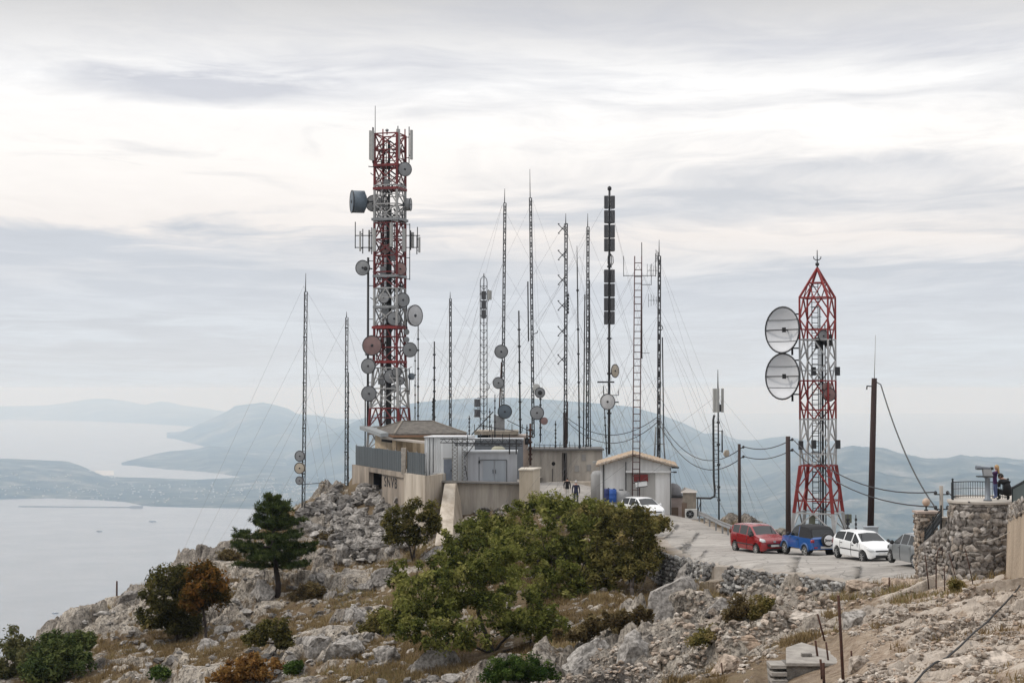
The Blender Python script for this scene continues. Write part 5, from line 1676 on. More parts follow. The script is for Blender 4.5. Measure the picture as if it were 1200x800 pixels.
def containers():
    # white corrugated cabin
    Y = 128.8
    zb, ztp = zrow(564.5, Y), zrow(512.5, Y)
    x0, xc, x1 = [(px - 600) / F * Y for px in (497.5, 518, 546)]
    t = thing('equipment_cabin', 'tall white equipment cabin with an air conditioner and a blue grey door', 'cabin', ((x0 + x1) / 2, Y, zb))
    b = MB()
    k = 14
    pts = []
    for i in range(k + 1):
        pts.append((x0 + (xc - x0) * i / k, Y + .25 * (1 - i / k) + (.03 if i % 2 else -.03)))
    poly = pts + [(xc + .05, Y - .05), (x1, Y + .5), (x1 + .6, Y + 3.2), (x0 + .6, Y + 3.4)]
    b.prism([(x, y, zb) for x, y in poly], (0, 0, ztp - zb)); b.build('shell', CABW, t)
    b = MB(); b.prism([(x0 - .06, Y + .12, ztp), (xc + .05, Y - .14, ztp), (x1 + .06, Y + .42, ztp), (x1 + .66, Y + 3.3, ztp), (x0 + .5, Y + 3.5, ztp)], (0, 0, .09)); b.build('roof', mat('roof_white', (.66, .67, .68), .6), t)
    ang = math.atan2(.55, x1 - xc)
    b = MB(); cx = (525 - 600) / F * Y; b.box((cx, Y + .11, (zrow(564, Y) + zrow(538, Y)) / 2), (.68, .08, zrow(538, Y) - zrow(564, Y)), ang); o = b.build('door', mat('door_blue_grey', (.22, .25, .30), .6, var=.15), t)
    b = MB(); b.box((cx, Y + .11, zrow(537, Y)), (.78, .11, .08), ang); b.build('door_frame', PANEL, o)
    b = MB(); b.box((cx + .24, Y + .07, zrow(551, Y)), (.04, .1, .14), ang); b.build('handle', BLK, o)
    ac_unit(t, ((514.5 - 600) / F * Y, Y - .28, zrow(558.5, Y)))
    b = MB()
    for px in (503.5, 508): b.tube(((px - 600) / F * Y, Y - .02, zb), ((px - 600) / F * Y, Y - .02, ztp), .03, n=5)
    b.build('cable', DARK, t)
    # lower blue-grey container with double doors
    Y = 128.3
    x0, x1 = [(px - 600) / F * Y for px in (544, 606)]
    zb, ztp = zrow(566.3, Y), zrow(530, Y)
    t = thing('equipment_container', 'blue grey container with double doors and a pale roof edge', 'container', ((x0 + x1) / 2, Y, zb))
    b = MB(); b.hexa([(x0, Y, zb), (x1, Y, zb), (x1, Y + 2.4, zb), (x0, Y + 2.4, zb), (x0, Y, ztp), (x1, Y, ztp), (x1, Y + 2.4, ztp), (x0, Y + 2.4, ztp)])
    for px in (550, 556, 597, 601): x = (px - 600) / F * Y; b.box((x, Y - .015, (zb + ztp) / 2 - .05), (.06, .03, ztp - zb - .2))
    b.build('shell', CONT, t)
    b = MB(); b.box(((x0 + x1) / 2, Y + 1.2, ztp + .05), (x1 - x0 + .12, 2.56, .13)); b.build('roof', mat('container_roof', (.46, .48, .5), .6), t)
    for px0, px1 in ((566, 579), (579.6, 593)):
        a, c = (px0 - 600) / F * Y, (px1 - 600) / F * Y
        b = MB(); b.box(((a + c) / 2, Y - .03, (zrow(564, Y) + zrow(539.5, Y)) / 2), (c - a - .04, .06, zrow(539.5, Y) - zrow(564, Y))); o = b.build('door', CONTD, t)
        b = MB(); xx = c - .08 if px0 < 570 else a + .08; b.box((xx, Y - .08, zrow(552, Y)), (.035, .05, .3)); b.build('handle', BLK, o)
    b = MB()
    xa, xb = (561.5 - 600) / F * Y, (593.8 - 600) / F * Y
    b.box(((xa + xb) / 2, Y - .04, zrow(538.6, Y)), (xb - xa, .06, .07)); b.box((xa, Y - .02, (zb + zrow(535, Y)) / 2), (.05, .05, zrow(535, Y) - zb)); b.box((xb, Y - .03, (zb + zrow(539, Y)) / 2), (.06, .06, zrow(539, Y) - zb))
    b.build('door_frame', mat('frame_dark_grey', (.13, .14, .15), .6), t)
    b = MB(); b.box(((561.8 - 600) / F * Y, Y - .06, zrow(541, Y)), (.12, .08, .18)); b.build('lamp', BLK, t)
    # dark container behind, with the pale arched tank seen over the roof
    Y2 = 134.5
    x0, x1 = [(px - 600) / F * Y2 for px in (545, 613)]
    t = thing('equipment_container', 'dark grey container half hidden behind the blue grey one', 'container', ((x0 + x1) / 2, Y2, zrow(563, Y2)))
    b = MB(); zb, ztp = zrow(563, Y2), zrow(515.5, Y2)
    b.hexa([(x0, Y2, zb), (x1, Y2, zb), (x1, Y2 + 2.4, zb), (x0, Y2 + 2.4, zb), (x0, Y2, ztp), (x1, Y2, ztp), (x1, Y2 + 2.4, ztp), (x0, Y2 + 2.4, ztp)])
    b.build('shell', mat('container_dark', (.16, .175, .195), .6, var=.15, streak=True), t)
    b = MB(); b.box(((x0 + x1) / 2, Y2 + 1.2, ztp + .06), (x1 - x0 + .1, 2.6, .12)); b.build('roof', mat('container_roof', (.46, .48, .5), .6), t)
    Y3 = 133.2
    c = W(584, 530, Y3)
    t = thing('water_tank', 'olive rounded tank peeping over the blue grey container', 'tank', (c.x, c.y, zrow(563, Y3)))
    b = MB(); b.lathe([(.62, zrow(563, Y3) - c.z), (.62, .1), (.5, .36), (.28, .5), (0, .55)], (c.x, c.y, c.z), n=18); b.build('tank_body', mat('tank_olive', (.30, .29, .22), .7), t)
    b = MB(); b.lathe([(.14, 0), (.14, .08), (0, .09)], (c.x, c.y, c.z + .52), n=12); b.build('lid', DARK, t)
    # steel cable gantry above the containers
    Y = 127.9
    t = thing('cable_gantry', 'rusty lattice cable gantry standing over the containers', 'gantry', W(540, 566, Y))
    b = MB()
    G = lambda px, row, dy=0: W(px, row, Y) + Vector((0, dy, 0))
    for r0, r1, px0, px1, dy in ((514, 518.5, 516, 612, 0), (519.5, 521.5, 533, 612, -.3)):
        b.bar(G(px0, r0, dy), G(px1, r0 + .8, dy), .06); b.bar(G(px0, r1, dy), G(px1, r1 + .8, dy), .06)
        n = int((px1 - px0) / 4)
        for k in range(n):
            a = px0 + (px1 - px0) * k / n; c_ = px0 + (px1 - px0) * (k + 1) / n
            b.bar(G(a, r0 if k % 2 else r1, dy), G(c_, r1 if k % 2 else r0, dy), .035)
    b.build('lattice_beam', DARK, t)
    for px in (533, 544.5):
        b = MB()
        for dx in (-3.0, 3.0): b.bar(G(px + dx, 566), G(px + dx, 513), .055)
        n = 12
        for k in range(n):
            a, c_ = 566 - 53 * k / n, 566 - 53 * (k + 1) / n
            b.bar(G(px - 3, a), G(px + 3, c_), .035); b.bar(G(px + 3, a), G(px - 3, c_), .035)
        b.build('lattice_column', mat('gantry_grey', (.22, .215, .2), .7, .2, var=.3), t)
    b = MB(); b.bar(G(544, 536, -.1), G(556, 520, -.1), .06); b.bar(G(545, 545, -.1), G(548, 562, -.1), .06)
    for px in (548, 563, 577, 589, 597): b.bar(G(px, 521), G(px, 508), .05)
    for px in (597, 605): b.bar(G(px, 532), G(px, 514), .10)
    b.build('brace', DARK, t)
containers()

def back_buildings():
    # flat roofed buildings behind
    Y = 141
    t = thing('flat_roofed_building', 'low building with pale flat slab roof behind the dark container', 'building', W(590, 540, Y))
    x0, x1 = (559 - 600) / F * Y, (622 - 600) / F * Y
    b = MB(); b.hexa([(x0 + .4, Y, zrow(560, Y)), (x1 - .2, Y, zrow(560, Y)), (x1 - .2, Y + 5, zrow(560, Y)), (x0 + .4, Y + 5, zrow(560, Y)), (x0 + .4, Y, zrow(510, Y)), (x1 - .2, Y, zrow(510, Y)), (x1 - .2, Y + 5, zrow(510, Y)), (x0 + .4, Y + 5, zrow(510, Y))])
    b.build('wall', mat('pinkish_render', (.46, .38, .33), .9, scale=1, dirt=(.3, .25, .22)), t)
    b = MB(); b.box(((x0 + x1) / 2 - .6, Y + 2.2, zrow(507, Y)), (x1 - x0 - .8, 5.2, .30)); b.build('roof', mat('slab_tan', (.36, .31, .25), .9, dirt=(.22, .19, .15)), t)
    b = MB(); b.box(((566 - 600) / F * Y, Y - .03, zrow(511.5, Y)), (.9, .1, .28)); b.box(((618 - 600) / F * Y, Y - .03, zrow(517, Y)), (.4, .1, .5)); b.build('window', DOORD, t)
    # roof rails and clutter
    b = MB()
    for px in (556, 566, 576, 600, 612): b.tube(W(px, 505, Y), W(px, 497, Y), .03, n=4)
    b.tube(W(552, 510, Y), W(578, 482, Y), .05, n=5); b.tube(W(560, 498, Y), W(612, 506, Y), .03, n=4); b.tube(W(594, 492, Y), W(625, 507, Y), .03, n=4)
    b.build('roof_rail', DARK, t)
    # concrete hut with the open doorway
    Y = 138.5
    x0, x1 = (620 - 600) / F * Y, (706 - 600) / F * Y
    zb, zt_ = zrow(567, Y), zrow(527.5, Y)
    t = thing('concrete_hut', 'bare stained concrete hut with a dark open doorway', 'building', ((x0 + x1) / 2, Y, zb))
    d0, d1 = (658.5 - 600) / F * Y, (664.5 - 600) / F * Y
    b = MB()
    def bx_(a, c_, z0, z1, y0, y1): b.hexa([(a, y0, z0), (c_, y0, z0), (c_, y1, z0), (a, y1, z0), (a, y0, z1), (c_, y0, z1), (c_, y1, z1), (a, y1, z1)])
    bx_(x0, d0, zb, zt_, Y, Y + .25); bx_(d1, x1, zb, zt_, Y + .06, Y + .3); bx_(d0, d1, zrow(530.5, Y), zt_, Y + .03, Y + .25); bx_(x0, x0 + .25, zb, zt_, Y + .25, Y + 4.5); bx_(x1 - .25, x1, zb, zt_, Y + .3, Y + 4.5); bx_(x0, x1, zb, zt_, Y + 4.5, Y + 4.75)
    b.build('wall', CONCG, t)
    b = MB(); b.box(((x0 + x1) / 2, Y + 2.3, zt_ + .07), (x1 - x0 + .25, 5.1, .13)); b.build('roof', mat('dark_slab', (.13, .125, .12), .9), t)
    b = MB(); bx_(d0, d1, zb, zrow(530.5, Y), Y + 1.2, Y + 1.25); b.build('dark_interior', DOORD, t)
    b = MB(); bx_(d0 + .02, d0 + .16, zb, zrow(531, Y), Y - .03, Y + .1); bx_(d1 - .14, d1 - .02, zb, zrow(531, Y), Y - .02, Y + .1); b.build('door_frame', mat('dark_wood', (.07, .06, .055), .8), t)
    b = MB(); b.lathe([(.16, 0), (.13, .02), (0, .02)], (((648.5 - 600) / F * Y), Y - .005, zrow(543, Y)), (0, -1, 0), 12); b.build('vent_hole', DOORD, t)
    b = MB(); b.tube((((647 - 600) / F * Y), Y - .03, zb), (((647.5 - 600) / F * Y), Y - .03, zrow(549, Y)), .03, n=5); b.build('drain_pipe', DARK, t)
    b = MB()
    for px, r_ in ((676, 549), (690, 548), (684, 536)): b.box(((px - 600) / F * Y, Y + .03, zrow(r_, Y)), (.35, .06, .5))
    b.build('patch', mat('patch_grey', (.30, .29, .28), .9), t)
    b = MB()
    for k in range(12):
        px = 626 + k * 6; b.tube(W(px, 526, Y + 1), W(px + random.uniform(-1, 1), 519 + random.uniform(-2, 2), Y + 1), .025, n=4)
    b.tube(W(626, 521, Y + 1), W(692, 522, Y + 1), .02, n=4); b.build('roof_rail', DARK, t)
    b = MB(); b.box(((684 - 600) / F * Y, Y - .6, zrow(566, Y)), (3.4, 1.2, .35)); b.build('door_step', CONCL, t)
    # beige gate pier in front
    Y = 125.5
    x0, x1 = (608.5 - 600) / F * Y, (628 - 600) / F * Y
    t = thing('gate_wall', 'short beige rendered wall end with a flat coping, left of the yard', 'wall', ((x0 + x1) / 2, Y, zrow(595, Y)))
    b = MB(); b.hexa([(x0, Y, zrow(598, Y)), (x1 - .3, Y, zrow(598, Y)), (x1 + .35, Y + 3, zrow(598, Y)), (x0 + .3, Y + 3, zrow(598, Y)), (x0, Y, zrow(551, Y)), (x1 - .3, Y, zrow(551, Y)), (x1 + .35, Y + 3, zrow(551, Y)), (x0 + .3, Y + 3, zrow(551, Y))]); b.build('wall', mat('beige_render', (.52, .455, .36), .9, scale=1.2, dirt=(.40, .34, .26), streak=True), t)
    b = MB(); zz = zrow(551, Y); b.hexa([(x0 - .08, Y - .08, zz), (x1 - .22, Y - .08, zz), (x1 + .45, Y + 3, zz), (x0 + .2, Y + 3, zz), (x0 - .08, Y - .08, zz + .1), (x1 - .22, Y - .08, zz + .1), (x1 + .45, Y + 3, zz + .1), (x0 + .2, Y + 3, zz + .1)]); b.build('coping', mat('beige_coping', (.58, .53, .45), .9), t)
back_buildings()

def white_hut():
    Y = 121.0
    X = lambda px: (px - 600) / F * Y
    zb = zrow(607, Y)
    t = thing('white_hut', 'white rendered hut with an orange tiled gable roof', 'building', (X(745), Y, zb))
    L0, R0, PK = X(703.5), X(786), X(741)
    zl, zr_, zp = zrow(544.5, Y), zrow(546, Y), zrow(534.5, Y)
    dep = 6.0
    b = MB()
    sk = .45   # the hut is turned slightly, its right side running away to the right
    front = [(L0, Y + .35, zb), (R0, Y - .1, zb), (R0, Y - .1, zr_), (PK, Y + .1, zp), (L0, Y + .35, zl)]
    b.prism(front, (sk, dep, 0)); b.build('wall', WRB, t)
    # grey recessed bay with the garage-like door
    b = MB(); zz = zrow(553.5, Y)
    b.box(((X(732.5) + X(767.5)) / 2, Y + .02, (zb + zz) / 2), (X(767.5) - X(732.5), .12, zz - zb), -.03); o = b.build('door', GRYP, t)
    b = MB()
    for k in range(1, 5): x = X(732.5) + (X(767.5) - X(732.5)) * k / 5; b.box((x, Y - .045, (zb + zz) / 2), (.025, .02, zz - zb - .1))
    b.build('door_ribs', mat('rib_grey', (.27, .26, .25), .8), o)
    b = MB(); b.box(((X(733) + X(785.5)) / 2, Y - .14, zrow(552.2, Y)), (X(785.5) - X(733), .35, .15), -.03); b.build('canopy', mat('hut_white', (.7, .7, .69), .8), t)
    b = MB(); b.box((X(704.7), Y + .26, (zb + zl) / 2), (.14, .14, zl - zb)); b.build('corner_trim', mat('hut_white', (.7, .7, .69), .8), t)
    b = MB(); b.tube((X(707.5), Y + .22, zb), (X(707.5), Y + .22, zl), .035, n=6); b.tube((X(733.2), Y - .02, zb), (X(733.2), Y - .02, zrow(541, Y)), .035, n=6); b.tube((X(785), Y - .2, zb), (X(785), Y - .2, zrow(548, Y)), .03, n=6)
    b.build('downpipe', DARK, t)
    b = MB(); b.box((X(738), Y - .1, zrow(553, Y)), (.5, .2, .08)); b.bar((X(786), Y - .1, zrow(553, Y)), (X(790), Y - .5, zrow(552.5, Y)), .05); b.box((X(790), Y - .5, zrow(552.5, Y)), (.22, .2, .1)); b.build('lamp', DARK, t)
    # roof: two slopes of barrel tiles with a ragged verge
    el, er, ep = zl - .12 + .2, zr_ - .12 + .2, zp + .16
    xl, xr = X(697.5), X(793.5)
    b = MB()
    n = 22
    def slope(xa, za, xb, zb_):
        rows = []
        cols = 40
        for j in range(cols + 1):
            row = []
            for i in range(n + 1):
                s_ = i / n
                x = xa + (xb - xa) * s_ + sk * (j / cols); z = za + (zb_ - za) * s_ + .05 * abs(math.sin(j * math.pi / 2.0)) + (.03 if i % 2 else 0)
                y = Y - .35 + (dep + .6) * j / cols
                row.append((x, y, z))
            rows.append(row)
        b.grid(rows); b.grid([[(p[0], p[1], p[2] - .12) for p in r_] for r_ in rows])
        # verge edge
        b.grid([[(p[0], p[1], p[2] - .14) for p in rows[0]], rows[0]])
    slope(xl, el - .1, PK, ep); slope(xr, er - .1, PK, ep)
    roof = b.build('roof', TILEO, t)
    b = MB()
    for (xa, za, xb, zb_) in ((xl, el - .1, PK, ep), (xr, er - .1, PK, ep)):
        m_ = 15
        for k in range(m_):
            s_ = (k + .5) / m_
            x, z = xa + (xb - xa) * s_, za + (zb_ - za) * s_
            b.box((x, Y - .38 + random.uniform(-.05, .03), z + .0), (abs(xb - xa) / m_ * .92, .3, .13 + random.uniform(-.03, .04)), random.uniform(-.15, .15))
    b.build('verge_tiles', mat('verge_tile', (.47, .42, .36), .9, scale=6, dirt=(.30, .23, .17)), roof)
    b = MB(); b.box((X(790.5), Y - .3, er - .16), (.5, .5, .1)); b.build('gutter', BLK, t)
    b = MB(); b.box((X(750.5), Y - .22, zrow(559.5, Y)), (1.0, .14, .5)); b.build('red_sign', mat('dull_red', (.18, .02, .02), .7, var=.3), t)
    # low grey annex at the left back
    Y2 = 128
    t2 = thing('grey_annex', 'small grey curved annex tucked behind the left side of the white hut', 'building', W(699, 590, Y2))
    b = MB(); c = W(701, 590, Y2)
    b.lathe([(.55, 0), (.55, zrow(556, Y2) - c.z), (.4, zrow(552, Y2) - c.z), (0, zrow(551, Y2) - c.z)], c, n=18); b.build('wall', mat('annex_grey', (.33, .33, .33), .85, var=.2, streak=True), t2)
    b = MB(); b.box(W(698.5, 541.5, Y2), (.5, .3, .16)); b.bar(W(698.5, 542, Y2), W(700, 553, Y2), .05); b.build('lamp', PANEL, t2)
    # white signboard on a post
    Y3 = 116.6
    t3 = thing('signboard', 'white signboard on a thin post in front of the hut', 'sign', W(749, 600, Y3))
    b = MB(); b.tube(W(747.6, 606, Y3), W(747.6, 562, Y3), .035, n=6); b.build('post', DARK, t3)
    b = MB(); p = W(751.5, 567, Y3); Mr = Matrix.Rotation(R(6), 3, 'Y') @ Matrix.Rotation(R(12), 3, 'Z'); Mr = Matrix.Rotation(R(-7), 3, 'Y')
    b.box(p, (.80, .04, .40), rot=Mr); o = b.build('board', mat('sign_white', (.7, .7, .69), .6), t3)
    b = MB()
    for zz in (-.19, .19): b.box(p + Mr @ Vector((0, -.025, zz)), (.80, .02, .05), rot=Mr)
    b.build('board_edge', BLK, o)
    # blue barrels and a grey tank half behind the shrubs
    Y4 = 119.5
    for px, r_, rad, lab, mm in ((717.5, 588, .30, 'bright blue plastic barrel lying by the hut wall', (.02, .09, .36)), (711.6, 589, .22, 'small dark blue barrel standing at the hut corner', (.012, .025, .12))):
        p = W(px, r_, Y4)
        tb = thing('plastic_barrel', lab, 'barrel', (p.x, p.y, p.z))
        b = MB(); h = .9 if rad > .25 else 1.0
        ax = (0, 0, 1)
        b.lathe([(rad * .9, 0), (rad, .05), (rad, h * .3), (rad * 1.04, h * .33), (rad, h * .36), (rad, h * .64), (rad * 1.04, h * .67), (rad, h * .7), (rad, h * .94), (rad * .9, h), (0, h)], p, ax, 16); b.build('barrel_body', mat('barrel_' + lab.split()[0], mm, .45, var=.15), tb)
        b = MB(); b.lathe([(rad * .25, 0), (rad * .25, .05), (0, .05)], p + Vector((rad * .4, 0, h)), ax, 8); b.build('cap', BLK, tb)
    p = W(728, 590, 120.0)
    tb = thing('water_tank', 'grey rounded tank against the hut wall behind the blue barrel', 'tank', p)
    b = MB(); b.lathe([(.62, 0), (.66, .1), (.66, .55), (.58, .78), (.35, .92), (0, .97)], p, n=20); b.build('tank_body', mat('tank_grey', (.30, .30, .30), .6, var=.2), tb)
    b = MB(); b.lathe([(.16, 0), (.16, .07), (0, .08)], p + Vector((0, 0, .94)), n=10); b.build('lid', BLK, tb)
white_hut()

def right_huts():
    # domed chapel-like hut and the block shed with an air conditioner
    Y = 123.5
    c = W(790, 612, Y)
    t = thing('domed_hut', 'small pinkish hut with a grey dome beside the white hut', 'building', c)
    b = MB(); zt_ = zrow(583, Y)
    b.box((c.x + .1, c.y + .8, (c.z + zt_) / 2), (1.5, 1.5, zt_ - c.z)); b.build('wall', mat('pink_render', (.46, .37, .34), .9, scale=1.2, dirt=(.30, .25, .23)), t)
    b = MB(); b.box((c.x + .1, c.y + .8, zt_ + .03), (1.62, 1.62, .07)); b.build('cornice', DARK, t)
    b = MB(); b.lathe([(.68, 0), (.68, .2), (.64, .45), (.52, .70), (.32, .88), (0, .96)], (c.x + .0, c.y + .8, zt_ + .06), n=22); b.build('dome', mat('dome_grey', (.20, .195, .20), .8, var=.2), t)
    b = MB(); b.box((c.x + .05, c.y + .03, c.z + .55), (.5, .06, 1.1)); b.build('door', mat('brown_door', (.16, .11, .08), .8), t)
    Y = 120
    x0, x1 = (799.5 - 600) / F * Y, (815.5 - 600) / F * Y
    zb, zt_ = zrow(612, Y), zrow(577, Y)
    t = thing('block_shed', 'tan block shed with an air conditioner on its front', 'shed', ((x0 + x1) / 2, Y, zb))
    b = MB(); b.hexa([(x0, Y, zb), (x1, Y, zb), (x1 + .2, Y + 2, zb), (x0 + .2, Y + 2, zb), (x0, Y, zt_), (x1, Y, zt_), (x1 + .2, Y + 2, zt_), (x0 + .2, Y + 2, zt_)]); b.build('wall', mat('tan_block', (.30, .26, .21), .9, scale=2, dirt=(.19, .165, .14), bump=.4), t)
    b = MB(); b.hexa([(x0 - .15, Y - .1, zt_), (x1 + .05, Y - .1, zt_), (x1 + .3, Y + 2.1, zt_), (x0 + .1, Y + 2.1, zt_), (x0 + .3, Y + .4, zt_ + .22), (x1 - .3, Y + .4, zt_ + .1), (x1 - .1, Y + 1.7, zt_ + .1), (x0 + .3, Y + 1.7, zt_ + .3)]); b.build('roof', mat('shed_roof', (.44, .40, .36), .9), t)
    ac_unit(t, ((809 - 600) / F * Y, Y - .35, zrow(601.5, Y)), .85, .7)
    b = MB(); b.box(((801.5 - 600) / F * Y, Y - .02, zrow(600, Y)), (.35, .05, 1.3)); b.build('door', mat('brown_door', (.16, .11, .08), .8), t)
    # guard rail
    t = thing('guard_rail', 'grey steel guard rail on the outer bend of the road', 'guard rail', W(840, 616, 108))
    pts = [ground(818, 115.5), ground(830, 111.2), ground(845, 106.5), ground(858, 103.2), ground(872, 101)]
    b = MB()
    prof = [(-.15, 0), (-.10, .04), (-.05, .0), (0, -.03), (.05, 0), (.10, .04), (.15, 0)]
    rows = []
    for p in pts: rows.append([(p.x - o_ * .6, p.y - o_ * .8, p.z + .62 + z) for z, o_ in prof])
    b.grid(rows); b.grid([[(q[0] + .01, q[1] + .012, q[2]) for q in r_] for r_ in rows]); b.build('rail', mat('rail_steel', (.34, .35, .36), .5, .4, var=.25), t)
    for a, c_ in zip(pts[:-1], pts[1:]):
        for k in range(2):
            p = a.lerp(c_, k / 2); b = MB(); b.box((p.x + .06, p.y + .08, p.z + .25), (.1, .1, .95)); b.build('post', GALV, t)
right_huts()
# ================================================================ cars
GLASS = None
def glass_mat():
    m, nt_, b = new_mat('car_glass')
    b.inputs['Base Color'].default_value = (0.010, 0.012, 0.013, 1)
    b.inputs['Roughness'].default_value = 0.06
    b.inputs['Specular IOR Level'].default_value = 0.5
    return m
GLASS = glass_mat()
TYRE = mat('tyre_rubber', (.018, .018, .018), .85)
ALLOY = mat('alloy_rim', (.48, .48, .48), .4, .6, var=.1)
HUB = mat('steel_hubcap', (.50, .50, .49), .5, .3, var=.1)
TRIM = mat('black_trim', (.022, .022, .024), .6)
LAMPW = mat('headlamp_glass', (.62, .64, .65), .1, var=.1)
LAMPR = mat('tail_lamp_red', (.30, .02, .03), .15, var=.1)
PLATE = mat('plate_white', (.7, .7, .68), .5)
UNDER = mat('underbody', (.012, .012, .012), .9)

def pl(pts, x):
    return float(np.interp(x, [p[0] for p in pts], [p[1] for p in pts]))

def car(label, loc, heading, spec, group='cars parked on the summit road', name='parked_car'):
    """x forward, z up, origin on the ground between the wheels"""
    t = thing(name, label, 'car', loc, heading, group)
    S = spec
    top_, belt, plan, roofw = S['top'], S['belt'], S['plan'], S['roofw']
    wx0, wx1, wr = S['wheels'][0], S['wheels'][1], S['wr']
    xs = set(np.linspace(top_[0][0], top_[-1][0], 61).tolist())
    for p in top_: xs.add(p[0])
    for q in S['cuts']: xs.add(q)
    for c in (wx0, wx1):
        for k in range(-9, 10): xs.add(c + (wr + .055) * math.sin(k / 9 * math.pi / 2))
    xs = sorted(xs)
    ys = []
    for x in xs:      # drop near-duplicates
        if not ys or x - ys[-1] > .006: ys.append(x)
    xs = ys
    sill = S['sill']
    rows = []
    for x in xs:
        zt = pl(top_, x); zb = pl(sill, x)
        for c in (wx0, wx1):
            q = (wr + .05) ** 2 - (x - c) ** 2
            if q > 0: zb = max(zb, wr + math.sqrt(q) * .98)
        w = pl(plan, x)
        bl = min(pl(belt, x), zt - .015)
        zb = min(zb, bl - .06)
        cab = zt - bl
        wr_ = w - .02 - (w - roofw) * min(1, max(0, cab / (S['H'] - .9)))
        zmid = max(zb + .04, .42 + .0 * x); zmid = min(zmid, bl - .02)
        zsh = max(zb + .03, min(bl - .012, bl - .17)); zsh = max(zsh, zmid + .005)
        rows.append([(0, zb + .02), (w * .90, zb), (w * .965, zb + .02), (w, zmid), (w * .995, zsh), (w * .965, bl), (w * .95, bl + min(.02, cab * .2)), (wr_ + .0, zt - min(.06, cab * .3)), (wr_ * .86, zt - min(.015, cab * .1)), (0, zt + min(.02, .4 * cab) if cab > .1 else zt + .012)])
    kinds = {}
    def cat_(i, j):
        xm = (xs[i] + xs[i + 1]) / 2
        if j == 0: return 'under'
        if j == 6:
            for (a, b_, nm) in S['side_glass']:
                if a < xm < b_: return nm
        if j in (8, 7):
            for (a, b_, nm) in S['top_glass']:
                if a < xm < b_ and (j == 8 or nm == 'soft_top'): return nm
        if j in (5, 6, 7) and 'soft' in S and S['soft'][0] < xm < S['soft'][1]: return 'soft_top'
        if j in (2, 3, 4):
            for (a, b_, nm) in S['doors']:
                if a < xm < b_: return nm
        if 'bumper' in S and j in (1, 2) and (xm < S['bumper'][0] or xm > S['bumper'][1]): return 'lower_bumper'
        return 'body'
    for sgn in (1, -1):
        for i in range(len(xs) - 1):
            for j in range(9):
                k = cat_(i, j)
                key = (k, sgn) if k in ('side_window', 'front_side_window', 'rear_side_window', 'front_door', 'rear_door', 'door') else (k, 0)
                mb = kinds.setdefault(key, MB())
                mb.smooth = True
                q = [(xs[i], sgn * rows[i][j][0], rows[i][j][1]), (xs[i + 1], sgn * rows[i + 1][j][0], rows[i + 1][j][1]), (xs[i + 1], sgn * rows[i + 1][j + 1][0], rows[i + 1][j + 1][1]), (xs[i], sgn * rows[i][j + 1][0], rows[i][j + 1][1])]
                mb.add(q if sgn > 0 else q[::-1], [(0, 1, 2, 3)])
    # end caps
    for e, i in ((0, 0), (1, len(xs) - 1)):
        mb = kinds.setdefault(('body', 0), MB())
        half = [(xs[i], y, z) for y, z in rows[i]]
        poly = half + [(x, -y, z) for x, y, z in half[::-1][1:-1]]
        mb.add(poly, [list(range(len(poly)))])
    paint = S['paint']
    made = {}
    for (k, sg), mb in kinds.items():
        m = {'under': UNDER, 'windscreen': GLASS, 'rear_window': GLASS, 'soft_top': S.get('softmat', TRIM), 'lower_bumper': S.get('bumpmat', paint)}.get(k, GLASS if 'window' in k else paint)
        o = mb.build('underbody' if k == 'under' else k, m, t, local=True)
        bm = bmesh.new(); bm.from_mesh(o.data); bmesh.ops.remove_doubles(bm, verts=bm.verts, dist=.0008); bmesh.ops.recalc_face_normals(bm, faces=bm.faces); bm.to_mesh(o.data); bm.free()
        for p in o.data.polygons: p.use_smooth = True
        try: o.data.set_sharp_from_angle(angle=R(34))
        except Exception: pass
        made[(k, sg)] = o
    # seams and handles on the doors
    for (a, b_, nm) in S['doors']:
        for sg in (1, -1):
            o = made.get((nm, sg))
            if o is None: continue
            b = MB()
            for xx in (a, b_):
                zb, bl = pl(sill, xx) + .03, pl(belt, xx) - .01
                zb = max([zb] + [wr + math.sqrt(max(0, (wr + .05) ** 2 - (xx - c) ** 2)) for c in (wx0, wx1) if abs(xx - c) < wr + .05])
                w = pl(plan, xx)
                b.path([(xx, sg * (w * .965 + .004), zb), (xx, sg * (w + .004), .45 if .45 > zb else zb + .01), (xx, sg * (w * .995 + .004), bl - .15), (xx, sg * (w * .965 + .004), bl)], .008, 4)
            b.build('door_seam', TRIM, o, local=True)
            b = MB(); w = pl(plan, a + .14); b.box((a + .15, sg * (w + .004), pl(belt, a) - .13), (.17, .03, .03)); b.build('door_handle', S.get('handle', paint), o, local=True)
    # side protection strip
    if S.get('strip'):
        for sg in (1, -1):
            b = MB(); a, b_ = S['strip']
            b.path([(a + (b_ - a) * k / 6, sg * (pl(plan, a + (b_ - a) * k / 6) + .004), S.get('strip_z', .55)) for k in range(7)], .028, 5); b.build('rubbing_strip', TRIM, t, local=True)
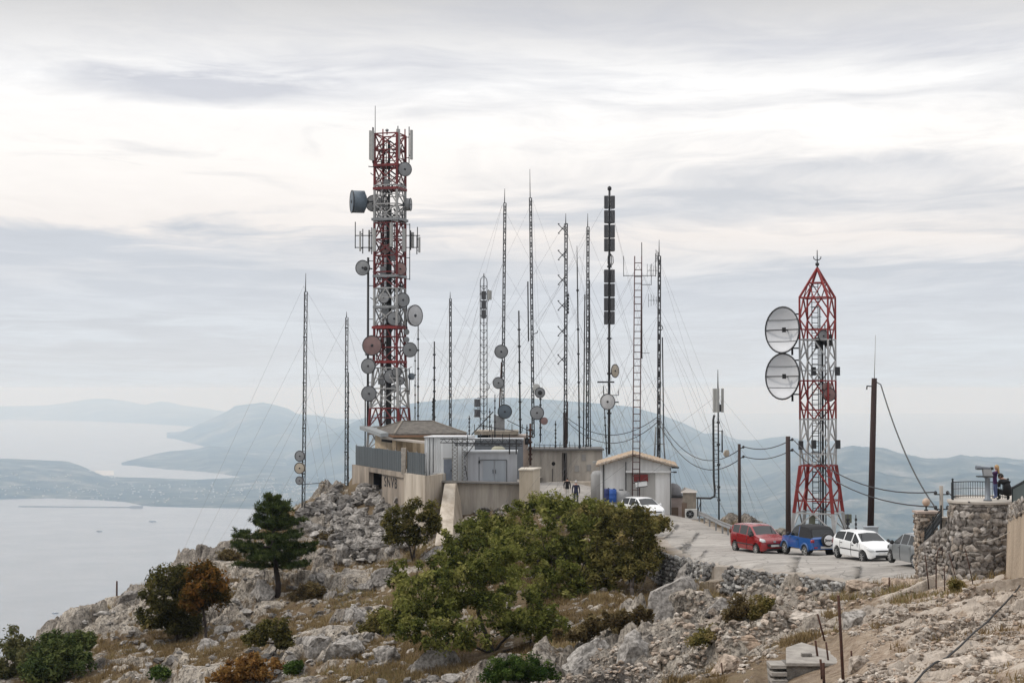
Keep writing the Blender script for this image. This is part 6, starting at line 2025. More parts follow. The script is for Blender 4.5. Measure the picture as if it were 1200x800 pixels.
    # wheels
    for c in (wx0, wx1):
        for sg in (1, -1):
            y = sg * (pl(plan, c) - .075)
            b = MB(); b.lathe([(wr * .62, -.1), (wr * .9, -.105), (wr, -.075), (wr, .06), (wr * .94, .092), (wr * .66, .095)], (c, y, wr), (0, sg, 0), 28)
            wh = b.build('tyre', TYRE, None, local=True)
            tw = bpy.data.objects.new('wheel', None); COL.objects.link(tw); tw.parent = t; tw.empty_display_size = .1
            wh.parent = tw
            b = MB(); b.lathe([(wr * .66, .06), (wr * .66, .093), (wr * .60, .098), (wr * .55, .062), (0.0, .055)], (c, y, wr), (0, sg, 0), 28)
            b.build('rim', TRIM if S['rim'] == 'alloy' else S['rimmat'], tw, local=True)
            b = MB()
            ns = S.get('spokes', 5)
            for k in range(ns):
                w_ = 2 * math.pi * k / ns + .3
                u = Vector((math.cos(w_), 0, math.sin(w_)))
                b.bar(Vector((c, y + sg * .085, wr)) + u * wr * .1, Vector((c, y + sg * .085, wr)) + u * wr * .62, wr * (.26 if S['rim'] == 'alloy' else .12), .03)
            b.lathe([(wr * .16, .07), (wr * .15, .105), (0, .108)], (c, y, wr), (0, sg, 0), 12)
            b.build('spokes', S['rimmat'], tw, local=True)
    # mirrors
    for sg in (1, -1):
        xm, zm = S['mirror']
        b = MB(); y = pl(plan, xm)
        b.lathe([(0.02, -.06), (.085, -.05), (.10, .0), (.07, .05), (.0, .065)], (xm, sg * (y + .11), zm), (1, 0, 0), 12)
        b.bar((xm, sg * (y - .04), zm - .03), (xm, sg * (y + .08), zm - .01), .05); b.build('wing_mirror', S.get('mirrormat', TRIM), t, local=True)
    # lamps
    for nm, pts, m in S['lamps']:
        for sg in (1, -1):
            b = MB(); b.smooth = True
            P = []
            n = len(pts)
            outer = [Vector((x, sg * y, z)) for x, y, z in pts]
            ctr = sum(outer, Vector()) / n
            dirv = Vector((S['lampdir'][nm] * 1.0, sg * .45, .15)).normalized() * .035
            b.add(outer + [p.lerp(ctr, .25) + dirv for p in outer] + [ctr + dirv * 1.25], [(k, (k + 1) % n, n + (k + 1) % n, n + k) for k in range(n)] + [(n + k, n + (k + 1) % n, 2 * n) for k in range(n)])
            b.build(nm, m, t, local=True)
    for nm, c, sz, m in S['bits']:
        b = MB(); b.box(c, sz); b.build(nm, m, t, local=True)
    return t

def head_loc(px, row, Y):
    p = W(px, row, Y)
    x = p.x
    return Vector((x, Y, gz(x, Y) + .055))

def hatch_spec(L_, Wd, H, paint, **k):
    h, w = L_ / 2, Wd / 2
    f = H / 1.45
    s = dict(H=H, paint=paint,
        top=[(-h, .50 * f), (-h + .03, .72 * f), (-h + .07, .97 * f), (-h + .16, 1.02 * f), (-h + .44, 1.34 * f), (-h + .62, 1.41 * f), (-.35, 1.45 * f), (.10, 1.44 * f), (.36, 1.38 * f), (.98, 1.00 * f), (1.12, .965 * f), (h - .34, .82 * f), (h - .13, .70 * f), (h - .03, .56 * f), (h, .46 * f)],
        belt=[(-h, .97 * f), (-h + .3, .99 * f), (.0, .93 * f), (.98, .90 * f), (h, .70 * f)],
        plan=[(-h, w * .70), (-h + .06, w * .86), (-h + .3, w * .965), (-.9, w), (.9, w), (h - .5, w * .96), (h - .2, w * .85), (h - .05, w * .66), (h, w * .48)],
        sill=[(-h, .40), (-h + .12, .24), (-h + .4, .22), (h - .4, .20), (h - .1, .22), (h, .34)],
        roofw=w * .74, wheels=(-1.24 * L_ / 3.8, 1.25 * L_ / 3.8), wr=.285,
        side_glass=[(-h + .42, -.60, 'rear_side_window'), (-.53, .16, 'rear_side_window'), (.24, .86, 'front_side_window')],
        top_glass=[(.38, .97, 'windscreen'), (-h + .17, -h + .43, 'rear_window')],
        doors=[(-.92, .18, 'rear_door'), (.20, 1.02, 'front_door')],
        cuts=[-.60, -.53, .16, .24, .86, .38, .97, -h + .42, -h + .17, .18, .20, 1.02, -.92],
        mirror=(.78, .98 * f), rim='alloy', rimmat=ALLOY, spokes=7,
        lamps=[('headlight', [(h - .30, w * .90, .78 * f), (h - .06, w * .60, .66 * f), (h - .02, w * .52, .57 * f), (h - .12, w * .80, .58 * f), (h - .28, w * .93, .66 * f)], LAMPW),
               ('tail_light', [(-h + .05, w * .80, .70 * f), (-h + .10, w * .80, .98 * f), (-h + .22, w * .93, .98 * f), (-h + .16, w * .93, .72 * f)], LAMPR)],
        lampdir={'headlight': 1, 'tail_light': -1},
        bits=[('grille', (h - .035, 0, .60 * f), (.05, w * .95, .06), TRIM), ('lower_grille', (h + .0, 0, .36), (.05, w * 1.0, .10), TRIM), ('number_plate', (h + .02, 0, .46), (.02, .5, .11), PLATE)])
    s.update(k)
    return s

def cars():
    red = mat('car_red', (.24, .010, .013), .25, var=.06, coat=.6)
    blue = mat('car_blue', (.010, .075, .27), .25, var=.06, coat=.6)
    white = mat('car_white', (.74, .75, .75), .3, var=.03, coat=.4)
    grey = mat('car_grey', (.20, .215, .225), .3, .1, var=.06, coat=.6)
    # ---- red, upright small hatchback
    h, w = 1.83, .82
    S = hatch_spec(3.65, 1.64, 1.55, red,
        top=[(-h, .55), (-h + .03, .80), (-h + .07, 1.02), (-h + .14, 1.10), (-h + .26, 1.44), (-h + .40, 1.51), (-.30, 1.56), (.15, 1.55), (.38, 1.49), (1.02, 1.06), (1.14, 1.03), (h - .25, .90), (h - .09, .78), (h - .02, .58), (h, .46)],
        belt=[(-h, 1.03), (-h + .3, 1.05), (0, .98), (1.0, .95), (h, .78)],
        plan=[(-h, w * .74), (-h + .06, w * .9), (-h + .3, w * .98), (-.9, w), (1.0, w), (h - .4, w * .97), (h - .15, w * .88), (h - .04, w * .72), (h, w * .6)],
        roofw=w * .80, wheels=(-1.12, 1.18), wr=.285, rim='steel', rimmat=HUB, spokes=8, mirror=(.82, 1.03),
        side_glass=[(-h + .40, -.72, 'rear_side_window'), (-.64, .12, 'rear_side_window'), (.20, .90, 'front_side_window')],
        top_glass=[(.40, 1.01, 'windscreen'), (-h + .15, -h + .25, 'rear_window')],
        cuts=[-.72, -.64, .12, .20, .90, .40, 1.01, -h + .40, .18, .20, 1.02, -.92], strip=(-.85, .95), strip_z=.52)
    S['lamps'] = [('headlight', [(h - .30, w * .93, .92), (h - .09, w * .70, .86), (h - .03, w * .66, .72), (h - .10, w * .86, .70), (h - .26, w * .98, .78)], LAMPW), ('tail_light', [(-h + .05, w * .86, .95), (-h + .12, w * .84, 1.35), (-h + .22, w * .92, 1.35), (-h + .14, w * .95, .98)], LAMPR)]
    S['bits'] = [('grille', (h - .005, 0, .55), (.05, w * 1.1, .14), TRIM), ('emblem', (h - .02, 0, .74), (.05, .12, .10), HUB), ('number_plate', (h + .03, 0, .52), (.02, .5, .11), PLATE), ('lower_grille', (h + .0, 0, .33), (.05, w * 1.2, .08), TRIM)]
    car('small upright red hatchback facing the camera, at the outer end of the parked row', head_loc(888, 648, 94), math.atan2(-.93, .375), S)
    # ---- blue soft-top off-roader, seen from behind
    h, w = 1.78, .78
    S = hatch_spec(3.55, 1.56, 1.70, blue,
        top=[(-h, .62), (-h + .02, 1.03), (-h + .06, 1.07), (-h + .10, 1.10), (-h + .34, 1.54), (-h + .55, 1.64), (-.35, 1.68), (.05, 1.66), (.22, 1.60), (.68, 1.11), (.78, 1.08), (h - .25, 1.0), (h - .08, .94), (h - .02, .72), (h, .58)],
        belt=[(-h, 1.05), (0, 1.05), (.7, 1.04), (h, .94)],
        plan=[(-h, w * .86), (-h + .08, w * .95), (-1.0, w), (1.2, w), (h - .2, w * .93), (h - .05, w * .84), (h, w * .7)],
        sill=[(-h, .52), (-h + .15, .42), (h - .2, .42), (h, .5)],
        roofw=w * .80, wheels=(-1.08, 1.15), wr=.345, rim='steel', rimmat=HUB, spokes=6, mirror=(.58, 1.15), mirrormat=TRIM,
        side_glass=[(-.30, .52, 'side_window'), (-h + .42, -.38, 'soft_top')],
        top_glass=[(.24, .67, 'windscreen'), (-h + .11, -h + .33, 'rear_window'), (-h + .33, .1, 'soft_top')],
        doors=[(-.36, .66, 'door')], soft=(-h + .09, -.34), softmat=mat('soft_top_black', (.016, .016, .018), .9),
        cuts=[-.30, .52, -h + .42, -.38, .24, .67, -h + .11, -h + .33, -.36, .66, .1, -h + .09, -.34], handle=TRIM)
    S['lamps'] = [('tail_light', [(-h - .01, w * .78, .84), (-h - .01, w * .78, 1.0), (-h + .10, w * .98, 1.0), (-h + .10, w * .98, .84)], LAMPR), ('headlight', [(h - .06, w * .80, .88), (h - .02, w * .6, .88), (h - .01, w * .6, .72), (h - .04, w * .82, .72)], LAMPW)]
    S['bits'] = [('rear_bumper', (-h - .02, 0, .58), (.14, w * 1.75, .17), blue), ('bumper_step', (-h - .10, -.1, .60), (.06, .75, .11), HUB), ('front_bumper', (h, 0, .55), (.12, w * 1.5, .2), TRIM), ('reflector', (-h - .10, w * .72, .60), (.02, .18, .07), LAMPR)]
    t = car('blue off roader with black soft top, its spare wheel and back towards the camera', head_loc(947, 652, 91), math.atan2(.95, -.32), S)
    b = MB(); b.lathe([(.34, 0), (.355, .04), (.355, .16), (.33, .20), (.27, .205)], (-h - .04, -.12, .98), (-1, 0, 0), 28)
    o = b.build('spare_tyre', TYRE, t, local=True)
    b = MB(); b.lathe([(.275, .20), (.26, .215), (0, .22)], (-h - .04, -.12, .98), (-1, 0, 0), 28); o2 = b.build('spare_cover', mat('spare_cover_white', (.72, .72, .72), .5), o, local=True)
    cu = bpy.data.curves.new('lettering', 'FONT'); cu.body = 'Jimny'; cu.size = .21; cu.extrude = .002; cu.align_x = 'CENTER'; cu.align_y = 'CENTER'; cu.offset = .006
    g = bpy.data.objects.new('lettering', cu); COL.objects.link(g)
    me = bpy.data.meshes.new_from_object(g); bpy.data.objects.remove(g)
    me.materials.clear(); me.materials.append(BLK)
    g = bpy.data.objects.new('lettering', me); COL.objects.link(g); g.parent = o
    Mx = Matrix(((0, 0, -1), (-1, 0, 0), (0, 1, 0))).to_4x4(); Mx.translation = (-h - .04 - .226, -.12, .98)
    g.matrix_local = Mx
    # flared arches
    for c in (-1.08, 1.15):
        for sg in (1, -1):
            b = MB(); y = sg * (pl(S['plan'], c) + .015)
            b.path([(c + .41 * math.cos(a), y, .345 + .41 * math.sin(a)) for a in [math.pi * (.02 + .96 * k / 10) for k in range(11)]], .045, 6); b.build('wheel_flare', mat('flare_blue_grey', (.06, .13, .30), .4), t, local=True)
    # ---- white hatchback
    S = hatch_spec(3.82, 1.65, 1.44, white, strip=(-.85, .98), strip_z=.56, handle=TRIM)
    car('white five door hatchback with black rubbing strips, facing the camera on the road edge', head_loc(1012, 657, 85), math.atan2(-.95, .31), S)
    # ---- grey hatchback, its tail hidden by the stone pillar
    S = hatch_spec(3.9, 1.66, 1.48, grey, rimmat=ALLOY, spokes=9)
    car('dark grey hatchback whose rear half is hidden behind the stone pillar', head_loc(1076.5, 666, 77.5), math.atan2(.98, -.2), S)
    # ---- white car up by the hut
    S = hatch_spec(3.75, 1.64, 1.50, white, strip=None, mirrormat=white)
    car('white hatchback up beside the white hut, half hidden by shrubs', head_loc(753, 608, 115.0), math.atan2(-.90, .44), S)
cars()
# ================================================================ people
SKIN = mat('skin', (.42, .25, .18), .6, var=.08)
def skin_body(name, parent, verts, edges, radii, m, rootv=0, sub=2, mats=None):
    me = bpy.data.meshes.new(name)
    me.from_pydata([tuple(v) for v in verts], edges, [])
    o = bpy.data.objects.new(name, me); COL.objects.link(o)
    md = o.modifiers.new('s', 'SKIN'); md.use_smooth_shade = True
    for i, r in enumerate(radii):
        me.skin_vertices[0].data[i].radius = (r, r) if not isinstance(r, tuple) else r
        me.skin_vertices[0].data[i].use_root = (i == rootv)
    s = o.modifiers.new('u', 'SUBSURF'); s.levels = s.render_levels = sub
    dg = bpy.context.evaluated_depsgraph_get(); dg.update()
    me2 = bpy.data.meshes.new_from_object(o.evaluated_get(dg))
    bpy.data.objects.remove(o)
    me2.materials.clear()
    ms = m if isinstance(m, list) else [m]
    for q in ms: me2.materials.append(q)
    o = bpy.data.objects.new(name, me2); COL.objects.link(o); o.parent = parent
    for p in me2.polygons: p.use_smooth = True
    return o

def paint_body(o, fn):
    me = o.data
    for p in me.polygons:
        c = p.center
        p.material_index = fn(c)

def hand(V, E, Rr, wrist, dirv, side):
    """palm and five fingers grown from wrist vertex index"""
    d = Vector(dirv).normalized(); s_ = Vector(side).normalized()
    p = Vector(V[wrist]) + d * .05
    V.append(p); Rr.append(.024); E.append((wrist, len(V) - 1)); palm = len(V) - 1
    for k, (o_, ln) in enumerate(((-.027, .06), (-.009, .075), (.009, .07), (.027, .055))):
        a = p + d * .035 + s_ * o_
        V.append(a); Rr.append(.0095); E.append((palm, len(V) - 1)); q = len(V) - 1
        V.append(a + d * ln * .55 + Vector((0, 0, -.008))); Rr.append(.009); E.append((q, len(V) - 1))
        V.append(a + d * ln * .9 + Vector((0, 0, -.025))); Rr.append(.007); E.append((len(V) - 2, len(V) - 1))
    a = p - d * .01 + s_ * -.035
    V.append(a); Rr.append(.011); E.append((palm, len(V) - 1))
    V.append(a + d * .035 + s_ * -.014); Rr.append(.009); E.append((len(V) - 2, len(V) - 1))

def head(t, c, r, facing, m_hair, hair='short', tilt=0.0):
    """skull with face on the facing side, hair as a child"""
    f = Vector(facing).normalized(); sidev = Vector((-f.y, f.x, 0)).normalized(); up = sidev.cross(f) * -1
    if up.z < 0: up = -up
    b = MB(); b.smooth = True
    def P(th, ph, k=1.0, kz=1.0):
        x, y, z = math.sin(th) * math.cos(ph), math.sin(th) * math.sin(ph), math.cos(th)
        jaw = 1 - .22 * max(0, -z) 
        return c + (f * x * 1.0 * jaw + sidev * y * .80 * jaw + up * z * 1.22 * kz) * r * k
    n, mth = 18, 12
    rows = []
    for i in range(mth + 1):
        rows.append([P(math.pi * i / mth + 1e-3, 2 * math.pi * j / n) for j in range(n + 1)])
    b.grid(rows, smooth=True)
    # nose, ears
    b.lathe([(.0, -.02), (r * .17, 0), (r * .1, r * .18), (0, r * .24)], c + f * r * .93 - up * r * .12, f, 8)
    for s_ in (-1, 1): b.lathe([(r * .2, -.01), (r * .22, .012), (.0, .02)], c + sidev * s_ * r * .8, sidev * s_, 8)
    o = b.build('head', SKIN, t)
    e = MB()
    for s_ in (-1, 1): e.lathe([(0, -.004), (r * .12, 0), (0, .012)], c + f * r * .93 + sidev * s_ * r * .33 + up * r * .08, f, 8)
    e.box(c + f * r * .90 - up * r * .52, (.03, .03, .008)); e.build('eyes_and_mouth', BLK, o)
    hb = MB(); hb.smooth = True
    rows = []
    for i in range(9):
        th = math.pi * .60 * i / 8 + 1e-3
        row = []
        for j in range(n + 1):
            ph = 2 * math.pi * j / n
            lim = 1.0
            front = max(0, math.cos(ph))
            th2 = th * (1 - .42 * front)
            row.append(P(th2, ph, 1.10 + .03 * math.sin(j * 2.1 + i)))
        rows.append(row)
    if hair == 'long':
        last = rows[-1]
        for k in range(1, 5):
            row = []
            for j in range(n + 1):
                ph = 2 * math.pi * j / n
                front = max(0, math.cos(ph) + .2)
                p = last[j]
                row.append(p - Vector((0, 0, 1)) * (.05 * k * (1 - min(1, front * 1.4))) - f * (.008 * k) + sidev * (.006 * math.sin(j * 3 + k)))
            rows.append(row)
    hb.grid(rows, smooth=True)
    hb.build('hair', m_hair, o)
    return o

def standing(label, base, facing, H, cloth, legs_m, m_hair, hair='short', skirt=None, arm_pose=None):
    t = thing('person', label, 'person', base, group=None)
    f = Vector(facing).normalized(); s_ = Vector((-f.y, f.x, 0))
    k = H / 1.75
    B = Vector(base)
    def p(x, y, z): return (s_ * x + f * y) * k + Vector((0, 0, z * k))
    V, E, Rr = [], [], []
    def v(x, y, z, r, pa=None):
        V.append(p(x, y, z)); Rr.append(tuple(q * k for q in r) if isinstance(r, tuple) else r * k)
        if pa is not None: E.append((pa, len(V) - 1))
        return len(V) - 1
    pel = v(0, 0, .95, (.155, .115))
    wst = v(0, .0, 1.10, (.145, .105), pel); chest = v(0, .0, 1.30, (.175, .12), wst); upc = v(0, -.01, 1.42, (.13, .09), chest); neck = v(0, .01, 1.52, .055, upc)
    v(0, .02, 1.60, .06, neck)
    for sg in (-1, 1):
        sh = v(sg * .19, -.01, 1.43, .07, upc); el_ = v(sg * .26, -.03, 1.14, .048, sh)
        wr = v(sg * .255, .06, .90, .032, el_)
        hand(V, E, Rr, wr, p(0, .2, -1), f)
        hip = v(sg * .095, 0, .88, .10, pel); kn = v(sg * .105, .02, .49, .066, hip); an = v(sg * .11, -.02, .09, .046, kn)
        hl = v(sg * .115, .02, .045, .046, an); v(sg * .13, .16, .035, .038, hl)
    o = skin_body('body', t, V, E, Rr, [cloth, legs_m, SKIN, BLK])
    def fn(c):
        z = c.z / k
        if z > 1.475: return 2
        if z < .10: return 3
        d = abs(c.dot(s_)) / k
        if d > .19 and z < .90: return 2
        return 0 if z > .86 else 1
    paint_body(o, fn)
    if skirt:
        b = MB(); b.lathe([(.17 * k, .98 * k), (.20 * k, .85 * k), (.26 * k, .52 * k), (.25 * k, .52 * k), (.16 * k, .97 * k)], B, n=18); b.build('skirt', skirt, t)
    head(t, B + p(0, .03, 1.655), .105 * k, f, m_hair, hair)
    return t

def people():
    navy = mat('navy_jacket', (.014, .016, .045), .85, var=.2); jeans = mat('dark_jeans', (.03, .04, .085), .9, var=.2); blackc = mat('black_cloth', (.010, .010, .011), .9, var=.2)
    grey_h = mat('grey_hair', (.42, .42, .42), .8); dark_h = mat('dark_hair', (.02, .016, .013), .7); blond = mat('blond_hair', (.42, .27, .12), .6, var=.25, scale=20); purple = mat('purple_jacket', (.05, .014, .075), .8, var=.2); blue_j = mat('blue_leggings', (.10, .13, .26), .85)
    pale_trousers = mat('pale_trousers', (.55, .52, .47), .9)
    def g(px, Y): q = ground(px, Y); q.z += .05; return q
    standing('grey haired person in navy jacket and dark trousers walking away across the yard', g(674.8, 123.5), (.1, 1, 0), 1.80, navy, jeans, grey_h)
    standing('person in a black top and pale trousers standing left of the navy jacket', g(664.5, 126.5), (.2, 1, 0), 1.62, blackc, pale_trousers, dark_h)
    # child reaching up to the coin viewer on the round platform
    zt = PLAT_Z
    Y = 64.35
    B = Vector((W(1166.5, 588, Y).x, Y, zt))
    t = thing('person', 'blond child in a purple jacket reaching up to the coin viewer', 'person', B)
    k = .68
    V, E, Rr = [], [], []
    lf = 0.10          # held up by the adult
    def v(x, y, z, r, pa=None):
        V.append(Vector((x, y, z))); Rr.append(r)
        if pa is not None: E.append((pa, len(V) - 1))
        return len(V) - 1
    pel = v(0, 0, .58 + lf, (.105, .085)); wst = v(-.02, 0, .70 + lf, (.10, .08), pel); ch = v(-.01, 0, .84 + lf, (.115, .085), wst); up = v(.03, 0, .93 + lf, (.085, .065), ch); nk = v(.05, 0, 1.0 + lf, .04, up); v(.06, 0, 1.06 + lf, .045, nk)
    for sg in (-1, 1):
        sh = v(.02, sg * .115, .94 + lf, .047, up); e_ = v(-.10, sg * .12, .90 + lf, .035, sh)
        wr = v(-.22, sg * .09, 1.0 + lf if sg > 0 else .88 + lf, .026, e_)
        V.append(V[wr] + Vector((-.04, 0, .015))); Rr.append(.022); E.append((wr, len(V) - 1)); palm = len(V) - 1
        for q in range(4):
            V.append(V[palm] + Vector((-.03, (q - 1.5) * .014, .004))); Rr.append(.0085); E.append((palm, len(V) - 1))
            V.append(V[-1] + Vector((-.025, 0, -.012))); Rr.append(.0075); E.append((len(V) - 2, len(V) - 1))
        V.append(V[palm] + Vector((0, -.026, .012))); Rr.append(.009); E.append((palm, len(V) - 1))
        hip = v(0, sg * .065, .52 + lf, .068, pel); kn = v(-.02 * sg, sg * .07, .30 + lf, .046, hip); an = v(.02, sg * .07, .07 + lf * .5 + (.0 if sg > 0 else .02), .034, kn); v(-.09, sg * .075, .03 + lf * .5, .03, an)
    o = skin_body('body', t, V, E, Rr, [purple, blue_j, SKIN, mat('dark_shoe', (.03, .03, .06), .7)])
    def fn(c):
        if c.x < -.225 and c.z > .7: return 2
        if c.z > .985 + lf and abs(c.y) < .06 and c.x > -.02: return 2
        if c.z < .11: return 3
        return 0 if c.z > .60 else 1
    paint_body(o, fn)
    head(t, B + Vector((.06, 0, 1.115 + lf)), .088, (-1, -.1, -.05), blond, 'long')
    # adult squatting behind, back to us
    Y = 64.15
    B = Vector((W(1178, 589, Y).x, Y, zt))
    t = thing('person', 'adult in black squatting behind the child, back to the camera', 'person', B)
    V, E, Rr = [], [], []
    pel = v(.06, -.05, .30, (.19, .17)); wst = v(.07, -.06, .46, (.18, .15), pel); ch = v(.02, -.02, .64, (.20, .15), wst); up = v(-.03, .03, .74, (.14, .11), ch); nk = v(-.08, .06, .80, .055, up); v(-.11, .08, .85, .06, nk)
    for sg in (-1, 1):
        sh = v(-.04 - .16 * max(0, -sg) + .17 * max(0, sg), .02 + .02 * sg, .72, .072, up)
        tx = -.17 if sg > 0 else -.25
        e_ = v(.17 if sg > 0 else -.20, .14, .50, .05, sh); wr = v(tx + .10, .20, .62, .033, e_)
        hand(V, E, Rr, wr, (-1, .1, .2), (0, 0, 1))
        hip = v(.06 + sg * .12, .02, .26, .11, pel); kn = v(-.06 + sg * .20, .32, .42, .072, hip); an = v(-.0 + sg * .17, .12, .08, .048, kn); v(-.04 + sg * .19, .28, .04, .042, an)
    o = skin_body('body', t, V, E, Rr, [blackc, blackc, SKIN, BLK])
    def fn(c):
        if c.z > .80: return 2
        if c.x < -.13 and c.y > .12 and .55 < c.z < .75: return 2
        return 0
    paint_body(o, fn)
    head(t, B + Vector((-.13, .10, .885)), .10, (-.8, .5, -.3), dark_h, 'short')
# ================================================================ stonework, rubble and the lookout
def ico(sub=1):
    bm = bmesh.new(); bmesh.ops.create_icosphere(bm, subdivisions=sub, radius=1.0)
    V = np.array([v.co[:] for v in bm.verts]); Fc = np.array([[v.index for v in f.verts] for f in bm.faces]); bm.free()
    return V, Fc
ICO1, ICO2, ICO3 = ico(1), ico(2), ico(4)
_rng = np.random.default_rng(11)

def stone_mat(name, lo, mid, hi, warm=None):
    m, nt_, b = new_mat(name)
    N_, L_ = nt_.nodes, nt_.links.new
    tc_ = N_.new('ShaderNodeTexCoord')
    at = N_.new('ShaderNodeAttribute'); at.attribute_name = 'tint'
    r = N_.new('ShaderNodeValToRGB'); e = r.color_ramp.elements
    e[0].position, e[0].color = 0.05, (*lo, 1); e[1].position, e[1].color = 0.9, (*hi, 1)
    x = e.new(.45); x.color = (*mid, 1)
    if warm: x = e.new(.7); x.color = (*warm, 1)
    L_(at.outputs['Fac'], r.inputs[0])
    n = N_.new('ShaderNodeTexNoise'); n.inputs['Scale'].default_value = 5.0; n.inputs['Detail'].default_value = 8; n.inputs['Roughness'].default_value = .7
    L_(tc_.outputs['Object'], n.inputs['Vector'])
    r2 = N_.new('ShaderNodeValToRGB'); e = r2.color_ramp.elements
    e[0].position, e[0].color = .38, (.36, .35, .34, 1); e[1].position, e[1].color = .58, (1, 1, 1, 1); x = e.new(.75); x.color = (1.15, 1.12, 1.08, 1)
    L_(n.outputs['Fac'], r2.inputs[0])
    mx = N_.new('ShaderNodeMix'); mx.data_type = 'RGBA'; mx.blend_type = 'MULTIPLY'; mx.inputs[0].default_value = 1
    L_(r.outputs[0], mx.inputs[6]); L_(r2.outputs[0], mx.inputs[7]); L_(mx.outputs[2], b.inputs['Base Color'])
    b.inputs['Roughness'].default_value = .95; b.inputs['Specular IOR Level'].default_value = .15
    bp = N_.new('ShaderNodeBump'); bp.inputs['Strength'].default_value = .6; bp.inputs['Distance'].default_value = .05
    L_(n.outputs['Fac'], bp.inputs['Height']); L_(bp.outputs[0], b.inputs['Normal'])
    return m
ST_WALL = stone_mat('platform_stone', (.20, .18, .165), (.34, .315, .29), (.48, .45, .42), (.40, .345, .29))
ST_DRY = stone_mat('drystone', (.13, .125, .12), (.25, .24, .23), (.42, .41, .39))
ST_PALE = stone_mat('pale_rubble', (.28, .23, .185), (.44, .385, .33), (.57, .52, .46), (.46, .35, .265))
ST_GREY = stone_mat('grey_limestone', (.15, .14, .13), (.285, .265, .245), (.44, .415, .385))

def np_rocks(C, S, tmpl, rng, cutk=5, Rm=None, lo=.45, hi=.85):
    """many angular stones: centres C (n,3), half sizes S (n,3); returns V, F, tint per face"""
    T, Fc = tmpl
    n, m = len(C), len(T)
    P = np.repeat(T[None], n, 0)
    for k in range(cutk):
        nr = rng.normal(size=(n, 3)); nr /= np.linalg.norm(nr, axis=1, keepdims=True)
        d = rng.uniform(lo, hi, size=(n, 1))
        q = np.einsum('nmk,nk->nm', P, nr) - d
        P = P - np.maximum(q, 0)[..., None] * nr[:, None]
    P = P * (1 + .10 * rng.normal(size=(n, m, 1)) * (m < 50))
    P = P * S[:, None]
    if Rm is None:
        a = rng.uniform(0, 2 * np.pi, n); t = rng.normal(0, .3, n)
        ca, sa, ct, st = np.cos(a), np.sin(a), np.cos(t), np.sin(t)
        Rz = np.zeros((n, 3, 3)); Rz[:, 0, 0] = ca; Rz[:, 0, 1] = -sa; Rz[:, 1, 0] = sa; Rz[:, 1, 1] = ca; Rz[:, 2, 2] = 1
        Rx = np.zeros((n, 3, 3)); Rx[:, 0, 0] = 1; Rx[:, 1, 1] = ct; Rx[:, 1, 2] = -st; Rx[:, 2, 1] = st; Rx[:, 2, 2] = ct
        Rm = Rz @ Rx
    P = np.einsum('nij,nmj->nmi', Rm, P) + C[:, None]
    Fa = (Fc[None] + (np.arange(n) * m)[:, None, None]).reshape(-1, 3)
    tint = np.repeat(rng.uniform(0, 1, n), len(Fc))
    return P.reshape(-1, 3), Fa, tint

def stone_face(fn, U, V, size, rng, squash=.5, clip=None):
    """courses of stones over a surface fn(u, v) -> (point, normal, tangent); u in metres"""
    C, S, Rm = [], [], []
    v = 0.0
    while v < V:
        h = rng.uniform(.6, 1.25) * size
        u = -rng.uniform(0, size)
        while u < U:
            w = rng.uniform(.5, 2.2) * size
            uc, vc = u + w / 2, v + h / 2 + rng.normal(0, .10) * size
            if -.02 <= uc <= U and (clip is None or clip(uc, vc)):
                p, n, t = fn(uc, min(vc, V))
                C.append(p + n * rng.uniform(-.03, .04) * 1.0)
                b = n.cross(t)
                a = rng.normal(0, .24)
                t2 = t * math.cos(a) + b * math.sin(a); b2 = b * math.cos(a) - t * math.sin(a)
                Rm.append([[t2.x, n.x, b2.x], [t2.y, n.y, b2.y], [t2.z, n.z, b2.z]])
                S.append((w * .54, size * squash, h * .56))
            u += w * .96
        v += h * .92
    return np.array([tuple(c) for c in C]), np.array(S), np.array(Rm)

def stones_obj(name, C, S, Rm, m, parent, rng):
    V, Fa, ti = np_rocks(C, S * 1.12, ICO2, rng, 10, Rm, .55, .8)
    return np_obj(name, V, Fa, m, parent, attrs={'tint': ('FACE', ti)})

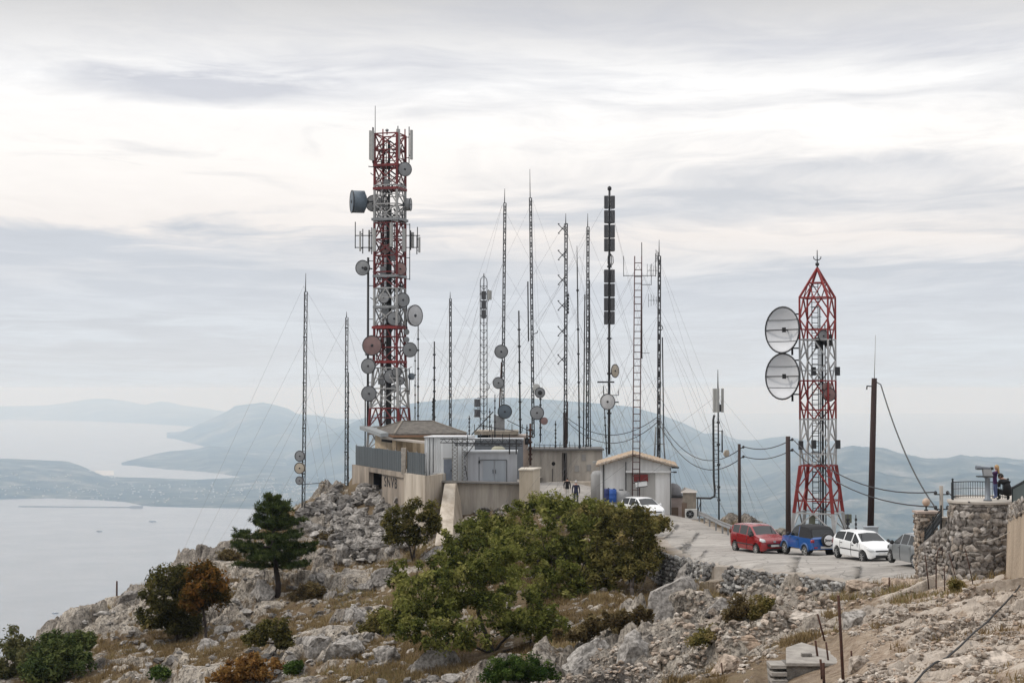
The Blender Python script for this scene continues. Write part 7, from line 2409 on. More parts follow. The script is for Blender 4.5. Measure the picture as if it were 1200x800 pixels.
PLAT_Z = W(1150, 588.5, 63).z
def lookout():
    rng = np.random.default_rng(21)
    # ---- round stone platform
    cx, cyy, rad = W(1149.5, 600, 64.7).x, 64.7, 1.20
    zb = -8.2
    t = thing('stone_platform', 'round drystone lookout platform at the right edge of the picture', 'platform', (cx, cyy, zb))
    core = MB(); core.lathe([(rad + .20, zb), (rad + .06, zb + 1.2), (rad - .05, zb + 2.6), (rad - .06, PLAT_Z - .05), (0, PLAT_Z - .05)], (cx, cyy, 0), n=36); core.build('mortar_core', mat('wall_mortar', (.24, .215, .19), .95, scale=3, var=.4), t)
    Hh = PLAT_Z - zb - .12
    a0 = -math.pi * 1.08
    def fn(u, v):
        a = a0 + u / rad
        bat = .28 * (1 - v / Hh) ** 1.5
        n = Vector((math.cos(a), math.sin(a), 0)); return Vector((cx, cyy, zb + v)) + n * (rad - .05 + bat), n, Vector((-n.y, n.x, 0))
    C, S, Rm = stone_face(fn, rad * math.pi * 1.2, Hh, .25, rng, .26)
    stones_obj('stones', C, S, Rm, ST_WALL, t, rng)
    b = MB(); b.lathe([(rad + .02, PLAT_Z - .12), (rad + .05, PLAT_Z - .10), (rad + .05, PLAT_Z - .02), (0, PLAT_Z)], (cx, cyy, 0), n=40, smooth=False); b.build('floor_slab', mat('slab_pale', (.46, .42, .37), .95, scale=2), t)
    # extension of the paving to the back, where the people stand
    b = MB(); b.prism([(cx - .5, cyy + .6, PLAT_Z - .3), (cx + 3.2, cyy - .6, PLAT_Z - .3), (cx + 3.4, cyy + 3, PLAT_Z - .3), (cx - .2, cyy + 3, PLAT_Z - .3)], (0, 0, .285)); b.build('rear_paving', mat('slab_pale', (.46, .42, .37), .95, scale=2), t)
    # ---- railing along the far rim
    pts = []
    for k in range(13):
        a = math.pi * 1.02 - k / 12 * math.pi * .98
        pts.append(Vector((cx + (rad - .12) * math.cos(a), cyy + (rad - .12) * math.sin(a), PLAT_Z)))
    t = thing('railing', 'dark iron railing round the far rim of the stone platform', 'railing', pts[0])
    b = MB()
    iron = mat('dark_green_iron', (.018, .022, .026), .6, .2)
    for z in (.08, .62): b.path([p + Vector((0, 0, z)) for p in pts], .018, 5)
    b.path([p + Vector((0, 0, .36)) for p in pts], .008, 4)
    b.build('rails', iron, t)
    for p, q in zip(pts[:-1], pts[1:]):
        for k in range(3):
            c = p.lerp(q, k / 3); b = MB(); b.tube(c, c + Vector((0, 0, .62)), .010, n=5); b.build('baluster', iron, t)
    for c in (pts[0], pts[-1]):
        b = MB(); b.box(c + Vector((0, 0, .36)), (.06, .06, .74)); b.lathe([(.0, .0), (.045, .03), (.045, .06), (0, .09)], c + Vector((0, 0, .72)), n=8); b.build('end_post', iron, t)
    # ---- coin viewer
    p = Vector((W(1157.5, 589, 64.1).x, 64.1, PLAT_Z))
    t = thing('coin_viewer', 'grey coin operated viewer on a pedestal at the platform rim', 'viewer', p)
    cv = mat('viewer_grey', (.17, .19, .215), .5, .3, var=.15); cl = mat('viewer_light', (.38, .39, .40), .5, .3)
    b = MB(); b.lathe([(.16, 0), (.16, .04), (.105, .07), (.095, .80), (.12, .84), (.0, .86)], p, n=18); b.build('pedestal', cv, t)
    b = MB(); b.hexa([p + Vector(q) for q in ((-.15, -.10, .86), (.17, -.10, .86), (.17, .10, .86), (-.15, .10, .86), (-.19, -.11, 1.2), (.13, -.11, 1.2), (.13, .11, 1.2), (-.19, .11, 1.2))])
    b.build('housing', cl, t)
    b = MB()
    for y in (-.065, .065): b.lathe([(.035, 0), (.055, .03), (.058, .36), (.075, .38), (.08, .52), (.07, .53), (.0, .5)], p + Vector((.10, y, 1.20)), (-1, 0, .06), 12)
    b.build('barrels', cv, t)
    b = MB(); b.box(p + Vector((.15, 0, 1.2)), (.10, .22, .1)); b.build('eyepiece', BLK, t)
    b = MB(); b.box(p + Vector((-.08, -.0, .90)), (.62, .3, .04)); b.build('shelf', BLK, t)
    # ---- rendered wall running up at the right edge, with its fence
    a, c = W(1176.5, 664, 61.9), W(1262, 690, 50)
    t = thing('rendered_wall', 'tan rendered wall with sloping top at the right edge of the picture', 'wall', a)
    b = MB()
    za, zc = W(1181, 597, 61.8).z, W(1262, 545, 50).z
    n_ = Vector((.9, .45, 0)) * 3
    b.hexa([Vector((a.x, a.y, -8.5)), Vector((c.x, c.y, -8.5)), Vector((c.x, c.y, -8.5)) + n_, Vector((a.x, a.y, -8.5)) + n_, Vector((a.x + .18, a.y + .1, za)), Vector((c.x + .3, c.y + .1, zc)), Vector((c.x + .3, c.y + .1, zc)) + n_, Vector((a.x + .18, a.y + .1, za)) + n_])
    b.build('wall', mat('tan_render', (.40, .32, .24), .95, scale=1.2, dirt=(.27, .215, .16), bump=.6, streak=True), t)
    def fn(u, v):
        d = (c - a); d.z = 0; L_ = d.length; d.normalize(); n = Vector((-d.y, d.x, 0)) * -1
        if n.y > 0: n = -n
        zz = za + (zc - za) * u / L_ - .5 + v
        return a + d * u + Vector((.16, .08, zz - a.z)) + n * .02, n, d
    C, S, Rm = stone_face(fn, 3.2, .55, .2, rng, .3)
    stones_obj('coping_stones', C, S, Rm, ST_WALL, t, rng)
    t = thing('green_railing', 'dark green sheet railing sloping up above the rendered wall', 'railing', a)
    b = MB()
    e0, e1 = Vector((a.x + .5, a.y + .6, za + .12)), Vector((c.x + .9, c.y + .6, zc + .1))
    b.prism([e0, e1, e1 + Vector((0, 0, .62)), e0 + Vector((0, 0, .60))], (.02, .03, 0)); b.build('sheeting', mat('green_grey_sheet', (.055, .075, .075), .6, var=.2, streak=True), t)
    b = MB(); b.bar(e0 + Vector((0, 0, .62)), e1 + Vector((0, 0, .64)), .06); b.build('rail', iron, t)
    for k in range(5): q = e0.lerp(e1, k / 4); b = MB(); b.box(q + Vector((0, -.04, .3)), (.06, .06, .75)); b.build('post', iron, t)
    # ---- square stone pillar with globe lamp
    Y = 68.5
    x0, x1 = (1075.5 - 600) / F * Y, (1098.5 - 600) / F * Y
    zt_, zb = zrow(601, Y), -8.9
    cx2, w2 = (x0 + x1) / 2, x1 - x0
    t = thing('stone_pillar', 'square stone gate pillar carrying a globe lamp', 'pillar', (cx2, Y, zb))
    b = MB(); b.box((cx2, Y + w2 / 2, (zt_ + zb) / 2), (w2 - .1, w2 - .1, zt_ - zb - .04)); b.build('core', mat('dark_mortar', (.16, .14, .125), .95), t)
    Cs, Ss, Rs = [], [], []
    for side in range(3):
        n, tt, o_ = ((Vector((0, -1, 0)), Vector((1, 0, 0)), Vector((x0, Y + .03, zb))), (Vector((-1, 0, 0)), Vector((0, -1, 0)), Vector((x0 + .03, Y + w2, zb))), (Vector((1, 0, 0)), Vector((0, 1, 0)), Vector((x1 - .03, Y, zb))))[side]
        C, S, Rm = stone_face(lambda u, v: (o_ + tt * u + Vector((0, 0, v)), n, tt), w2, zt_ - zb - .1, .20, rng, .3)
        Cs.append(C); Ss.append(S); Rs.append(Rm)
    stones_obj('stones', np.concatenate(Cs), np.concatenate(Ss), np.concatenate(Rs), ST_PALE, t, rng)
    b = MB(); b.box((cx2, Y + w2 / 2, zt_ + .02), (w2 + .14, w2 + .14, .09)); b.build('cap', mat('pinkish_cap', (.40, .32, .27), .9, scale=2), t)
    t = thing('globe_lamp', 'small globe lamp on a short stem on top of the stone pillar', 'lamp', (cx2, Y + w2 / 2, zt_ + .065))
    b = MB(); b.lathe([(.085, 0), (.085, .04), (.035, .07), (.035, .18), (.075, .20), (0, .21)], (cx2, Y + w2 / 2, zt_ + .065), n=14); b.build('stem', iron, t)
    b = MB(); b.lathe([(.05, .19), (.11, .22), (.155, .30), (.16, .36), (.13, .45), (.07, .50), (0, .52)], (cx2, Y + w2 / 2, zt_ + .065), n=18); b.build('globe', mat('globe_tan', (.46, .34, .26), .4, var=.1), t)
    # ---- second smaller pillar
    Y2 = 66.4
    xa, xb = (1103 - 600) / F * Y2, (1113 - 600) / F * Y2
    t = thing('stone_pillar', 'narrow pale pillar squeezed between the lamp pillar and round platform', 'pillar', ((xa + xb) / 2, Y2, -8.5))
    zt2 = zrow(608, Y2)
    b = MB(); b.box(((xa + xb) / 2, Y2 + .2, (zt2 - 8.5) / 2), (xb - xa, .4, zt2 + 8.5)); b.build('shaft', STONEP, t)
    b = MB(); b.box(((xa + xb) / 2, Y2 + .2, zt2 + .03), (xb - xa + .06, .46, .08)); b.build('cap', STONEP, t)
    b = MB(); b.box(((xa + xb) / 2 + .06, Y2 - .03, zt2 - .2), (.2, .08, .24)); b.build('meter_box', mat('meter_grey', (.12, .125, .13), .6), t)
    # ---- sloping stone ramp wall with handrail
    p0, p1 = W(1079, 650, 67.8), W(1116, 620, 65.6)
    t = thing('ramp_wall', 'sloping rubble wall rising from the pillar to the round platform', 'wall', p0)
    d = p1 - p0; d.z = 0; L_ = d.length; d.normalize(); n = Vector((d.y, -d.x, 0))
    z0, z1 = zrow(641, 67.8), zrow(612, 65.2)
    def fn(u, v): return p0 + d * u + Vector((0, 0, -8.9 - p0.z + v)), n, d
    C, S, Rm = stone_face(fn, L_, z1 + 8.9, .2, rng, .4, clip=lambda u, v: -8.9 + v < z0 + (z1 - z0) * u / L_)
    stones_obj('stones', C, S, Rm, ST_WALL, t, rng)
    b = MB(); b.hexa([p0 * 1 + Vector((0, .06, -2)), p1 + Vector((0, .06, -3)), p1 + Vector((0, .4, -3)), p0 + Vector((0, .4, -2)), Vector((p0.x, p0.y + .06, z0)), Vector((p1.x, p1.y + .06, z1)), Vector((p1.x, p1.y + .4, z1)), Vector((p0.x, p0.y + .4, z0))]); b.build('core', mat('dark_mortar', (.16, .14, .125), .95), t)
    t = thing('handrail', 'dark green handrail climbing the sloping ramp wall', 'railing', p0)
    b = MB(); u0, u1 = Vector((p0.x + .3, p0.y + .5, z0 + .1)), Vector((p1.x - .3, p1.y + .5, z1 - .05))
    for h in (.1, .3, .5): b.bar(u0 + Vector((0, 0, h)), u1 + Vector((0, 0, h)), .035)
    b.prism([u0, u1, u1 + Vector((0, 0, .42)), u0 + Vector((0, 0, .42))], (0, .02, 0))
    b.build('rails', iron, t)
    for k in range(3): q = u0.lerp(u1, k / 2); b = MB(); b.box(q + Vector((0, 0, .2)), (.05, .05, .9)); b.build('post', iron, t)
lookout()

def drystone():
    rng = np.random.default_rng(31)
    def run(label, Q, sz, hh):
        P = [_pt(q[:2]) for q in Q]
        hs = [q[2] for q in Q]
        seg = [0]
        for a, b_ in zip(P[:-1], P[1:]): seg.append(seg[-1] + math.hypot(b_[0] - a[0], b_[1] - a[1]))
        def at(u):
            x = float(np.interp(u, seg, [p[0] for p in P])); y = float(np.interp(u, seg, [p[1] for p in P])); return x, y, float(np.interp(u, seg, hs))
        x0, y0, _ = at(0)
        t = thing('drystone_wall', label, 'wall', (x0, y0, gz(x0, y0) - hh))
        def fn(u, v):
            x, y, h = at(u); x2, y2, _ = at(u + .1); x1, y1, _ = at(u - .1)
            d = Vector((x2 - x1, y2 - y1, 0)).normalized(); n = Vector((d.y, -d.x, 0))
            if n.y > 0: n = -n
            zt_ = gz(x, y + .5) + .02
            return Vector((x, y, zt_ - h + v)) + n * (.35 * (1 - v / max(h, .1))), n, d
        C, S, Rm = stone_face(fn, seg[-1], max(hs), sz, rng, .5, clip=lambda u, v: v < at(u)[2] + .04)
        stones_obj('stones', C, S, Rm, ST_DRY, t, rng)
        b = MB(); r0, r1 = [], []
        for k in range(30):
            u = seg[-1] * k / 29
            p, n, d = fn(u, 0); q, _, _ = fn(u, at(u)[2])
            r0.append(p - n * .12); r1.append(q - n * .12)
        b.grid([r0, r1]); b.grid([[p - Vector((0, -.3, 0)) for p in r0], [p + Vector((0, .3, 0)) for p in r1]]); b.build('earth_core', mat('dark_earth', (.045, .036, .03), 1.0), t)
    run('long grey drystone wall holding up the road edge below the blue and white cars', WALLS[0], .24, 2)
    run('shorter dark drystone wall under the road bend at the edge of the big trees', WALLS[1], .24, 2)
drystone()

def boulder(label, px, row, w, h, seed, m, dep=None, lean=0.0, cut=16, flat=1.0, rz=None, group=None):
    p = look(px, row)
    if p is None: return
    rng = np.random.default_rng(seed)
    s = p.y / F
    hw, hh = w * s / 2, h * s / 2
    dp = (dep or (w + h) / 2) * s / 2
    T, Fc = ICO3
    P = T.copy()
    for k in range(cut):
        nr = rng.normal(size=3); nr[2] *= .7; nr /= np.linalg.norm(nr); d = rng.uniform(.42, .86)
        P = P - np.maximum(P @ nr - d, 0)[:, None] * nr[None]
    # fissures and pitting
    a, c_ = math.cos(1.0), math.sin(1.0)
    for sc_, am in ((3.0, .10), (7.0, .05), (15.0, .025)):
        n = vnoise((P[:, 0] * a + P[:, 2] * c_) * sc_ + seed, (P[:, 1] - P[:, 2] * .35) * sc_ * .6, seed) - .5
        n2 = vnoise((P[:, 2]) * sc_ + seed, (P[:, 1] + P[:, 0] * .6) * sc_, seed + 9) - .5
        P = P * (1 + am * (n + n2)[:, None] * 1.2)
    n = cell((P[:, 0] + P[:, 1] * .5) * 2.6 + seed, (P[:, 2] - P[:, 1] * .4) * 1.5, seed)
    P = P * (1 - .12 * (1 - sstep(0, .14, n[1] - n[0])) + .08 * (n[2] - .5))[:, None]
    P = P * np.array([hw, dp, hh]) * 1.25
    P[:, 0] += P[:, 2] * lean
    r = rng.uniform(-.5, .5) if rz is None else rz
    x, y = P[:, 0] * math.cos(r) - P[:, 1] * math.sin(r), P[:, 0] * math.sin(r) + P[:, 1] * math.cos(r)
    V = np.stack([x + p.x, y + p.y + dp * .35, P[:, 2] + p.z - hh * .15], -1)
    o = np_obj('boulder', V - np.array(p), Fc, m, attrs={'tint': ('FACE', np.full(len(Fc), rng.uniform(.35, .95)))})
    o.location = p
    tag(o, label, 'boulder', group or 'limestone boulders on the hillside')
    return o

def boulders():
    g = ST_GREY; q = ST_PALE
    L_ = [('pale grey leaning slab of rock just right of the big trees below the road bend', 782, 712, 48, 70, 1, g, 40, .45),
          ('bright grey slab leaning above the rubble, higher of the two below the road bend', 806, 682, 40, 52, 2, g, 34, .5),
          ('wide rocky ledge with flat pale top above the concrete steps', 945, 722, 86, 26, 3, q, 90, .0),
          ('grey boulder at the bottom edge just left of the concrete steps', 852, 788, 60, 42, 4, q, 60, .1),
          ('largest grey boulder in the lower left quarter, above the orange bush', 372, 764, 58, 58, 5, g, 50, .15),
          ('cracked grey boulder right beside the largest one in the lower left', 398, 768, 46, 50, 6, g, 44, .2),
          ('pale upright slab on the slope above the largest lower left boulder', 412, 728, 46, 46, 7, g, 40, .35),
          ('low pale boulder in the row on the bank below the open crowned tree', 430, 690, 26, 22, 8, g, 26, .2),
          ('long grey boulder in the row on the bank below the open crowned tree', 449, 677, 30, 24, 9, g, 28, .4),
          ('small rounded boulder at the left end of the row on the bank', 389, 700, 22, 22, 10, g, 22, .1),
          ('dark grey outcrop standing at the foot of the pine trunk', 305, 698, 34, 34, 11, g, 30, .0),
          ('grey outcrop in the shade right of the big trees, at the bottom', 690, 778, 66, 60, 12, g, 54, .2),
          ('grey upright outcrop beside the shaded one at the bottom', 740, 776, 46, 64, 13, g, 40, .15),
          ('broad grey boulder at the bottom edge below the big trees', 500, 782, 60, 60, 14, g, 54, .2),
          ('pale boulder left of the broad grey one on the bottom edge', 456, 774, 44, 44, 15, g, 40, .25),
          ('grey boulder low on the slope between the two autumn trees', 240, 762, 34, 24, 16, g, 30, .2),
          ('pale boulder right of the orange leaved tree trunk', 258, 742, 28, 18, 17, g, 24, .3),
          ('small pale upright rock on the slope below the terrace rubble', 405, 652, 24, 34, 18, g, 20, .1),
          ('pale boulder on the steep bank under the raking buttress', 508, 650, 36, 20, 19, g, 30, .5),
          ('flat white boulder by the foot of the thin rusty stakes', 1010, 688, 52, 16, 20, q, 40, .0),
          ('low white rock shelf in front of the round stone platform', 1060, 683, 60, 20, 21, q, 50, .1),
          ('reddish boulder lying beside the concrete steps', 1008, 782, 30, 24, 22, q, 28, .0),
          ('grey jagged outcrop right of the tall rusty post', 1005, 728, 40, 34, 23, g, 34, .1),
          ('long low rock ridge near the lower right corner', 1160, 772, 90, 26, 24, q, 60, .1),
          ('grey boulder on the ridge near the tiny post', 152, 700, 26, 16, 25, g, 24, .3),
          ('grey rock at the top of the ridge beside the lone mast', 372, 598, 24, 14, 26, g, 22, .3),
          ('grey boulder between the drystone wall and the yellow green shrub', 845, 712, 38, 26, 27, g, 34, .2),
          ('pale boulder at the centre of the rubble spread', 880, 756, 40, 24, 28, q, 36, .2)]
    for (lab, px, row, w, h, sd_, m, dp, ln) in L_:
        boulder(lab, px, row, w, h, sd_ * 7 + 3, m, dp, ln)
boulders()

def rubble():
    rng = np.random.default_rng(41)
    # scatter by picture area so that near and far stones get their share
    C, S = [], []
    def scatter(poly, n, smin, smax, sink=.3, bias=2.2):
        poly = np.array(poly, float)
        x0, y0 = poly.min(0); x1, y1 = poly.max(0)
        k = 0; tries = 0
        while k < n and tries < n * 14:
            tries += 1
            px, row = rng.uniform(x0, x1), rng.uniform(y0, y1)
            if poly_sd(np.array([px]), np.array([row]), poly)[0] > 0: continue
            p = look(px, row)
            if p is None or p.y > 160 or poly_sd(np.array([p.x]), np.array([p.y]), FLATS[1])[0] < .25: continue
            if fbm(np.array([p.x / 1.1]), np.array([p.y / 1.1]), 88, 3)[0] < rng.uniform(.36, .58): continue
            s = smin + (smax - smin) * rng.uniform() ** bias
            C.append((p.x, p.y, p.z + s * (1 - sink) * .4)); S.append((s * rng.uniform(.8, 1.4), s * rng.uniform(.7, 1.2), s * rng.uniform(.5, .8))); k += 1
    scatter([(640, 800), (700, 760), (850, 735), (900, 720), (1000, 690), (1060, 680), (1200, 690), (1200, 800)], 3600, .012, .13, bias=3.5)
    scatter([(900, 800), (1000, 720), (1200, 720), (1200, 800)], 2200, .010, .08, bias=3.0)
    scatter([(770, 690), (850, 670), (985, 700), (900, 760), (760, 780)], 420, .04, .24)
    V, Fa, ti = np_rocks(np.array(C), np.array(S), ICO1, rng, 4)
    tag(np_obj('rubble', V, Fa, ST_PALE, attrs={'tint': ('FACE', ti)}), 'pale broken rubble strewn over the right foreground', 'rubble', kind='stuff')
    C.clear(); S.clear()
    scatter([(395, 572), (475, 575), (500, 600), (480, 640), (430, 660), (385, 640), (340, 610), (370, 590)], 1500, .10, .62, bias=2.2)
    scatter([(545, 590), (600, 575), (625, 585), (612, 600), (560, 604)], 160, .10, .38)
    scatter([(70, 740), (300, 620), (400, 575), (420, 680), (300, 800), (120, 800)], 330, .06, .42)
    scatter([(300, 800), (400, 690), (440, 680), (440, 740), (560, 800)], 220, .05, .34)
    V, Fa, ti = np_rocks(np.array(C), np.array(S) * 1.15, ICO2, rng, 8, None, .38, .72)
    tag(np_obj('scree', V, Fa, ST_GREY, attrs={'tint': ('FACE', ti)}), 'grey loose scree below the terrace and down the hillside', 'scree', kind='stuff')
rubble()

def foreground_iron():
    def post(label, px0, r0, px1, r1, Y, rad, m=RUST, name='iron_post', foot=True):
        a, b_ = W(px0, r0, Y), W(px1, r1, Y)
        a.z = min(a.z, top(a.x, a.y) - .12)
        t = MB(); t.path([a, a.lerp(b_, .5) + Vector((random.uniform(-.01, .01), 0, 0)), b_], [rad * 1.05, rad, rad * .95], 7)
        o = t.build(name, m); tag(o, label, 'post', 'rusty posts and stakes in the right foreground')
        # set the origin at the foot
        o.data.transform(Matrix.Translation(-a)); o.location = a
    def gp(px, row): q = look(px, row); return q
    Y = gp(988, 799).y if gp(988, 799) else 43
    post('tall straight rusty post in the foreground, running off the bottom edge', 988.5, 806, 982.5, 697, Y, .040)
    for lab, px, row, px1, r1, rad in (
        ('bent rusty stake in two pieces left of the tall post', 967.5, 750, 958, 719, .030), ('upright rusty stake standing on the concrete slab', 971.5, 776, 968, 752, .028),
        ('leaning rusty stake at the front edge of the concrete slab', 959.5, 774, 955.5, 750, .034), ('short rusty stake right of the tall post', 998, 775, 997.5, 762, .028),
        ('thin rusty stake in front of the grey car', 1070.5, 671, 1069, 634, .035), ('crooked dark stake with a clamp, left of the round platform', 1089, 690, 1084, 650, .022),
        ('dark stake close against the round platform foot', 1107, 692, 1106.5, 665, .022), ('short dark stake on the pale rock shelf', 1042.5, 692, 1042, 676, .03),
        ('thin leaning rod propped against the round platform, left', 1125, 690, 1112, 648, .018), ('thin leaning rod propped against the round platform, right', 1141, 684, 1131, 643, .018),
        ('stubby rusty stake at the steps in front of the slab', 963.5, 795, 961.5, 772, .035), ('low rusty stake behind the concrete steps', 966, 800, 965, 776, .04),
        ('tiny dark post on the left ridge against the sea', 137, 694, 137, 680.5, .07), ('stake leaning over the rocks at the bottom, left of the steps', 847, 790, 845.5, 776, .022)):
        q = gp(px, row)
        Yq = q.y if q else 55
        if px == 137: Yq = 128
        post(lab, px, row + 4, px1, r1, Yq, rad)
    # loop of wire on the dark stakes
    q = gp(1100, 690); Yq = q.y if q else 65
    b = MB(); b.path([W(1097, 662, Yq), W(1099, 645, Yq), W(1102, 641, Yq), W(1105, 643, Yq), W(1104, 650, Yq)], .02, 5)
    b.path([W(1097, 662, Yq), W(1097, 690, Yq)], .025, 5)
    tag(b.build('bent_rod', RUST), 'bent hooked iron rod left of the round platform', 'rod')
    # the black hose lying down the slope
    pts = []
    for px, row in ((1194, 690), (1190, 696), (1176, 712), (1166, 722), (1155, 734), (1140, 746), (1124, 762), (1108, 776), (1094, 782), (1082, 792), (1072, 804), (1062, 815)):
        q = look(px, row)
        if q: pts.append(q + Vector((0, -.12, .14)))
    P = []
    for a, c in zip(pts[:-1], pts[1:]):
        for k in range(4): p = a.lerp(c, k / 4); P.append(p)
    b = MB(); b.path(P, .028, 7); tag(b.build('black_hose', BLK), 'black hose lying down the stony slope in the lower right corner', 'hose')
    # pale wire slung across the round wall
    b = MB(); P = []
    a, c = W(1144, 634, 63.1), W(1184, 621, 61.5)
    for k in range(13): t_ = k / 12; P.append(a.lerp(c, t_) - Vector((0, .1, .5 * t_ * (1 - t_))))
    b.path(P, .012, 4); tag(b.build('pale_wire', mat('pale_wire', (.5, .46, .4), .7)), 'thin pale wire slung across the face of the round platform', 'wire')
    # broken concrete steps and slab
    Y = 50.4
    q0 = W(920, 777, Y)
    t = thing('concrete_steps', 'broken concrete slab with small steps at the bottom of the picture', 'steps', q0)
    cm = mat('old_slab', (.34, .315, .28), .95, scale=2, dirt=(.22, .20, .18), bump=.5); cd = mat('old_masonry', (.20, .185, .165), .95, scale=3, dirt=(.10, .09, .08), bump=.6)
    X = lambda px: (px - 600) / F * Y
    z = zrow(777.5, Y)
    b = MB(); b.prism([(X(919.5), Y, z - .06), (X(987), Y - .05, z - .06), (X(995), Y + 1.6, z - .04), (X(962), Y + 3.6, z + .02), (X(936), Y + 2.6, z)], (0, 0, .085)); b.build('slab', cm, t)
    b = MB(); b.hexa([(X(921), Y + .1, z - 1.4), (X(962), Y + .06, z - 1.4), (X(962), Y + 1.2, z - 1.4), (X(921), Y + 1.2, z - 1.4), (X(921), Y + .1, z - .06), (X(962), Y + .06, z - .06), (X(962), Y + 1.2, z - .06), (X(921), Y + 1.2, z - .06)]); b.build('base', cd, t)
    for k in range(3):
        b = MB(); zz = zrow(779.5 + 8 * k, Y); b.box(((X(902) + X(920)) / 2, Y + .45 - .12 * k, zz - .04), (X(920) - X(902), .9, .10)); b.build('step', cm, t)
        b = MB(); b.box(((X(902.5) + X(919.5)) / 2, Y + .62 - .12 * k, zz - .14), (X(919.5) - X(902.5), .6, .11)); b.build('riser', cd, t)
    b = MB(); p = W(945, 765.5, Y + 1.1); b.box((p.x, p.y, z + .09), (.30, .22, .10)); tag(b.build('brick', cd), 'loose brick lying on the concrete slab', 'brick')
foreground_iron()
people()
# ================================================================ trees and plants
def leaf_mat(name, stops, trans=.35):
    m, nt_, b = new_mat(name)
    N_, L_ = nt_.nodes, nt_.links.new
    at = N_.new('ShaderNodeAttribute'); at.attribute_name = 'tint'
    r = N_.new('ShaderNodeValToRGB'); e = r.color_ramp.elements
    while len(e) < len(stops): e.new(.5)
    for q, (p, c) in zip(e, stops): q.position = p; q.color = (*c, 1)
    L_(at.outputs['Fac'], r.inputs[0])
    d = N_.new('ShaderNodeBsdfDiffuse'); tr = N_.new('ShaderNodeBsdfTranslucent'); mx = N_.new('ShaderNodeMixShader'); mx.inputs[0].default_value = trans
    L_(r.outputs[0], d.inputs[0]); L_(r.outputs[0], tr.inputs[0]); L_(d.outputs[0], mx.inputs[1]); L_(tr.outputs[0], mx.inputs[2])
    L_(mx.outputs[0], N_['Material Output'].inputs[0]); N_.remove(b)
    return m
LEAF_G = leaf_mat('leaves_green', [(.0, (0.031, 0.038, 0.012)), (.3, (0.091, 0.104, 0.027)), (.65, (0.176, 0.181, 0.049)), (1., (0.299, 0.280, 0.096))])
LEAF_Y = leaf_mat('leaves_olive_brown', [(.0, (0.039, 0.038, 0.015)), (.4, (0.111, 0.102, 0.034)), (.75, (0.195, 0.166, 0.057)), (1., (0.286, 0.223, 0.096))])
LEAF_D = leaf_mat('leaves_dark', [(.0, (0.030, 0.035, 0.017)), (.5, (0.078, 0.085, 0.035)), (1., (0.165, 0.154, 0.071))])
LEAF_O = leaf_mat('leaves_orange', [(.0, (0.037, 0.034, 0.013)), (.35, (0.094, 0.064, 0.020)), (.7, (0.169, 0.083, 0.024)), (1., (0.250, 0.116, 0.029))])
LEAF_R = leaf_mat('leaves_rust', [(.0, (.08, .042, .018)), (.5, (.20, .10, .034)), (1., (.30, .18, .06))])
LEAF_P = leaf_mat('needles_pine', [(.0, (0.022, 0.031, 0.012)), (.5, (0.052, 0.074, 0.026)), (1., (0.123, 0.142, 0.049))], .25)
LEAF_B = leaf_mat('leaves_bright', [(.0, (0.018, 0.038, 0.011)), (.5, (0.047, 0.079, 0.019)), (1., (0.111, 0.153, 0.041))])
LEAF_S = leaf_mat('scrub_brown', [(.0, (0.065, 0.048, 0.027)), (.5, (0.137, 0.102, 0.048)), (1., (0.221, 0.178, 0.089))])
GRASS = leaf_mat('dry_grass_blades', [(.0, (0.110, 0.073, 0.039)), (.4, (0.204, 0.146, 0.075)), (.75, (0.297, 0.226, 0.121)), (1., (0.154, 0.151, 0.058))], .3)
BARK = mat('bark_dark', (.055, .042, .034), .95, var=.4, scale=5, bump=.4)
BARKP = mat('bark_pine', (.05, .038, .034), .95, var=.4, scale=5, bump=.4)

def leaves_np(C, rad, per, size, rng, tint, tspread=.16, flat=.0, aspect=1.9, sizejit=.35):
    """per leaf quads around each cluster centre C (n,3) with radius rad (n,)"""
    n = len(C)
    N = n * per
    u = rng.normal(size=(N, 3)); u /= np.linalg.norm(u, axis=1, keepdims=True)
    r = rng.uniform(0, 1, size=(N, 1)) ** .5
    P = np.repeat(C, per, 0) + u * r * np.repeat(rad, per)[:, None] * np.array([1, 1, 1 - flat])
    nrm = u * .5 + rng.normal(size=(N, 3)) * .6 + np.array([0, 0, .55]); nrm /= np.linalg.norm(nrm, axis=1, keepdims=True)
    a = np.cross(nrm, rng.normal(size=(N, 3))); a /= np.linalg.norm(a, axis=1, keepdims=True); b = np.cross(nrm, a)
    s = size * (1 + sizejit * rng.normal(size=(N, 1))).clip(.4, 2.0)
    A, B = a * s * aspect / 2, b * s / 2
    V = np.stack([P - A, P + B * .9 - A * .15, P + A, P - B * .9 - A * .15], 1).reshape(-1, 3)
    Fc = np.arange(N * 4).reshape(-1, 4)
    t = np.repeat(tint, per) + rng.normal(0, tspread, N)
    return V, Fc, np.clip(t, 0, 1)

def grow(base, stems, targets, rng, up=.35):
    """connect target points to a growing skeleton; returns nodes, parents"""
    nodes = [np.array(base, float)]; par = [-1]
    for st in stems:
        prev = 0
        for p in st: nodes.append(np.array(p, float)); par.append(prev); prev = len(nodes) - 1
    T = [np.array(t, float) for t in targets]
    T.sort(key=lambda q: np.linalg.norm(q - nodes[0]))
    cnt = len(nodes)
    for q in T:
        A = np.array(nodes)
        d = np.linalg.norm(A - q, axis=1) + .55 * np.maximum(0, A[:, 2] - q[2] + .15) 
        d[0] += 1.0
        i = int(np.argmin(d)); a = nodes[i]; L_ = np.linalg.norm(q - a)
        k = max(1, int(L_ / .7)); prev = i
        for j in range(1, k + 1):
            t = j / k
            p = a + (q - a) * t + rng.normal(0, .07 * L_ ** .5, 3) * (1 if j < k else 0) + np.array([0, 0, up * .25 * L_ * t * (1 - t)])
            nodes.append(p); par.append(prev); prev = len(nodes) - 1
    return np.array(nodes), par

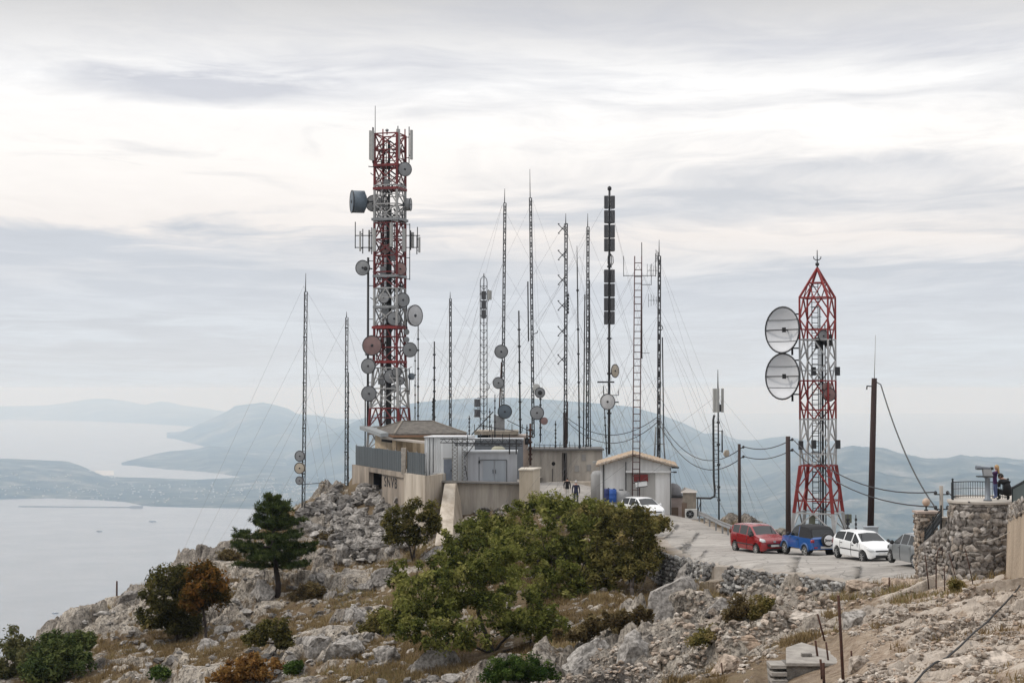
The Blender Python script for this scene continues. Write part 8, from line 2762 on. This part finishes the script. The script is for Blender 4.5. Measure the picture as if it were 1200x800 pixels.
def wood_mesh(nodes, par, r_tip, r_max, k=.5):
    n = len(nodes)
    w = np.zeros(n)
    ch = [[] for _ in range(n)]
    for i, p in enumerate(par):
        if p >= 0: ch[p].append(i)
    for i in range(n - 1, -1, -1):
        w[i] = max(1.0, sum(w[c] for c in ch[i]))
    rr = np.minimum(r_tip * w ** k, r_max)
    b = MB()
    for i in range(n):
        if par[i] >= 0:
            p = par[i]
            nn = 4 if rr[i] < .03 else 7
            b.path([nodes[p], nodes[i]], [min(rr[p], rr[i] * 1.5), rr[i]], nn, cap=rr[i] > .05)
    return b

def blob_targets(blobs, n, rng, shell=.55):
    out = []
    vol = np.array([b[3] * b[4] * b[5] for b in blobs]) ** .75
    pr = vol / vol.sum()
    for k in range(n):
        b = blobs[rng.choice(len(blobs), p=pr)]
        u = rng.normal(size=3); u /= np.linalg.norm(u)
        r = shell + (1 - shell) * rng.uniform() if rng.uniform() < .75 else rng.uniform() ** .5
        if u[2] < -.35: u[2] *= .5
        out.append((b[0] + u[0] * r * b[3], b[1] + u[1] * r * b[4], b[2] + u[2] * r * b[5]))
    return out

def tree(label, base, blobs, n_tips, per, leaf, lm, seed, name='broadleaf_tree', cat='tree', stems=None, r_tip=.012, r_max=.2, crad=.42, tintm=.45, group='trees on the hillside', shell=.55, bark=None, extra=None, tint_fn=None):
    rng = np.random.default_rng(seed)
    t = thing(name, label, cat, base, group=group)
    T = blob_targets(blobs, n_tips, rng, shell)
    st = stems or []
    nodes, par = grow(base, st, T, rng)
    wood_mesh(nodes, par, r_tip, r_max).build('trunk', bark or BARK, t, fix=False)
    C = np.array(T)
    rad = crad * rng.uniform(.6, 1.35, len(C))
    tint = np.clip(rng.normal(tintm, .24, len(C)), 0, 1)
    if tint_fn is not None: tint = np.clip(tint + tint_fn(C), 0, 1)
    V, Fc, ti = leaves_np(C, rad * .72, int(per * .95), leaf * .80, rng, tint, sizejit=.5)
    np_obj('crown', V, Fc, lm, t, attrs={'tint': ('FACE', ti)})
    return t

def B(px, row, Y, wpx, hpx, dep=None):
    """ellipsoid seen at (px,row) with half sizes in photo pixels"""
    p = W(px, row, Y); s = Y / F
    return (p.x, p.y, p.z, wpx * s, (dep if dep else (wpx + hpx) / 2) * s, hpx * s)

def gbase(px, row):
    p = look(px, row)
    return p - Vector((0, 0, .15))

def trees():
    # ---- the large central trees
    Y0 = 82
    b0 = W(578, 772, Y0); b0.z = top(b0.x, b0.y) - .1
    P = lambda px, row, Y: W(px, row, Y)
    tree('large spreading green tree leaning left in the centre foreground', b0, [B(560, 690, 82, 52, 46), B(500, 705, 81, 46, 38), B(470, 672, 85, 26, 22), B(520, 745, 79, 56, 26), B(610, 720, 80, 42, 46), B(640, 740, 79, 30, 26), B(585, 665, 84, 40, 34), B(470, 722, 80, 28, 24), B(535, 668, 84, 34, 26), B(462, 735, 80, 16, 14)], 380, 120, .105, LEAF_G, 101,
         stems=[[P(575, 755, 82), P(566, 735, 82), P(560, 715, 82)], [P(588, 752, 82), P(606, 735, 81.5), P(618, 718, 81)], [P(562, 760, 82), P(535, 748, 81), P(505, 738, 81)], [P(600, 760, 81), P(622, 752, 80.5)]], r_max=.22, crad=.50, tintm=.42, tint_fn=lambda C: np.clip((-2.6 - C[:, 0]) * .05, 0, .15))
    b1 = W(652, 738, 90); b1.z = top(b1.x, b1.y) - .1
    tree('bright green bushy tree behind the leaning one, below the yard', b1, [B(640, 640, 95, 44, 42), B(600, 640, 98, 34, 26), B(665, 600, 101, 40, 20), B(610, 600, 104, 26, 16), B(690, 640, 95, 36, 38), B(655, 690, 91, 40, 34), B(700, 690, 92, 30, 30), B(640, 592, 104, 30, 12)], 330, 115, .115, LEAF_G, 102,
         stems=[[P(650, 720, 90.5), P(645, 690, 92), P(640, 660, 94)], [P(660, 720, 90.5), P(676, 690, 92), P(684, 660, 94)]], r_max=.18, crad=.55, tintm=.50)
    b2 = W(742, 705, 89); b2.z = top(b2.x, b2.y) - .1
    tree('brownish green tree at the right side of the central thicket, by the road', b2, [B(735, 640, 93, 44, 42), B(700, 612, 98, 34, 24), B(758, 630, 92, 16, 24), B(746, 607, 97, 20, 14), B(720, 670, 91, 36, 26), B(755, 660, 91, 16, 18), B(764, 614, 94, 9, 9)], 260, 115, .11, LEAF_Y, 103,
         stems=[[P(740, 690, 89.5), P(735, 668, 91), P(730, 645, 92)], [P(752, 690, 89.5), P(760, 668, 90.5)]], r_max=.16, crad=.50, tintm=.42)
    b3 = W(535, 668, 101); b3.z = top(b3.x, b3.y) - .1
    tree('dense green shrub tree beneath the grey retaining wall', b3, [B(545, 635, 103, 28, 22), B(575, 622, 106, 32, 20), B(560, 612, 108, 22, 12), B(530, 655, 101, 22, 16), B(590, 645, 103, 26, 22)], 150, 115, .12, LEAF_G, 104, r_max=.12, crad=.55, tintm=.46)
    b4 = W(690, 606, 112); b4.z = top(b4.x, b4.y) - .1
    tree('low green shrub along the yard edge below the two walkers', b4, [B(670, 598, 113, 26, 7), B(700, 596, 113, 22, 9), B(640, 592, 114, 20, 7), B(722, 600, 111, 16, 10), B(695, 590, 113, 14, 6)], 100, 110, .115, LEAF_G, 105, name='shrub', cat='shrub', r_max=.06, crad=.48, tintm=.55)
    b5 = W(762, 612, 106); b5.z = top(b5.x, b5.y) - .1
    tree('olive shrub in front of the white car by the hut', b5, [B(745, 612, 106, 22, 9), B(772, 614, 104, 12, 10), B(728, 608, 107, 14, 9)], 70, 110, .11, LEAF_Y, 106, name='shrub', cat='shrub', r_max=.06, crad=.42, tintm=.6)
    # ---- open-crowned tree below the terrace
    b6 = gbase(484, 656)
    Yb = b6.y
    tree('open crowned tree with several stems below the beige retaining wall', b6, [B(468, 612, Yb, 20, 22), B(492, 600, Yb, 20, 20), B(480, 628, Yb, 26, 14), B(505, 612, Yb, 12, 26), B(458, 630, Yb, 12, 10)], 120, 75, .12, LEAF_Y, 107, stems=[[P(480, 640, Yb), P(474, 625, Yb)], [P(487, 638, Yb), P(494, 618, Yb)], [P(484, 640, Yb), P(484, 622, Yb)]], r_max=.13, crad=.52, tintm=.33)
    # ---- autumn pair on the left
    b7 = gbase(208, 752)
    Yb = b7.y
    tree('dark olive tree on the left slope, touching the orange one', b7, [B(200, 700, Yb, 32, 36), B(188, 722, Yb, 26, 22), B(215, 730, Yb, 24, 22), B(205, 678, Yb, 22, 18)], 200, 105, .125, LEAF_Y, 108, stems=[[P(207, 740, Yb), P(204, 715, Yb)]], r_max=.14, crad=.58, tintm=.20)
    b8 = gbase(241, 750)
    Yb = b8.y
    tree('tree with orange brown autumn leaves beside the dark olive one', b8, [B(240, 690, Yb, 30, 30), B(255, 700, Yb, 16, 20), B(228, 705, Yb, 18, 22), B(242, 672, Yb, 20, 12)], 150, 90, .125, LEAF_O, 109, stems=[[P(241, 735, Yb), P(238, 712, Yb)], [P(243, 735, Yb), P(250, 715, Yb)]], r_max=.14, crad=.55, tintm=.38)
    # ---- lower left corner
    b9 = W(22, 792, 109); b9.z = top(b9.x, b9.y) - .2
    tree('grey green tree in the lower left corner, left of the dark one', b9, [B(22, 756, 109, 20, 20), B(14, 780, 108, 24, 22), B(40, 775, 107, 20, 18)], 120, 100, .13, LEAF_D, 110, r_max=.12, crad=.55, tintm=.75)
    b10 = W(72, 800, 106); b10.z = top(b10.x, b10.y) - .2
    tree('dark green tree at the lower left edge of the slope', b10, [B(70, 764, 106, 28, 24), B(98, 752, 107, 14, 12), B(52, 785, 105, 28, 20), B(95, 778, 105, 16, 18)], 190, 110, .12, LEAF_P, 111, r_max=.12, crad=.55, tintm=.7)
    # ---- bushes
    for (lab, px, row, bl, n, lm, sd_, tm) in (
        ('olive shrub with a bare stem above the orange bush', 318, 768, [(318, 738, 22, 18), (300, 748, 16, 14), (335, 752, 14, 12)], 95, LEAF_Y, 121, .30),
        ('rust orange bush at the bottom edge, left of the big boulders', 298, 800, [(298, 784, 38, 17), (268, 794, 26, 12), (324, 792, 22, 13)], 170, LEAF_R, 122, .62),
        ('dark bright leaved bush at the bottom edge below the big trees', 608, 802, [(608, 785, 40, 18), (580, 792, 20, 12), (638, 792, 20, 12)], 170, LEAF_B, 123, .5),
        ('yellow green shrub under the drystone wall', 892, 722, [(892, 710, 14, 13), (885, 718, 12, 8)], 60, LEAF_Y, 124, .75),
        ('low yellow green shrub on the bank below the first one', 835, 752, [(836, 743, 20, 10), (820, 750, 14, 7)], 60, LEAF_Y, 125, .8),
        ('brown scrubby bush beside the yellow green shrub', 868, 722, [(868, 712, 14, 14), (858, 722, 12, 10)], 60, LEAF_S, 126, .4),
        ('brown dry bush in the shade right of the big trees', 715, 742, [(720, 730, 40, 16), (680, 742, 30, 12), (750, 722, 22, 12)], 110, LEAF_S, 127, .35),
        ('small green tuft at the foot of the round platform', 1122, 692, [(1122, 686, 12, 6)], 26, LEAF_Y, 128, .85),
        ('small green bush on the left slope below the autumn trees', 190, 795, [(190, 788, 12, 8)], 24, LEAF_B, 129, .6),
        ('small green plant by the dark stakes near the platform', 1096, 672, [(1096, 667, 8, 5)], 18, LEAF_Y, 130, .8),
        ('brown bush on the ridge left of the pine', 270, 655, [(268, 650, 14, 5)], 26, LEAF_S, 131, .4),
        ('pale scrub hugging the bank at the left end of the big trees', 448, 740, [(446, 730, 18, 16), (432, 742, 14, 10)], 70, LEAF_Y, 132, .6),
        ('brown bush in the middle of the slope under the pine', 365, 700, [(366, 692, 20, 9), (350, 700, 14, 7)], 46, LEAF_S, 133, .35),
        ('brown scrub between the pine and the terrace rubble', 385, 640, [(385, 632, 18, 8), (402, 640, 12, 6)], 44, LEAF_S, 134, .4),
        ('green scrub at the foot of the pale boulders on the left slope', 345, 790, [(345, 782, 12, 9)], 26, LEAF_B, 135, .6)):
        p = gbase(px, min(row, 799))
        Yb = p.y
        tree(lab, p, [B(x, y, Yb, a, c) for x, y, a, c in bl], n, 80, .10 if Yb > 70 else .06, lm, sd_, name='bush', cat='bush', r_max=.05, r_tip=.008, crad=.40 * Yb / 100, tintm=tm, group='bushes on the hillside', shell=.3)
trees()

def pine():
    rng = np.random.default_rng(77)
    base = gbase(325, 697)
    Y = base.y; s = Y / F
    t = thing('pine_tree', 'dark green pine with tiered branches on the left slope', 'pine', base, group='trees on the hillside')
    topz = W(318, 578, Y).z
    tp = Vector((W(318, 578, Y).x, Y, topz))
    b = MB()
    bend = [base.lerp(tp, k / 8) + Vector((rng.normal(0, .05), rng.normal(0, .05), 0)) for k in range(9)]
    b.path(bend, [.22, .20, .18, .16, .13, .11, .08, .05, .02], 9)
    C, tint, rad = [], [], []
    H = topz - base.z
    lev = .30
    while lev < .985:
        z = base.z + H * lev
        c = base.lerp(tp, lev)
        rr = 2.95 * (1 - ((lev - .30) / .70) ** 1.4) ** .75 * (.75 + .25 * rng.uniform()) + .25
        if lev < .42: rr *= .95
        nb = 6 if lev < .85 else 4
        a0 = rng.uniform(0, 6.28)
        for k in range(nb):
            a = a0 + k * 6.283 / nb + rng.normal(0, .25)
            L_ = rr * rng.uniform(.58, 1.2)
            if math.cos(a) > 0: L_ *= .96
            pts = []
            rise = (.14 if lev < .6 else .40) * rng.uniform(.5, 1.4)
            for j in range(6):
                q = j / 5
                pts.append(Vector((c.x + math.cos(a) * L_ * q, c.y + math.sin(a) * L_ * q, c.z + L_ * (rise * q * q - .08 * q) + rng.normal(0, .03))))
            b.path(pts, [.05 * (1 - .8 * j / 5) + .008 for j in range(6)], 5, cap=False)
            n = int(8 + L_ * 12)
            for j in range(n):
                q = .28 + .75 * rng.uniform() ** .8
                p = pts[min(5, int(q * 5))].lerp(pts[min(5, int(q * 5) + 1)], (q * 5) % 1 if q < 1 else 1)
                sp = .40 * q * (1.15 - .4 * q) * min(1.5, L_)
                side = rng.uniform(-1, 1) * sp * 1.5
                C.append((p.x - math.sin(a) * side + rng.normal(0, .05), p.y + math.cos(a) * side + rng.normal(0, .05), p.z + abs(rng.normal(0, .08)) + .03)); rad.append(rng.uniform(.17, .30)); tint.append(rng.normal(.5, .2))
        lev += .060 + .022 * rng.uniform()
    b.build('trunk', BARKP, t, fix=False)
    C = np.array(C); rad = np.array(rad); tint = np.clip(np.array(tint), 0, 1)
    # needle tufts: thin blades radiating outwards and up
    per = 34; n = len(C); N = n * per
    u = rng.normal(size=(N, 3)) + np.array([0, 0, .5]); u /= np.linalg.norm(u, axis=1, keepdims=True)
    P0 = np.repeat(C, per, 0); Ln = np.repeat(rad, per)[:, None] * rng.uniform(.7, 1.2, size=(N, 1))
    sd_ = np.cross(u, rng.normal(size=(N, 3))); sd_ /= np.linalg.norm(sd_, axis=1, keepdims=True)
    wd_ = .018
    V = np.stack([P0 - sd_ * wd_, P0 + sd_ * wd_, P0 + u * Ln + sd_ * wd_ * .6, P0 + u * Ln - sd_ * wd_ * .6], 1).reshape(-1, 3)
    np_obj('crown', V, np.arange(N * 4).reshape(-1, 4), LEAF_P, t, attrs={'tint': ('FACE', np.clip(np.repeat(tint, per) + rng.normal(0, .12, N), 0, 1))})
pine()

def dry_grass():
    rng = np.random.default_rng(91)
    # candidate points spread by picture area; keep those on soil
    n = 150000
    px = rng.uniform(-20, 1220, n); d = rng.uniform(0, 1, n)
    Yv = np.exp(np.log(36) + d * (np.log(146) - np.log(36)))
    x = (px - 600) / F * Yv
    H, rk, tone, rub, flat, sdr = rock_fields(x, Yv)
    keep = (rk < .28) & (flat > .5) & (rng.uniform(size=n) > rub * .86)
    clump = fbm(x / 1.6, Yv / 1.6, 301, 3)
    keep &= clump > .43
    x, Yv = x[keep], Yv[keep]; cl = clump[keep]
    z = base_z(x, Yv) + wall_step(x, Yv) + H[keep]
    n = len(x)
    per = 8
    N = n * per
    sc = np.repeat(np.clip(.16 + .55 * (cl - .43) / .25, .10, .42) * rng.uniform(.5, 1.3, n) * np.clip(Yv / 75, .6, 1), per)
    a = rng.uniform(0, 6.283, N); lean = rng.uniform(.2, 1.0, N)
    bx = np.repeat(x, per) + rng.normal(0, .10, N); by = np.repeat(Yv, per) + rng.normal(0, .10, N); bz = np.repeat(z, per) - .04
    wv = .012 + .010 * rng.uniform(size=N) + .00012 * np.repeat(Yv, per)
    dx, dy = np.cos(a), np.sin(a)
    tx, ty, tz = bx + dx * lean * sc, by + dy * lean * sc, bz + sc * np.sqrt(1 - (lean * .8) ** 2)
    V = np.stack([np.stack([bx - dy * wv, by + dx * wv, bz], -1), np.stack([bx + dy * wv, by - dx * wv, bz], -1), np.stack([tx, ty, tz], -1)], 1).reshape(-1, 3)
    ti = np.clip(np.repeat(np.clip(.2 + .9 * fbm(x / 5, Yv / 5, 311, 3) - .1, 0, 1), per) + rng.normal(0, .15, N), 0, 1)
    tag(np_obj('dry_grass', V, np.arange(N * 3).reshape(-1, 3), GRASS, attrs={'tint': ('FACE', ti)}), 'dry tawny grass growing between the limestone rocks', 'grass', kind='stuff')
    print('grass tufts', n)
dry_grass()
